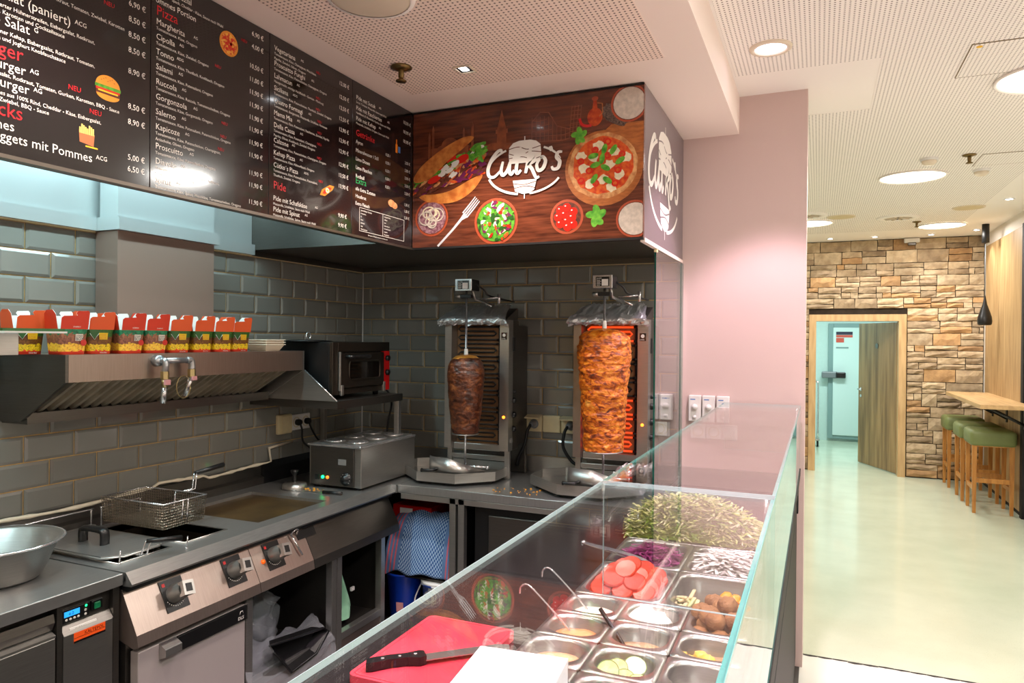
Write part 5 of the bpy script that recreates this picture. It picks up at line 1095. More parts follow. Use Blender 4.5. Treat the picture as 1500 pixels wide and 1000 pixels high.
b = MB(); text(b, '4.0', .014, (FX-.009, 1.488, .801), YH, ZH); flush_text(); b.build('lcd_digits', 'menu_black', cp)
for k in range(4): MB().lathe([(.004, FX-.010), (.0035, FX-.008), (.001, FX-.008)], (0, 1.481+k*.013, .789), 8, 'x').build('button', 'txt_white', cp)
MB().lathe([(.004, FX-.010), (.001, FX-.008)], (0, 1.546, .814), 8, 'x').build('status_led', 'led_green', cp)
for k in range(2): MB().lathe([(.0045, FX-.010), (.001, FX-.008)], (0, 1.544, .801-k*.013), 8, 'x').build('button', 'txt_white', cp)
mat('switch_green', (20, 110, 70), .3, emis=(10, 90, 50), emis_s=.15); sw = MB().box((FX-.022, 1.566, .788), (FX-.012, 1.605, .820), .002).build('rocker_switch', 'black_plastic', t); MB().box((FX-.012, 1.573, .792), (FX-.006, 1.594, .814), .003).build('rocker', 'switch_green', sw)
MB().box((FX-.02, 1.465, .15), (FX+.002, 1.631, .748), .003).prism([(FX-.02, .748), (FX+.002, .748), (FX-.016, .772), (FX-.02, .772)], 'y', 1.465, 1.631).build('service_panel', 'steel_y', t)
mat('label_orange', (240, 88, 28), .4); lb = MB().box((FX+.002, 1.497, .713), (FX+.0028, 1.603, .745)).build('orange_label', 'label_orange', t)
b = MB(); text(b, 'KALTEPOL', .014, (FX+.003, 1.532, .730), YH, ZH); b.box((FX+.0029, 1.497, .713), (FX+.0032, 1.603, .719)); b.box((FX+.0029, 1.497, .7275), (FX+.0032, 1.603, .7285)); flush_text(); b.build('label_print', 'menu_black', lb)
b = MB().box((FX-.012, 1.488, .7485), (FX-.004, 1.578, .762)); wl_ = b.build('white_label', 'white_card', t); b = MB(); text(b, 'TURBO1', .010, (FX-.0036, 1.505, .751), YH, ZH); flush_text(); b.build('label_print', 'label_grey', wl_)
for a, b2 in ((1.005, 1.437), (.56, .995), (.11, .55)):
    d_ = MB().box((FX-.02, a, .15), (FX+.006, b2, .755), .003).build('fridge_door', 'steel_y', t)
    MB().prism([(FX-.02, .82), (FX-.004, .825), (FX+.002, .80), (FX-.01, .775), (FX-.02, .775)], 'y', a, b2).build('grip_profile', 'steel_dark', d_)
    MB().prism([(FX-.02, .755), (FX+.006, .755), (FX+.006, .762), (FX-.016, .772)], 'y', a, b2).build('grip_lip', 'steel', d_)
for y in (.0, .8, 1.6): MB().lathe([(.02, 0), (.02, .12)], (-2.2, y, 0), 10, caps=True).build('foot', 'steel_dark', t)
t = thing('mixing_bowl', (-2.41, 1.44, WT), 'brushed steel mixing bowl on the fridge counter', 'bowl')
MB().lathe([(.001, WT+.002), (.118, WT+.002), (.132, WT+.012), (.178, WT+.118), (.192, WT+.122), (.194, WT+.126), (.186, WT+.129), (.172, WT+.122), (.126, WT+.016), (.001, WT+.010)], (-2.41, 1.44, 0), 56).build('bowl', 'steel', t)
MB().tube([(-2.41+.193*math.cos(a*.2244), 1.44+.193*math.sin(a*.2244), WT+.125) for a in range(28)], .004, 6, closed=True).build('rim', 'chrome', t)
# ================================================================== THINGS IN THE OPEN CABINETS
def bag_mat():
    M = bpy.data.materials.new('plastic_bag'); M.use_nodes = True; MATS['plastic_bag'] = M; N = M.node_tree.nodes; L = M.node_tree.links
    b = N['Principled BSDF']; b.inputs['Base Color'].default_value = (.75, .8, .85, 1); b.inputs['Roughness'].default_value = .25; b.inputs['Alpha'].default_value = .16
bag_mat()
def blob(center, rad, amp, freq, seed, n=40, m_=24, flat=None):
    b = MB(); b.smooth = True; vs = []; fs = []
    for j in range(m_+1):
        th = math.pi*j/m_
        for i in range(n):
            ph = 2*math.pi*i/n; d_ = Vector((math.sin(th)*math.cos(ph), math.sin(th)*math.sin(ph), math.cos(th)))
            k = 1+amp*noise.noise(d_*freq+Vector((seed, 0, 0)))+amp*.5*noise.noise(d_*freq*2.7+Vector((0, seed, 0)))
            p = Vector((d_.x*rad[0], d_.y*rad[1], d_.z*rad[2]))*k+Vector(center)
            if flat is not None: p.z = max(p.z, flat)
            vs.append(p)
    for j in range(m_):
        for i in range(n): fs.append((j*n+i, j*n+(i+1) % n, (j+1)*n+(i+1) % n, (j+1)*n+i))
    b.add(vs, fs); return b
t = thing('plastic_bag', (-2.3, 2.42, .26), 'crumpled clear plastic bag in the open range cabinet', 'bag')
blob((-2.30, 2.38, .42), (.13, .19, .19), .35, 2.6, 1.0, flat=.252).build('bag_body', 'plastic_bag', t)
b = MB(); vs = []; n = 22; b.smooth = True
for j in range(n+1):
    for i in range(n+1):
        u, v = i/n, j/n; y = 2.20+.50*u-.06*v*(1-u); x = -2.16+.13*min(1, v*1.5)+.02*noise.noise(Vector((u*6, v*6, 1))); z = .42-.12*u*(1-u)*1.5-.22*v*(1-.5*abs(u-.4))+.03*noise.noise(Vector((u*7, v*7, 4)))-.08*max(0, u-.5); x = min(x, -2.02); vs.append((x, y, z))
b.add(vs, [(j*(n+1)+i, j*(n+1)+i+1, (j+1)*(n+1)+i+1, (j+1)*(n+1)+i) for j in range(n) for i in range(n)]); b.build('bag_skirt', 'plastic_bag', t)
t = thing('black_tray', (-2.12, 2.45, .28), 'black plastic tray leaning on the clear plastic bag', 'tray')
b = MB(); o_ = [Vector(p) for p in ((-2.05, 2.29, .405), (-2.04, 2.62, .36), (-2.035, 2.655, .335), (-2.03, 2.56, .27), (-2.03, 2.40, .255))]; nrm = Vector((-1, .1, .25)).normalized(); i_ = [p*.8+sum(o_, Vector())/5*.2+nrm*.05 for p in o_]
b.add(o_+i_, [(0, 1, 6, 5), (1, 2, 7, 6), (2, 3, 8, 7), (3, 4, 9, 8), (4, 0, 5, 9), (5, 6, 7, 8, 9)]); b.build('shell', 'black_plastic', t); MB().tube(o_, .006, 6, closed=True).build('rim', 'black_plastic', t)
t = thing('green_cloth', (-2.2, 2.92, .27), 'pale green cloth hanging in the second open cabinet', 'cloth')
mat('cloth_green', (150, 206, 170), .8, noise_amt=.1); b = MB(); vs = []; n = 14; b.smooth = True
for j in range(n+1):
    for i in range(n+1):
        u, v = i/n, j/n; wd = .02+.16*min(1, v*1.3); y = 2.80+wd*u+.02*(1-v); z = .60-.33*v+(.05*(u-.3) if v > .8 else 0); x = -2.16+.025*math.sin(u*9+v*2)+.02*v; vs.append((x, y, max(z, .256)))
b.add(vs, [(j*(n+1)+i, j*(n+1)+i+1, (j+1)*(n+1)+i+1, (j+1)*(n+1)+i) for j in range(n) for i in range(n)]); b.build('fabric', 'cloth_green', t); MB().box((-2.145, 2.965, .40), (-2.135, 2.99, .418)).build('care_label', 'white_card', t)
# ================================================================== BACK COUNTER
BYF = 3.275
t = thing('back_counter', (-1.6, 3.6, 0), 'steel work counter carrying the two kebab grills', 'counter')
MB().box((-2.068, BYF, WT-.045), (-.70, YB-.008, WT), .003).box((CX, 3.261, WT-.045), (-2.069, YB-.008, WT)).build('worktop', 'steel_top', t)
MB().box((-2.07, YB-.012, WT), (-.70, YB-.001, .978)).box((CX-.03, YB-.012, WT), (-2.07, YB-.001, .978)).build('upstand', 'steel', t)
MB().box((-2.05, BYF+.004, WT-.075), (-1.02, BYF+.035, WT-.046), .002).build('front_rail', 'steel', t)
for x in (-1.755, -1.705): MB().box((x, BYF+.004, .06), (x+.036, BYF+.04, WT-.046), .002).build('post', 'steel', t)
MB().box((-2.70, YB-.06, .05), (-1.02, YB-.05, WT-.05)).box((-1.745, BYF+.05, .05), (-1.735, YB-.06, WT-.05)).build('lining', 'matt_black', t)
MB().box((-2.70, BYF+.01, .08), (-1.02, YB-.06, .10)).build('cabinet_floor', 'steel_dark', t)
for x in (-2.03, -1.72, -1.1): MB().lathe([(.02, 0), (.018, .08)], (x, BYF+.05, 0), 10, caps=True).build('foot', 'steel_dark', t)
t = thing('bench_appliance', (-1.4, 3.45, .1), 'dark steel appliance door half hidden by the glass counter', 'appliance')
MB().box((-1.63, BYF+.05, .42), (-1.12, 3.8, .80), .004).build('body', 'black_metal', t); MB().box((-1.545, BYF+.035, .44), (-1.13, BYF+.05, .765), .004).build('door', 'steel_dark', t)
MB().tube(smooth_pts([(-1.62, BYF+.05, .46), (-1.62, BYF+.0, .455), (-1.60, BYF-.005, .455), (-1.2, BYF-.005, .455)], 4), .010, 8).build('handle', 'chrome', t); MB().box((-1.62, BYF+.06, .10), (-1.6, 3.7, .42)).box((-1.14, BYF+.06, .10), (-1.12, 3.7, .42)).build('stand', 'black_metal', t)
# blue bucket, yoghurt pail, towel on boxes
t = thing('blue_bucket', (-2.125, 3.45, .10), 'dark blue plastic waste bin under the work counter', 'bucket')
MB().lathe([(.001, .104), (.075, .104), (.078, .11), (.100, .355), (.106, .36), (.106, .37), (.098, .37), (.074, .12), (.001, .118)], (-2.125, 3.45, 0), 32).build('bin', 'blue_plastic', t)
lab = MB(); lab.add([(-2.125, 3.3655, .16), (-2.085, 3.374, .16), (-2.085, 3.369, .215), (-2.125, 3.3605, .215)], [(0, 1, 2, 3)]); lab.build('price_label', 'pink_tag', t)
t['label'] = 'dark blue plastic waste bin under the work counter'
t = thing('yoghurt_pail', (-1.885, 3.44, .10), 'white and blue yoghurt pail with red logo under the towel', 'pail')
mat('pail_print', (236, 236, 238), .35, rgb2=(40, 70, 150), noise_scale=9, ramp=(.52, .56))
MB().lathe([(.001, .104), (.085, .104), (.088, .11), (.105, .33), (.112, .335), (.112, .345), (.10, .345)], (-1.885, 3.44, 0), 32).build('pail', 'pail_print', t)
MB().lathe([(.112, .345), (.114, .35), (.11, .358), (.001, .358)], (-1.885, 3.44, 0), 32).build('lid', 'white_plastic', t)
b = MB(); vs = [(-1.90+.038*math.cos(a*.314), 3.44-math.sqrt(max(.0, .1005**2-(-.015+.038*math.cos(a*.314))**2))-.0015, .255+.027*math.sin(a*.314)) for a in range(20)]; b.add(vs, [tuple(range(20))]); lg = b.build('logo', 'tomato_print', t)
b = MB(); text(b, 'Yogu', .024, (-1.928, 3.3355, .248), (1, 0, 0), ZH); flush_text(); b.build('lettering', 'txt_white', lg)
MB().tube(smooth_pts([(-1.99, 3.41, .33), (-2.01, 3.37, .25), (-1.98, 3.33, .19), (-1.94, 3.325, .175)], 5), .004, 6).build('bail', 'white_plastic', t)
t = thing('carton_stack', (-1.95, 3.6, .36), 'red cardboard carton behind the checked towel', 'carton')
MB().box((-2.22, 3.47, .375), (-1.97, 3.80, .725), .004).build('carton', 'oven_red', t); MB().box((-2.17, 3.465, .675), (-2.09, 3.47, .71)).build('label', 'white_card', t); MB().box((-1.95, 3.44, .375), (-1.80, 3.72, .64), .004).build('white_carton', 'white_card', t); MB().box((-2.25, 3.36, .362), (-1.76, 3.85, .372)).build('shelf_board', 'steel_dark', t)
def towel_mat():
    M = mat('towel', (60, 110, 170), .9); nt = M.node_tree; N = nt.nodes; L = nt.links; b = N['Principled BSDF']
    uv = N.new('ShaderNodeUVMap'); ch = N.new('ShaderNodeTexChecker'); ch.inputs['Scale'].default_value = 54; ch.inputs['Color1'].default_value = srgb(36, 84, 146); ch.inputs['Color2'].default_value = srgb(156, 182, 212); L.new(uv.outputs[0], ch.inputs[0])
    sp_ = N.new('ShaderNodeSeparateXYZ'); L.new(uv.outputs[0], sp_.inputs[0])
    cr = N.new('ShaderNodeValToRGB'); cr.color_ramp.interpolation = 'CONSTANT'; e = cr.color_ramp.elements
    st = [(0, 1), (.03, .5), (.05, 1), (.08, .5), (.10, 1), (.13, .5), (.15, 1), (.2, 0), (.80, 1), (.84, .5), (.86, 1), (.89, .5), (.91, 1), (.94, .5), (.96, 1)]
    for k, (p, v) in enumerate(st):
        q = e[k] if k < 2 else e.new(p); q.position = p; q.color = (1, 1, 1, 1) if v == 1 else (srgb(214, 100, 110) if v == .5 else (0, 0, 0, 1))
    L.new(sp_.outputs['X'], cr.inputs[0])
    # stripes zone: blue base with red lines
    gt = N.new('ShaderNodeMath'); gt.operation = 'GREATER_THAN'; sr = N.new('ShaderNodeSeparateColor'); L.new(cr.outputs[0], sr.inputs[0]); L.new(sr.outputs['Red'], gt.inputs[0]); gt.inputs[1].default_value = .02
    bl = N.new('ShaderNodeMix'); bl.data_type = 'RGBA'; bl.blend_type = 'MULTIPLY'; bl.inputs[0].default_value = 1; L.new(cr.outputs[0], bl.inputs[6])
    g2 = N.new('ShaderNodeMath'); g2.operation = 'GREATER_THAN'; L.new(sr.outputs['Blue'], g2.inputs[0]); g2.inputs[1].default_value = .9
    mm = N.new('ShaderNodeMix'); mm.data_type = 'RGBA'; L.new(g2.outputs[0], mm.inputs[0]); L.new(cr.outputs[0], mm.inputs[6]); mm.inputs[7].default_value = srgb(96, 128, 176)
    mx = N.new('ShaderNodeMix'); mx.data_type = 'RGBA'; L.new(gt.outputs[0], mx.inputs[0]); L.new(ch.outputs[0], mx.inputs[6]); L.new(mm.outputs[2], mx.inputs[7]); L.new(mx.outputs[2], b.inputs['Base Color'])
towel_mat()
n = 30; vs = []; uvs = []
path = smooth_pts([(0, 3.70, .60), (0, 3.56, .685), (0, 3.455, .70), (0, 3.385, .62), (0, 3.345, .50), (0, 3.325, .395)], 6); m2 = len(path)
for j, p in enumerate(path):
    for i in range(n+1):
        u = i/n; v = j/(m2-1); spread = 1+.18*v; x = -1.965+(u-.5)*.39*spread; e2 = abs(u-.5)*2
        z = p.z-.10*max(0, e2-.55)**1.2*(1-.4*v)+.008*math.sin(u*17+v*5); y = p.y-.012*math.sin(u*11+v*3)*v; vs.append((x, y, z)); uvs.append((u, v*.9))
me = bpy.data.meshes.new('checked_towel'); fs = [(j*(n+1)+i, (j+1)*(n+1)+i, (j+1)*(n+1)+i+1, j*(n+1)+i+1) for j in range(m2-1) for i in range(n)]
me.from_pydata([(x+1.965, y-3.5, z-.38) for x, y, z in vs], [], fs); me.materials.append(MATS['towel']); ul = me.uv_layers.new(name='UVMap')
for poly in me.polygons:
    poly.use_smooth = True
    for li in poly.loop_indices: ul.data[li].uv = uvs[me.loops[li].vertex_index]
o = bpy.data.objects.new('checked_towel', me); COL.objects.link(o); o.location = (-1.965, 3.5, .38); tag(o, 'blue and white checked towel with red stripes draped under the counter', 'towel')
so = o.modifiers.new('thick', 'SOLIDIFY'); so.thickness = .004
# ================================================================== KEBAB GRILLS
mat('ceramic', (150, 110, 70), .7, rgb2=(110, 74, 44), noise_scale=6); mat('element_cold', (26, 24, 22), .5, .3); mat('element_hot', (120, 40, 20), .5, emis=(255, 74, 24), emis_s=1.0)
mat('burnt_steel', (168, 156, 150), .3, .9, rgb2=(110, 80, 50), noise_scale=3, ramp=(.5, .75)); mat('pilot_orange', (255, 130, 30), .3, emis=(255, 120, 30), emis_s=5)
GY = 3.62
def grill(x0, hot, label):
    t = thing('kebab_grill', (x0+.2, GY+.1, WT), label, 'grill', 'vertical kebab grills'); x1 = x0+.40; zb, zt = 1.045, 1.775
    MB().box((x0, GY+.06, zb), (x1, GY+.145, zt), .003).build('body', 'steel_dark', t)
    MB().box((x0+.02, GY+.146, zb+.02), (x1-.005, GY+.29, zt-.03), .003).build('rear_box', 'steel_dark', t)
    MB().prism([(x0, GY+.06), (x0, GY), (x0+.042, GY), (x0+.058, GY+.058)], 'z', zb, zt).build('post', 'burnt_steel' if hot else 'steel', t)
    rp_ = MB().prism([(x1, GY+.06), (x1, GY), (x1-.055, GY), (x1-.07, GY+.058)], 'z', zb, zt).build('post', 'steel', t)
    bd = MB().box((x1-.045, GY-.002, 1.665), (x1-.012, GY, 1.705)).build('badge', 'menu_black', rp_)
    b = MB().lathe([(.0095, GY-.003), (.001, GY-.003)], (x1-.0285, 0, 1.690), 14, 'y'); text(b, 'potis', .012, (x1-.043, GY-.003, 1.6685), (1, 0, 0), ZH); flush_text(); b.build('badge_print', 'txt_white', bd)
    MB().lathe([(.008, GY), (.007, GY-.006), (.001, GY-.007)], (x1-.028, 0, 1.235), 12, 'y').build('pilot_lamp', 'pilot_orange', t)
    MB().box((x0+.058, GY+.045, zb+.03), (x1-.075, GY+.058, zt-.02)).build('heater_plate', 'ceramic', t)
    MB().box((x1-.076, GY+.03, zb+.02), (x1-.068, GY+.06, zt-.01)).build('side_shield', 'matt_black', t)
    MB().box((x0+.05, GY+.02, zb-.006), (x1-.06, GY+.06, zb+.03), .003).build('lower_pan', 'steel', t)
    ex0, ex1 = x0+.078, x1-.092
    for g in range(7):
        zc = zb+.08+g*.0955; pts = []
        loop = [(ex1+.025, zc-.03), (ex0, zc-.03), (ex0-.012, zc-.018), (ex0, zc-.004), (ex1-.01, zc-.004), (ex1, zc+.008), (ex1-.01, zc+.020), (ex0, zc+.020), (ex0-.012, zc+.032), (ex0, zc+.044), (ex1+.025, zc+.044)] if False else \
               [(ex1+.03, zc-.034), (ex0+.008, zc-.034), (ex0-.008, zc-.022), (ex0+.008, zc-.010), (ex1-.012, zc-.010), (ex1, zc+.002), (ex1-.012, zc+.014), (ex0+.008, zc+.014), (ex0-.008, zc+.026), (ex0+.008, zc+.038), (ex1+.03, zc+.038)]
        MB().tube([(x, GY+.032, z) for x, z in loop], .0052, 8).build('heating_element', 'element_hot' if hot and g in (0, 1, 2, 6) else 'element_cold', t)
        MB().tube([(ex1+.012, GY+.03, zc-.034), (ex1+.028, GY+.024, zc-.034)], .008, 8).tube([(ex1+.012, GY+.03, zc+.038), (ex1+.028, GY+.024, zc+.038)], .008, 8).build('terminal', 'black_metal', t)
    # side controls
    for z, r in ((1.375, .010), (1.325, .017), (1.245, .017), (1.165, .017)):
        MB().lathe([(r, x1), (r*.95, x1+.012), (r*.6, x1+.018), (.001, x1+.019)], (0, GY+.07, z), 16, 'x').build('knob', 'black_plastic', t)
    MB().box((x1, GY+.055, 1.60), (x1+.006, GY+.082, 1.68), .003).build('rocker_switch', 'black_plastic', t)
    MB().box((x1, GY+.03, 1.09), (x1+.002, GY+.06, 1.115)).build('rating_plate', 'label_grey', t)
    # legs and base bar
    for x in (x0+.005, x1-.035): MB().box((x, GY+.03, WT+.002), (x+.03, GY+.05, zb), .002).build('leg', 'steel', t)
    MB().box((x0+.035, GY+.03, .985), (x1-.035, GY+.05, 1.012), .002).build('base_bar', 'steel', t); MB().box((x0, GY+.25, WT+.002), (x1, GY+.28, zb+.02), .002).build('rear_leg', 'steel_dark', t)
    # foil hood
    b = MB(); b.smooth = False; nx, ny = 46, 18; vs = []; r = random.Random(int(-x0*100))
    prof = smooth_pts([(0, GY-.035, zt-.028), (0, GY-.055, zt-.012), (0, GY-.05, zt+.012), (0, GY-.01, zt+.035), (0, GY+.08, zt+.075), (0, GY+.15, zt+.09)], 4)
    for j, p in enumerate(prof):
        for i in range(nx+1):
            u = i/nx; q = j/(len(prof)-1); inset = (.0 if q < .3 else (q-.3)*.09); x = x0-.022+inset+(.435-2*inset)*u
            nn = noise.noise(Vector((u*14+x0*9, q*6, 1)))*.012+noise.noise(Vector((u*40, q*17, x0*5)))*.006
            vs.append((x+nn*.4, p.y+nn*.6, p.z+nn-.012*max(0, abs(u-.5)*2-.85)*6*(1-q)))
    b.add(vs, [(j*(nx+1)+i, j*(nx+1)+i+1, (j+1)*(nx+1)+i+1, (j+1)*(nx+1)+i) for j in range(len(prof)-1) for i in range(nx)]); b.build('foil_cover', 'foil', t)
    MB().prism([(GY-.02, zt), (GY+.15, zt+.07), (GY+.15, zt), ], 'x', x0+.01, x1-.01).build('roof', 'steel_dark', t)
    # motor arm
    sx = x0+.237 if not hot else x0+.225; my = 3.40
    mo = MB().box((sx-.048, my-.015, 1.925), (sx+.050, my+.075, 1.985), .003).build('motor', 'black_metal', t)
    MB().box((sx-.050, my-.019, 1.922), (sx+.048, my-.015, 1.987), .002).build('front_plate', 'chrome', mo)
    MB().box((sx-.034, my-.0205, 1.932), (sx+.034, my-.019, 1.978)).build('type_label', 'menu_black', mo); MB().box((sx-.004, my-.0215, 1.934), (sx+.028, my-.0205, 1.966)).build('sticker', 'white_card', mo)
    b = MB(); text(b, 'potis', .013, (sx-.03, my-.0212, 1.967), (1, 0, 0), ZH)
    for q in range(5): b.box((sx-.03, my-.0212, 1.936+q*.006), (sx-.012+.004*(q % 2), my-.0206, 1.938+q*.006))
    flush_text(); b.build('label_print', 'txt_white', mo)
    MB().box((sx-.03, my+.0, 1.885), (sx+.035, my+.03, 1.905), .003).build('clamp', 'black_metal', t); MB().lathe([(.011, -.06), (.011, -.028)], (sx+.0, my+.015, 1.895), 10, 'x', caps=True).build('wing_bolt', 'steel', t)
    MB().tube([(sx+.02, my+.05, 1.93), (sx+.02, my+.08, 1.885), (sx+.03, GY+.08, 1.862)], .007, 6).build('motor_arm', 'steel', t)
    MB().tube([(sx+.05, my+.09, 1.885), (sx+.155, my+.10, 1.892)], .005, 6).tube([(sx+.155, my+.10, 1.91), (sx+.155, my+.10, 1.86)], .008, 6).tube([(sx+.05, my+.08, 1.88), (sx+.13, my+.06, 1.842)], .004, 6).build('lever', 'chrome', t)
    MB().tube(smooth_pts([(sx+.045, my+.05, 1.96), (sx+.08, my+.07, 1.93), (sx+.10, my+.10, 1.90), (sx+.15, GY+.10, 1.88)], 5), .005, 6).build('motor_cable', 'rubber', t)
    return t, sx
gL, sxl = grill(-1.974, False, 'left kebab grill with dark unlit elements and foil cover')
gR, sxr = grill(-1.198, True, 'right kebab grill with glowing orange elements and foil cover')
# spits, meat
def meat_mat(name, cols, sc, st, bump):
    M = mat(name, (150, 80, 30), .38, bump=bump, bump_scale=45, stretch=st, spec=.6); nt = M.node_tree; N = nt.nodes; L = nt.links; b = N['Principled BSDF']
    tc = N.new('ShaderNodeTexCoord'); mp = N.new('ShaderNodeMapping'); mp.inputs['Scale'].default_value = st; L.new(tc.outputs['Object'], mp.inputs[0])
    nz = N.new('ShaderNodeTexNoise'); nz.inputs['Scale'].default_value = sc; nz.inputs['Detail'].default_value = 7; nz.inputs['Roughness'].default_value = .62; nz.inputs['Distortion'].default_value = .8; L.new(mp.outputs[0], nz.inputs['Vector'])
    cr = N.new('ShaderNodeValToRGB'); e = cr.color_ramp.elements
    for k, (p, c) in enumerate(cols):
        q = e[k] if k < 2 else e.new(p); q.position = p; q.color = srgb(*c)
    L.new(nz.outputs['Fac'], cr.inputs[0]); L.new(cr.outputs[0], b.inputs['Base Color'])
meat_mat('meat_chicken', [(.30, (58, 18, 4)), (.41, (140, 54, 8)), (.50, (208, 104, 14)), (.60, (228, 136, 34)), (.76, (240, 188, 92))], 26, (1, 1, 1.8), .8)
meat_mat('meat_beef', [(.30, (26, 10, 5)), (.44, (66, 30, 14)), (.56, (98, 50, 24)), (.72, (146, 90, 46))], 24, (1, 1, 1.3), .5)
mat('meat_cap', (170, 110, 40), .4, rgb2=(206, 146, 66), noise_scale=20)
def meat(c, prof, amp, layer, m_, parent, seed, nseg=150, nz=190):
    zs = [p[1] for p in prof]; b = MB(); b.smooth = True; vs = []; L_ = 0
    sp_ = smooth_pts([(p[0], 0, p[1]) for p in prof], max(2, nz//(len(prof)-1)))
    for p in sp_:
        for k in range(nseg):
            a = 2*math.pi*k/nseg; v = Vector((math.cos(a)*p.x, math.sin(a)*p.x, p.z))
            n1 = noise.noise(Vector((v.x*9+seed, v.y*9, v.z*26)))*.9+noise.noise(Vector((v.x*26, v.y*26+seed, v.z*62)))*.55+noise.noise(Vector((v.x*60, v.y*60, v.z*120+seed)))*.25
            rid = abs(noise.noise(Vector((v.x*7+seed, v.y*7, v.z*layer))))
            r = p.x+amp*n1+amp*.9*(rid-.25) if p.x > .01 else p.x
            vs.append((c[0]+math.cos(a)*r, c[1]+math.sin(a)*r, p.z))
    m2 = len(sp_)
    b.add(vs, [(j*nseg+k, j*nseg+(k+1) % nseg, (j+1)*nseg+(k+1) % nseg, (j+1)*nseg+k) for j in range(m2-1) for k in range(nseg)]); return b.build('meat', m_, parent)
SPY = 3.42
for (x, lb, prof, am, la, m_, cap) in ((sxl, 'spit with small dark brown smooth kebab cone', [(.002, 1.166), (.06, 1.163), (.072, 1.185), (.086, 1.28), (.096, 1.40), (.099, 1.47), (.094, 1.525), (.072, 1.563), (.03, 1.576), (.008, 1.578)], .0035, 30, 'meat_beef', 1.58),
                                  (sxr, 'spit with large golden layered chicken kebab cone', [(.002, 1.128), (.086, 1.122), (.098, 1.15), (.104, 1.24), (.114, 1.38), (.127, 1.52), (.131, 1.60), (.126, 1.66), (.105, 1.70), (.05, 1.722), (.008, 1.726)], .0085, 45, 'meat_chicken', 1.73)):
    t = thing('kebab_spit', (x, SPY, WT+.03), lb, 'kebab', 'loaded kebab spits')
    MB().tube([(x, SPY, WT+.03), (x, SPY, 1.93)], .0062, 10).build('spit', 'chrome', t)
    MB().lathe([(.012, cap-.01), (.010, cap+.03), (.008, cap+.035)], (x, SPY, 0), 12).build('collar', 'white_plastic', t)
    o = meat((x, SPY), prof, am, la, m_, t, x*3)
    if m_ == 'meat_beef': MB().lathe([(.074, 1.561), (.055, 1.577), (.02, 1.5835), (.006, 1.584)], (x, SPY, 0), 40).build('fat_cap', 'meat_cap', t)
    r0 = prof[1][0]+.012; MB().lathe([(.004, prof[0][1]-.008), (r0, prof[0][1]-.008), (r0, prof[0][1]-.005), (.004, prof[0][1]-.004)], (x, SPY, 0), 32).build('base_disc', 'steel', t)
    MB().lathe([(.012, WT+.03), (.012, WT+.05), (.007, WT+.055)], (x, SPY, 0), 12).build('foot_bearing', 'steel_dark', t)
    a = MB().tube([(x-.03, SPY+.005, .985), (x+.13, SPY+.02, .985)], .006, 8).tube([(x+.12, SPY+.02, .985), (x+.13, SPY+.02, .985)], .011, 8).tube([(x-.04, SPY+.005, .985), (x-.025, SPY+.005, .985)], .011, 8); a.build('clamp_bar', 'chrome', t)
# drip trays and scrap shields
OCT = [(-1.984, 3.33), (-1.754, 3.335), (-1.595, 3.50), (-1.595, 3.70), (-1.66, 3.80), (-2.10, 3.80), (-2.205, 3.70), (-2.20, 3.52)]
for k, dx in enumerate((0, .80)):
    t = thing('drip_tray', (-1.9+dx, 3.57, WT), ['octagonal steel drip tray under the small dark kebab', 'octagonal steel drip tray under the large golden kebab'][k], 'tray', 'octagonal drip trays')
    P = [(x+dx if x+dx < -.715 else -.715, y) for x, y in OCT]; cx, cyy = sum(p[0] for p in P)/8, sum(p[1] for p in P)/8
    Q = [(cx+(x-cx)*.975, cyy+(y-cyy)*.97) for x, y in P]
    b = MB(); z0, z1 = WT+.018, WT+.068; n = 8
    vs = [(x, y, z0) for x, y in P]+[(x, y, z1) for x, y in P]+[(x, y, z1) for x, y in Q]+[(x, y, z0+.004) for x, y in Q]
    fs = []
    for i in range(8):
        j = (i+1) % 8; fs += [(i, j, 8+j, 8+i), (8+i, 8+j, 16+j, 16+i), (16+i, 16+j, 24+j, 24+i)]
    fs += [tuple(range(8))[::-1], tuple(range(24, 32))]; b.add(vs, fs); b.build('tray', 'steel', t)
    MB().prism([(cx+(x-cx)*.9, cyy+(y-cyy)*.88) for x, y in P], 'z', WT, WT+.018).build('undertray_shadow', 'matt_black', t)  # black block stands in for short feet and the shadow under the tray
    s = thing('scrap_shield', (-1.83+dx, 3.45, WT+.025), ['curved steel shield with black handle on the left drip tray', 'curved steel shield with black handle on the right drip tray'][k], 'shield', 'curved scrap shields')
    b = MB(); b.smooth = True; vs = []; sp2 = smooth_pts([(-1.965, 3.43, 0), (-1.935, 3.385, 0), (-1.87, 3.36, 0), (-1.79, 3.355, 0), (-1.725, 3.385, 0), (-1.69, 3.46, 0), (-1.685, 3.55, 0)], 6); n = len(sp2)-1
    for i, p in enumerate(sp2):
        u = i/n; h = .100*(1-max(0, (u-.45)/.55)**1.1*.92)*min(1, .6+u*5); vs += [(p.x+dx, p.y, WT+.045), (p.x+dx, p.y+.012, WT+.045+h)]
    b.add(vs, [(2*i, 2*i+2, 2*i+3, 2*i+1) for i in range(n)]); b.build('sheet', 'steel', s).modifiers.new('t', 'SOLIDIFY').thickness = .0025
    b = MB(); b.prism([(p.x+dx, p.y+.006) for p in sp2], 'z', WT+.041, WT+.045); b.build('floor_plate', 'steel', s)
    hx, hy = -1.915+dx, 3.372; MB().tube(smooth_pts([(hx+.035, hy-.004, WT+.085), (hx+.03, hy-.035, WT+.082), (hx+.0, hy-.05, WT+.080), (hx-.035, hy-.045, WT+.078)], 4), [.008]*12+[.012], 8).build('handle', 'black_plastic', s)
t = thing('meat_scraps', (-1.45, 3.4, WT), 'small orange meat scraps scattered between the drip trays', 'scraps'); t['kind'] = 'stuff'; b = MB(); r = random.Random(4)
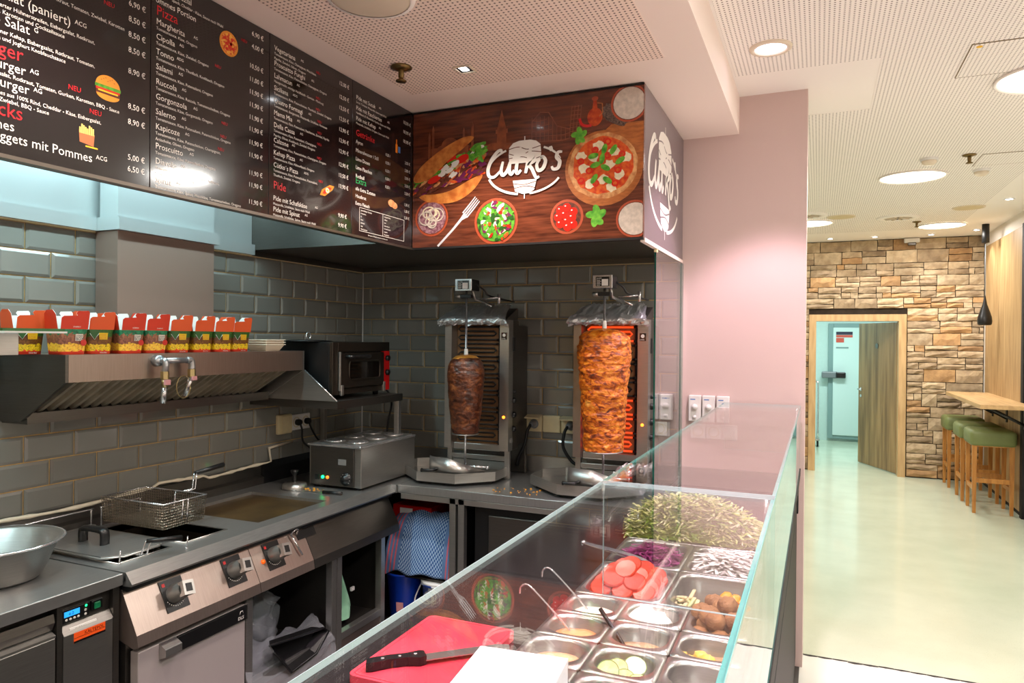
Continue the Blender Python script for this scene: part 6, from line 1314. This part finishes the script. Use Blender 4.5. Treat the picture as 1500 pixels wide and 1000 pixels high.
for k in range(40):
    x, y, s = r.uniform(-1.56, -1.30), r.uniform(3.32, 3.48), r.uniform(.002, .006)
    if k > 25: x, y = r.uniform(-2.12, -2.0), r.uniform(3.45, 3.6)
    z = WT+.023 if k > 25 else WT; b.box((x, y, z), (x+s*1.6, y+s, z+s), .0008)
b.build('scrap', 'crumb', t)['kind'] = 'stuff'
f_ = MB(); f_.smooth = False; vs = []
for j in range(13):
    for i in range(17):
        u, v = i/16, j/12; nn = noise.noise(Vector((u*7, v*7, 3))); vs.append((-.955+.19*u+nn*.02, 3.50+.14*v+nn*.02, WT+.10+.05*noise.noise(Vector((u*5, v*5, 9)))+.05*u+nn*.02))
f_.add(vs, [(j*17+i, j*17+i+1, (j+1)*17+i+1, (j+1)*17+i) for j in range(12) for i in range(16)])
o = f_.build('foil_sheet', 'foil'); tag(o, 'crumpled aluminium foil on the right drip tray', 'foil')
# ================================================================== GLASS PARTITION
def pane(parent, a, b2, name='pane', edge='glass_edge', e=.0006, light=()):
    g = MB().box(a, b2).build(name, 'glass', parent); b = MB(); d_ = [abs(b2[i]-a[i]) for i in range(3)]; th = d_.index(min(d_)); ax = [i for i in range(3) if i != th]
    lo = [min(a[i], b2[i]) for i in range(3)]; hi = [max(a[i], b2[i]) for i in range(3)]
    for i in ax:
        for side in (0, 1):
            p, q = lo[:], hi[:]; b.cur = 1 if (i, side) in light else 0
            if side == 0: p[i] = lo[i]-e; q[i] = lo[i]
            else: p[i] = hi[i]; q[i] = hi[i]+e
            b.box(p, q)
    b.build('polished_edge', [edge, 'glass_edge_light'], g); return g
t = thing('glass_partition', (-.69, 3.6, .92), 'upright green-edged glass pane beside the right grill', 'glass panel')
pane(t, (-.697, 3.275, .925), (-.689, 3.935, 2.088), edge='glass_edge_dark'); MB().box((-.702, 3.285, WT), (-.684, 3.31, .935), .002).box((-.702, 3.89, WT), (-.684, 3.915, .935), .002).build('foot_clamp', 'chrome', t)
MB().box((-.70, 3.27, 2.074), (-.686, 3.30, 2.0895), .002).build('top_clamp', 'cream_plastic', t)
MB().box((-.705, YB-.012, WT+.03), (-.68, YB-.001, 2.09)).build('wall_channel', 'chrome', t)
# ================================================================== SALAD COUNTER
t = thing('salad_counter', (-.6, 1.8, 0), 'salad prep counter with steel top and dark customer front', 'counter')
KX0, KX1, KY0, KY1 = -.686, -.153, 1.268, 3.082
mat('wt_dark', (120, 112, 112), .16, .85, noise_amt=.2, noise_scale=7, stretch=(2, 12, 2))
b = MB().box((-1.085, .15, WT-.04), (KX0, 3.273, WT)).box((KX1, .15, WT-.04), (-.10, 3.273, WT)).box((KX0, .15, WT-.04), (KX1, KY0, WT)).box((KX0, KY1, WT-.04), (KX1, 3.273, WT)).box((-.698, 3.273, WT-.04), (-.10, YB-.004, WT))
b.build('worktop', 'wt_dark', t)
MB().box((-1.087, .15, WT-.055), (-1.085, 3.273, WT+.006)).box((-.698, YB-.016, WT), (-.12, YB-.003, .985)).build('worktop_edge', 'steel', t)
MB().box((-1.05, .17, .1), (-1.03, 3.26, WT-.041)).box((-1.03, .17, .1), (-.11, .19, WT-.041)).box((-1.03, 3.25, .1), (-.11, 3.27, WT-.041)).box((-1.03, .19, .1), (-.11, 3.25, .12)).build('carcass', 'steel_dark', t)
MB().box((KX0-.004, KY0, .68), (KX0, KY1, WT-.041)).box((KX1, KY0, .68), (KX1+.004, KY1, WT-.041)).box((KX0, KY0, .676), (KX1, KY1, .68)).build('well_lining', 'steel', t)
mat('front_black', (26, 20, 22), .5, spec=.12); 
fc = MB().box((-.108, .1, .05), (-.094, 3.944, .99), .002).build('front_cladding', 'front_black', t); MB().box((-.100, .1, .99), (-.078, 3.944, 1.02), .002).build('base_rail', 'front_black', t); MB().box((-.0945, .1, .80), (-.0930, 3.6, .812)).build('groove', 'matt_black', fc)
MB().box((-.094, 3.88, .90), (-.086, 3.944, .985), .001).box((-.094, 3.88, .80), (-.086, 3.944, .892), .001).build('end_cap', 'black_plastic', t)
for y in (.3, 1.7, 3.1):
    for x in (-.98, -.2): MB().lathe([(.022, 0), (.02, .1)], (x, y, 0), 10, caps=True).build('foot', 'steel_dark', t)
t = thing('glass_display', (-.27, 2.0, 1.02), 'glass counter display with top, front and divider panes', 'glass display')
GT0, GT1 = 1.337, 1.345
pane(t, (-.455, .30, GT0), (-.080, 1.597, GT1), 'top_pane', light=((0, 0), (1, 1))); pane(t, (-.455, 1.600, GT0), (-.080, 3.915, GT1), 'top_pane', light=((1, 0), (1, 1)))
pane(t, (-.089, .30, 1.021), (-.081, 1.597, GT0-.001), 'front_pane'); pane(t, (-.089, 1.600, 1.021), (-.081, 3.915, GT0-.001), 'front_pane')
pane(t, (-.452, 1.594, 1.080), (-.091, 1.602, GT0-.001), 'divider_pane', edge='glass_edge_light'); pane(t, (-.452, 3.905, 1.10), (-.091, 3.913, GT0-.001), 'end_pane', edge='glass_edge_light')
for y in (1.62, 3.89): MB().tube([(-.10, y, 1.02), (-.10, y, 1.33)], .005, 8).build('support_rod', 'chrome', t)
# ================================================================== GASTRONORM PANS
CXS = [-.684, -.508, -.331, -.155]
def rrect(x0, x1, y0, y1, r, z, n=5):
    pts = []
    for cx, cyy, a0 in ((x1-r, y1-r, 0), (x0+r, y1-r, 90), (x0+r, y0+r, 180), (x1-r, y0+r, 270)):
        for k in range(n+1): a = math.radians(a0+90*k/n); pts.append((cx+r*math.cos(a), cyy+r*math.sin(a), z))
    return pts
def pan(x0, x1, y0, y1, depth, label):
    z = WT+.012; t = thing('food_pan', ((x0+x1)/2, (y0+y1)/2, z-depth), label, 'pan', 'steel food pans in the counter')
    b = MB(); b.smooth = True
    rings = [rrect(x0+.001, x1-.001, y0+.001, y1-.001, .012, z-.004), rrect(x0+.001, x1-.001, y0+.001, y1-.001, .012, z), rrect(x0+.015, x1-.015, y0+.015, y1-.015, .058, z+.001), rrect(x0+.018, x1-.018, y0+.018, y1-.018, .057, z-.008),
             rrect(x0+.020, x1-.020, y0+.020, y1-.020, .056, z-.026), rrect(x0+.024, x1-.024, y0+.024, y1-.024, .053, z-.031), rrect(x0+.030, x1-.030, y0+.030, y1-.030, .048, z-depth+.01), rrect(x0+.036, x1-.036, y0+.036, y1-.036, .036, z-depth)]
    n = len(rings[0]); vs = [p for r in rings for p in r]
    b.add(vs, [(i*n+k, i*n+(k+1) % n, (i+1)*n+(k+1) % n, (i+1)*n+k) for i in range(len(rings)-1) for k in range(n)]); b.add([], []); b.f.append(tuple(range((len(rings)-1)*n, len(rings)*n))); b.m.append(0); b.sm.append(False)
    b.build('pan', 'steel', t); return t
def liquid(x0, x1, y0, y1, z, m_, label, cat, wob=.003):
    b = MB(); b.smooth = True; ring = rrect(x0+.026, x1-.026, y0+.026, y1-.026, .052, z, 6); n = len(ring); cx, cyy = (x0+x1)/2, (y0+y1)/2; vs = [(cx, cyy, z)]
    for s in (.35, .7, 1.0):
        for p in ring: vs.append((cx+(p[0]-cx)*s, cyy+(p[1]-cyy)*s, z+wob*noise.noise(Vector((p[0]*30*s, p[1]*30*s, s)))))
    fs = [(0, 1+k, 1+(k+1) % n) for k in range(n)]
    for r in range(2):
        for k in range(n): fs.append((1+r*n+k, 1+(r+1)*n+k, 1+(r+1)*n+(k+1) % n, 1+r*n+(k+1) % n))
    lo = [(p[0], p[1], z-.03) for p in ring]; b.add(vs+lo, fs+[(1+2*n+k, 1+3*n+k, 1+3*n+(k+1) % n, 1+2*n+(k+1) % n) for k in range(n)]); o = b.build(cat, m_); o['kind'] = 'stuff'; return tag(o, label, 'sauce')
R = [1.265, 1.43, 1.595, 1.76, 1.925, 2.09, 2.42, 2.75, 3.08]
names = {(4, 0): 'steel pan holding white sauce', (4, 1): 'steel pan holding white feta cheese', (4, 2): 'steel pan heaped with brown falafel', (3, 0): 'steel pan holding orange sauce', (3, 1): 'nearly empty steel pan with a serving spoon', (3, 2): 'steel pan holding small yellow pieces',
         (2, 0): 'steel pan holding salmon coloured sauce', (2, 1): 'steel pan holding cucumber slices', (2, 2): 'empty steel pan against the front glass near the bottom edge', (1, 0): 'steel pan holding red paste beside the white box', (1, 1): 'steel pan below the cucumber pan at the picture edge', (1, 2): 'steel pan at the lower right picture edge', (0, 0): 'empty pan hidden under the white box', (0, 1): 'nearest middle steel pan', (0, 2): 'nearest right steel pan'}
for r in range(0, 5):
    for c in range(3): pan(CXS[c], CXS[c+1], R[r], R[r+1], .10, names[(r, c)])
XM = -.4195
pan(CXS[0], XM, R[5], R[6], .10, 'steel pan heaped with tomato slices'); pan(XM, CXS[3], R[5], R[6], .10, 'steel pan holding grilled vegetables'); pan(CXS[0], XM, R[6], R[7], .10, 'steel pan holding red cabbage'); pan(XM, CXS[3], R[6], R[7], .10, 'steel pan holding sliced white onions'); pan(CXS[0], CXS[3], R[7], R[8], .10, 'wide steel pan under the heaped lettuce')
mat('sauce_white', (240, 228, 206), .35); mat('sauce_orange', (232, 150, 96), .35, noise_amt=.1); mat('sauce_salmon', (236, 170, 126), .35, noise_amt=.1); mat('sauce_red', (190, 70, 36), .4, noise_amt=.3); mat('sauce_clear', (176, 140, 100), .3)
liquid(CXS[0], CXS[1], R[4], R[5], WT-.015, 'sauce_white', 'creamy white sauce in the left pan row', 'white_sauce'); liquid(CXS[0], CXS[1], R[3], R[4], WT-.019, 'sauce_orange', 'orange sauce in the left pan row', 'orange_sauce'); liquid(CXS[0], CXS[1], R[2], R[3], WT-.019, 'sauce_salmon', 'salmon coloured sauce beside the white box', 'salmon_sauce'); liquid(CXS[0], CXS[1], R[1], R[2], WT-.018, 'sauce_red', 'red paste partly hidden by the white box', 'red_paste', .008)
liquid(CXS[1], CXS[2], R[3], R[4], WT-.026, 'sauce_clear', 'thin brown dressing left in the spoon pan', 'brown_dressing'); liquid(CXS[2], CXS[3], R[3], R[4], WT-.030, 'sauce_clear', 'thin brown dressing under the yellow pieces', 'brown_dressing'); liquid(CXS[1], CXS[2], R[2], R[3], WT-.032, 'sauce_clear', 'thin dressing under the cucumber slices', 'brown_dressing')
# ---- shredded heaps
def shreds(name, m_list, n, region, zf, ln, wd, label, cat, seed, curl=.5, tilt=.5):
    b = MB(); r = random.Random(seed); x0, x1, y0, y1 = region
    for k in range(n):
        u, v = r.random(), r.random(); x, y = x0+(x1-x0)*u, y0+(y1-y0)*v; z = zf(u, v, r); l_ = r.uniform(*ln); w_ = r.uniform(*wd); a = r.uniform(0, 6.28); el = r.uniform(-tilt, tilt); cv = r.uniform(-curl, curl)*3
        b.cur = r.randrange(len(m_list)); P = []; p = Vector((x, y, z)); m3 = 4
        for q in range(m3):
            d_ = Vector((math.cos(a)*math.cos(el), math.sin(a)*math.cos(el), math.sin(el))); s_v = Vector((-math.sin(a), math.cos(a), r.uniform(-.3, .6)*tilt*1.6))*w_/2; P += [p-s_v, p+s_v]; p = p+d_*l_/(m3-1); a += cv/3; el += r.uniform(-.25, .1)
        P = [(min(max(q.x, x0-.012), x1+.012), min(max(q.y, y0-.015), y1+.015), q.z) for q in P]
        b.add(P, [(2*q, 2*q+1, 2*q+3, 2*q+2) for q in range(m3-1)])
    o = b.build(name, m_list); o['kind'] = 'stuff'; tag(o, label, cat)
    return o
mat('lett_a', (206, 206, 130), .45); mat('lett_b', (170, 184, 84), .45); mat('lett_c', (226, 222, 178), .45); mat('lett_d', (128, 156, 58), .45)
mat('cab_a', (130, 34, 92), .4); mat('cab_b', (164, 70, 128), .4); mat('cab_c', (96, 20, 64), .4); mat('oni_a', (240, 236, 232), .4); mat('oni_b', (226, 216, 214), .4)
def heap(h, base, px=2.0):
    def f(u, v, r):
        d = max(0, 1-(abs(u-.5)*2)**px)*max(0, 1-(abs(v-.5)*2)**px); return base+h*d*(.65+.35*math.sqrt(r.random()))
    return f
LZ = lambda u, v: (WT+.012)+.135*max(0, 1-((u-.45)*1.9)**2)*max(0, 1-((v-.48)*2.0)**2)
def dome(name, region, zf, m_, label):
    b = MB(); b.smooth = True; n = 24; x0, x1, y0, y1 = region; vs = []
    for j in range(n+1):
        for i in range(n+1): u, v = i/n, j/n; vs.append((x0+(x1-x0)*u, y0+(y1-y0)*v, zf(u, v)-.006))
    b.add(vs, [(j*(n+1)+i, j*(n+1)+i+1, (j+1)*(n+1)+i+1, (j+1)*(n+1)+i) for j in range(n) for i in range(n)]); return b
reg = (-.70, -.165, 2.77, 3.07)
lt = thing('lettuce_heap', (-.42, 2.92, WT), 'tall heap of shredded green lettuce at the far end of the salad pans', 'lettuce'); lt['kind'] = 'stuff'
o = dome('core', reg, LZ, 'lett_b', '').build('core', 'lett_b', lt); o['kind'] = 'stuff'
o = shreds('lettuce_shreds', ['lett_a', 'lett_b', 'lett_c', 'lett_a', 'lett_d'], 3600, reg, lambda u, v, r: LZ(u, v)+r.uniform(-.004, .014), (.03, .07), (.004, .010), None, None, 1); o.location -= lt.location; o.parent = lt
def small_heap(name, reg, h, base, mats, n, ln, wd, label, cat, seed):
    e = thing(name, ((reg[0]+reg[1])/2, (reg[2]+reg[3])/2, base), label, cat); e['kind'] = 'stuff'; zf = lambda u, v: base+h*max(0, 1-abs((u-.5)*2)**2.5)*max(0, 1-abs((v-.5)*2)**2.5)
    o = dome('core', reg, zf, mats[0], '').build('core', mats[0], e); o['kind'] = 'stuff'
    o = shreds(name+'_shreds', mats, n, reg, lambda u, v, r: zf(u, v)+r.uniform(-.002, .010), ln, wd, None, None, seed, tilt=.22); o.location -= e.location; o.parent = e
small_heap('red_cabbage', (-.66, -.445, 2.45, 2.72), .075, WT-.045, ['cab_a', 'cab_b', 'cab_c'], 1100, (.02, .045), (.003, .006), 'shredded purple red cabbage in its pan', 'cabbage', 2)
small_heap('sliced_onions', (-.40, -.175, 2.45, 2.72), .075, WT-.045, ['oni_a', 'oni_b', 'oni_a'], 900, (.03, .06), (.008, .015), 'sliced white onions in the pan by the front glass', 'onions', 3)
# tomatoes: slices piled
mat('tomato', (232, 70, 40), .25, noise_amt=.15, noise_scale=40, coat=.3); mat('tomato_in', (224, 62, 36), .3, noise_amt=.1, noise_scale=60)
r = random.Random(12); LBT = ['top', 'upper', 'lower', 'side']
b = MB().lathe([(.001, -.006), (.030, -.006), (.0345, 0), (.030, .006)], (0, 0, 0), 18); b.cur = 1; b.lathe([(.030, .006), (.001, .0065)], (0, 0, 0), 18); tmesh = b.mesh('tomato_slice', ['tomato', 'tomato_in'])
spots = [(-.625+.0725*i, 2.135+.044*j, WT-.034) for i in range(3) for j in range(6)]+[(-.615+.0680*i, 2.150+.044*j, WT-.006) for i in range(3) for j in range(5)]+[(-.583+.070*i, 2.175+.044*j, WT+.020) for i in range(2) for j in range(4)]+[(-.548, 2.205+.046*j, WT+.045) for j in range(2)]
for x, y, z in spots:
    o = bpy.data.objects.new('tomato_slice', tmesh); COL.objects.link(o); o.location = (x+r.uniform(-.004, .004), y, z+.018+r.uniform(0, .004)); o.rotation_euler = (.55+r.uniform(-.04, .04), r.uniform(-.06, .06), r.uniform(-.2, .2)); s_3 = r.uniform(1.0, 1.08); o.scale = (s_3, s_3, 1); tag(o, 'red tomato slice in the heaped tomato pan', 'tomato', 'tomato slices in their pan')
mat('falafel', (164, 116, 70), .7, rgb2=(124, 80, 44), noise_scale=14, bump=.6, bump_scale=90)
FZ = WT-.035
for k, (x, y, z) in enumerate(((-.29, 1.975, .0), (-.235, 1.97, .0), (-.19, 1.985, .005), (-.275, 2.03, .01), (-.215, 2.035, .012), (-.25, 1.995, .04), (-.20, 2.01, .04), (-.295, 2.06, .035), (-.245, 2.075, .045), (-.20, 2.08, .03), (-.27, 2.02, .045), (-.225, 2.055, .065), (-.265, 2.10, .05))):
    b = blob((0, 0, 0), (.031, .027, .025), .12, 2.5, k*2.1, 20, 14); o = b.build('falafel', 'falafel', None, True); o.location = (x, y, FZ+z+.02); o.rotation_euler = (0, 0, k); tag(o, 'brown round falafel ball in the right pan row', 'falafel', 'falafel balls')
mat('veg_zuc', (170, 180, 110), .4, rgb2=(220, 216, 170), noise_scale=30); mat('veg_dark', (60, 76, 36), .4); mat('veg_orange', (240, 160, 40), .35, noise_amt=.15); mat('veg_pale', (226, 206, 160), .4)
vm = []
for m_ in ('veg_zuc', 'veg_dark', 'veg_pale'): vm.append(MB().box((-.032, -.006, -.004), (.032, .006, .004), .003).mesh('zucchini_strip', m_))
vo = blob((0, 0, 0), (.022, .016, .008), .25, 3, 5, 14, 8).mesh('carrot_piece', 'veg_orange')
r = random.Random(21)
for k in range(60):
    left = k < 34; u = r.random(); x = -.395+.10*u if left else -.30+.12*u; y = 2.12+.15*r.random(); z = WT-.050+.045*r.random()+(.0 if left else .012)
    o = bpy.data.objects.new('zucchini_strip' if left else 'carrot_piece', r.choice(vm) if left else vo); COL.objects.link(o); o.location = (x, y, z); o.rotation_euler = (r.uniform(-.3, .3), r.uniform(-.3, .3), r.uniform(0, 3)); 
    tag(o, 'cooked zucchini strip in the grilled vegetable pan' if left else 'orange cooked carrot piece in the grilled vegetable pan', 'vegetable', 'zucchini strips' if left else 'carrot pieces')
mat('feta', (244, 240, 228), .5, noise_amt=.08); t = thing('feta_cheese', (-.42, 2.0, WT-.05), 'crumbled white feta cheese mound in the middle pan row', 'cheese'); 
blob((-.435, 2.01, WT-.022), (.06, .048, .045), .3, 2.2, 7, 24, 14).build('mound', 'feta', t); blob((-.375, 1.985, WT-.042), (.038, .03, .025), .35, 2.5, 9, 18, 10).build('lump', 'feta', t)
mat('corn', (244, 196, 90), .4)
for k, (x, y) in enumerate(((-.295, 1.835), (-.265, 1.85), (-.245, 1.825), (-.27, 1.87), (-.19, 1.815), (-.31, 1.82))):
    o = blob((0, 0, 0), (.018, .015, .012), .3, 3, k*3., 14, 9).build('fried_piece', 'corn', None, True); o.location = (x, y, WT-.022+.006*(k % 3)); tag(o, 'small yellow fried piece lying in a steel pan', 'food piece', 'yellow fried pieces')
mat('cuc_skin', (96, 120, 50), .4); mat('cuc_flesh', (214, 220, 160), .35, rgb2=(190, 204, 128), noise_scale=50)
b = MB().lathe([(.001, -.003), (.027, -.003), (.028, .003)], (0, 0, 0), 24); b.cur = 1; b.lathe([(.028, .003), (.0255, .0034)], (0, 0, 0), 24); b.cur = 0; b.lathe([(.0255, .0034), (.001, .0034)], (0, 0, 0), 24); cm = b.mesh('cucumber_slice', ['cuc_flesh', 'cuc_skin'])
for k, (x, y, rx) in enumerate(((-.415, 1.67, .3), (-.375, 1.665, -.25), (-.44, 1.70, .2), (-.40, 1.72, .1), (-.45, 1.655, .45))):
    o = bpy.data.objects.new('cucumber_slice', cm); COL.objects.link(o); o.location = (x, y-.015, WT-.020+.005*k); o.rotation_euler = (rx+.35, .2*(k % 2), 0); tag(o, 'round cucumber slice in a steel pan', 'cucumber', 'cucumber slices')
# spoons and tongs
t = thing('serving_spoon', (-.47, 1.85, WT), 'black handled serving spoon resting in the empty pan', 'spoon')
MB().tube([(-.545, 1.90, WT+.045), (-.49, 1.865, WT+.0), (-.45, 1.845, WT-.04), (-.42, 1.83, WT-.075)], [.006, .0055, .005, .006], 8).build('handle', 'black_plastic', t); blob((-.40, 1.82, WT-.078), (.022, .018, .006), 0, 1, 0, 14, 8).build('bowl', 'black_plastic', t)
t = thing('metal_tongs', (-.68, 2.44, WT), 'bent steel tongs lying across the cabbage and tomato pans', 'tongs')
for s in (-1, 1):
    b = MB(); P = smooth_pts([(-.76, 2.44, WT+.06), (-.72, 2.435+.003*s, WT+.055), (-.64, 2.43+.010*s, WT+.045), (-.56, 2.43+.012*s, WT+.03), (-.53, 2.43+.006*s, WT+.02)], 5); vs = []
    for p in P: vs += [p+Vector((0, -.008, 0)), p+Vector((0, .008, .004*s))]
    b.add(vs, [(2*i, 2*i+2, 2*i+3, 2*i+1) for i in range(len(P)-1)]); b.build('arm', 'chrome', t).modifiers.new('t', 'SOLIDIFY').thickness = .0015
MB().tube([(-.765, 2.432, WT+.06), (-.765, 2.452, WT+.062)], .008, 8).build('hinge', 'chrome', t)
for k, (x, y, lb) in enumerate(((-.66, 1.86, 'ladle with curved hook handle in the orange sauce'), (-.655, 2.02, 'ladle with curved hook handle in the white sauce'))):
    t = thing('sauce_ladle', (x, y, WT-.05), lb, 'ladle', 'sauce ladles')
    MB().tube(smooth_pts([(x+.06, y+.02, WT-.05), (x+.02, y+.01, WT+.0), (x-.06, y-.01, WT+.085), (x-.085, y-.012, WT+.10), (x-.10, y-.013, WT+.09), (x-.103, y-.013, WT+.07)], 5), .003, 6).build('handle', 'chrome', t)
    MB().lathe([(.001, -.02), (.018, -.016), (.026, 0), (.024, 0), (.016, -.014), (.001, -.017)], (x+.06, y+.02, WT-.045), 16).build('cup', 'steel', t)
t = thing('black_tongs', (-.49, 1.45, WT), 'dark tongs handle beside the white box', 'tongs')
MB().tube(smooth_pts([(-.50, 1.50, WT+.02), (-.475, 1.44, WT+.045), (-.455, 1.38, WT+.055), (-.44, 1.28, WT+.055)], 5), .008, 8).build('arm', 'chrome', t); MB().tube(smooth_pts([(-.49, 1.505, WT+.015), (-.462, 1.445, WT+.035), (-.44, 1.385, WT+.04), (-.425, 1.29, WT+.04)], 5), .006, 8).build('lower_arm', 'black_plastic', t)
# cutting board, knife, white box
t = thing('cutting_board', (-.85, 1.54, WT), 'red plastic cutting board on the counter under the knife', 'cutting board')
b = MB(); ring = rrect(-.978, -.722, 1.34, 1.725, .02, 0); b.prism([(p[0], p[1]) for p in ring], 'z', WT+.001, WT+.021); b.build('board', 'red_plastic', t); b = MB(); ring2 = rrect(-.968, -.732, 1.35, 1.715, .016, WT+.0213); b.tube(ring2, .0015, 4, closed=True); b.build('juice_groove', 'red_plastic', t)
t = thing('bread_knife', (-.85, 1.5, WT+.022), 'serrated bread knife with black riveted handle on the red board', 'knife')
kz = WT+.026; A, Bk = Vector((-.945, 1.375, kz)), Vector((-.70, 1.60, kz)); dv = (Bk-A).normalized(); nv = Vector((-dv.y, dv.x, 0))
P = lambda s, w_: A+dv*s+nv*w_
hp = [P(-.005, -.012), P(.0, .014), P(.05, .017), P(.09, .014), P(.125, .019), P(.135, .014), P(.135, -.016), P(.12, -.020), P(.09, -.010), P(.05, -.008), P(.01, -.014)]
b = MB(); b.prism([(p.x, p.y) for p in hp], 'z', kz-.003, kz+.017); hd = b.build('handle', 'black_plastic', t)
for s in (.035, .075, .112): MB().lathe([(.004, kz+.017), (.0035, kz+.0185), (.0005, kz+.0188)], (P(s, .003).x, P(s, .003).y, 0), 10).build('rivet', 'chrome', hd)
L_ = .345; bl = [P(.13, .017), P(L_-.03, .016), P(L_, .004)]+[P(L_-.006*q, -.016-(.002 if q % 2 else 0)) for q in range(1, 34)]+[P(.13, -.016)]
b = MB(); b.prism([(p.x, p.y) for p in bl], 'z', kz+.005, kz+.0075); b.build('blade', 'steel', t)
mat('paper_white', (246, 246, 246), .6); t = thing('white_carton', (-.565, 1.30, WT+.014), 'plain white carton box in front of the sauce pans', 'box', rz=math.radians(6))
MB().box((-.098, -.125, 0), (.098, .125, .095), .002).build('box', 'paper_white', t, True); MB().box((-.0985, -.1255, .080), (.0985, .1255, .0965), .001).build('lid', 'paper_white', t, True)
# ================================================================== BAR TABLE, STOOLS, PENDANT, PANEL
t = thing('bar_table', (1.59, 8.7, 1.05), 'long oak bar table top fixed to the right wall', 'table')
MB().box((1.37, 7.72, 1.065), (XR-.03, 9.66, 1.105), .003).build('table_top', 'oak_x', t)
for y in (8.05, 8.75, 9.4):
    br = MB().tube([(1.50, y, 1.055), (XR-.04, y, .90)], .016, 6).build('bracket', 'black_metal', t); MB().box((1.42, y-.02, 1.055), (XR-.03, y+.02, 1.065)).box((XR-.042, y-.02, .86), (XR-.03, y+.02, 1.055)).build('bracket_plate', 'black_metal', br)
t = thing('wall_panel', (XR-.02, 8.8, 0), 'tall oak panel with black edge on the right wall', 'panel')
MB().box((XR-.03, 8.22, .05), (XR, 9.85, 2.80)).build('oak_panel', 'oak', t); MB().box((XR-.035, 8.14, .0), (XR, 8.218, 2.82)).build('edge_strip', 'matt_black', t)
def stool(cx, cy_, lb):
    t = thing('bar_stool', (cx, cy_, 0), lb, 'stool', 'green bar stools at the oak table'); hx, hy = .155, .165
    for sx_ in (-1, 1):
        for s2 in (-1, 1):
            b = MB(); w0, w1 = .014, .021; x, y = cx+sx_*hx, cy_+s2*hy; xt, yt = cx+sx_*(hx+.0), cy_+s2*(hy-.005)
            b.add([(x-w0, y-w0, 0), (x+w0, y-w0, 0), (x+w0, y+w0, 0), (x-w0, y+w0, 0), (xt-w1, yt-w1, .69), (xt+w1, yt-w1, .69), (xt+w1, yt+w1, .69), (xt-w1, yt+w1, .69)], [(3, 2, 1, 0), (4, 5, 6, 7), (0, 1, 5, 4), (1, 2, 6, 5), (2, 3, 7, 6), (3, 0, 4, 7)]); b.build('leg', 'stool_wood', t)
    for s2 in (-1, 1): MB().box((cx-hx+.015, cy_+s2*hy-.011, .30), (cx+hx-.015, cy_+s2*hy+.011, .345), .003).build('stretcher', 'stool_wood', t)
    for sx_ in (-1, 1): MB().box((cx+sx_*hx-.011, cy_-hy+.015, .22), (cx+sx_*hx+.011, cy_+hy-.015, .265), .003).build('stretcher', 'stool_wood', t)
    MB().box((cx-hx-.015, cy_-hy-.015, .655), (cx+hx+.015, cy_+hy+.015, .69)).build('seat_rail', 'stool_wood', t)
    b = MB(); b.box((cx-.195, cy_-.205, .66), (cx+.195, cy_+.205, .815), .035); b.v = [(x, y, z+(.012*math.cos((x-cx)/.2*1.5)*math.cos((y-cy_)/.2*1.5) if z > .75 else 0)) for x, y, z in b.v]; b.sm = [True]*len(b.sm); b.build('cushion', 'green_leather', t)
stool(1.575, 8.42, 'nearest green cushioned bar stool at the oak table'); stool(1.565, 8.98, 'middle green bar stool half behind the nearest one'); stool(1.55, 9.72, 'farthest green bar stool against the stone wall')
t = thing('pendant_lamp', (1.65, 9.15, 2.0), 'black teardrop pendant lamp above the bar table', 'lamp')
px, py = 1.655, 9.15
MB().lathe([(.001, CEIL_H-.001), (.035, CEIL_H-.001), (.037, CEIL_H-.20), (.03, CEIL_H-.205), (.001, CEIL_H-.205)], (px, py, 0), 20).build('canopy', 'black_metal', t)
MB().tube([(px, py, CEIL_H-.2), (px, py, 2.18)], .004, 6).build('cord', 'grey_plastic', t)
MB().lathe([(.006, 2.185), (.012, 2.15), (.022, 2.09), (.042, 2.03), (.064, 1.96), (.071, 1.91), (.066, 1.875), (.055, 1.865), (.05, 1.868), (.06, 1.91), (.05, 1.97), (.001, 2.05)], (px, py, 0), 28).build('shade', 'black_plastic', t)
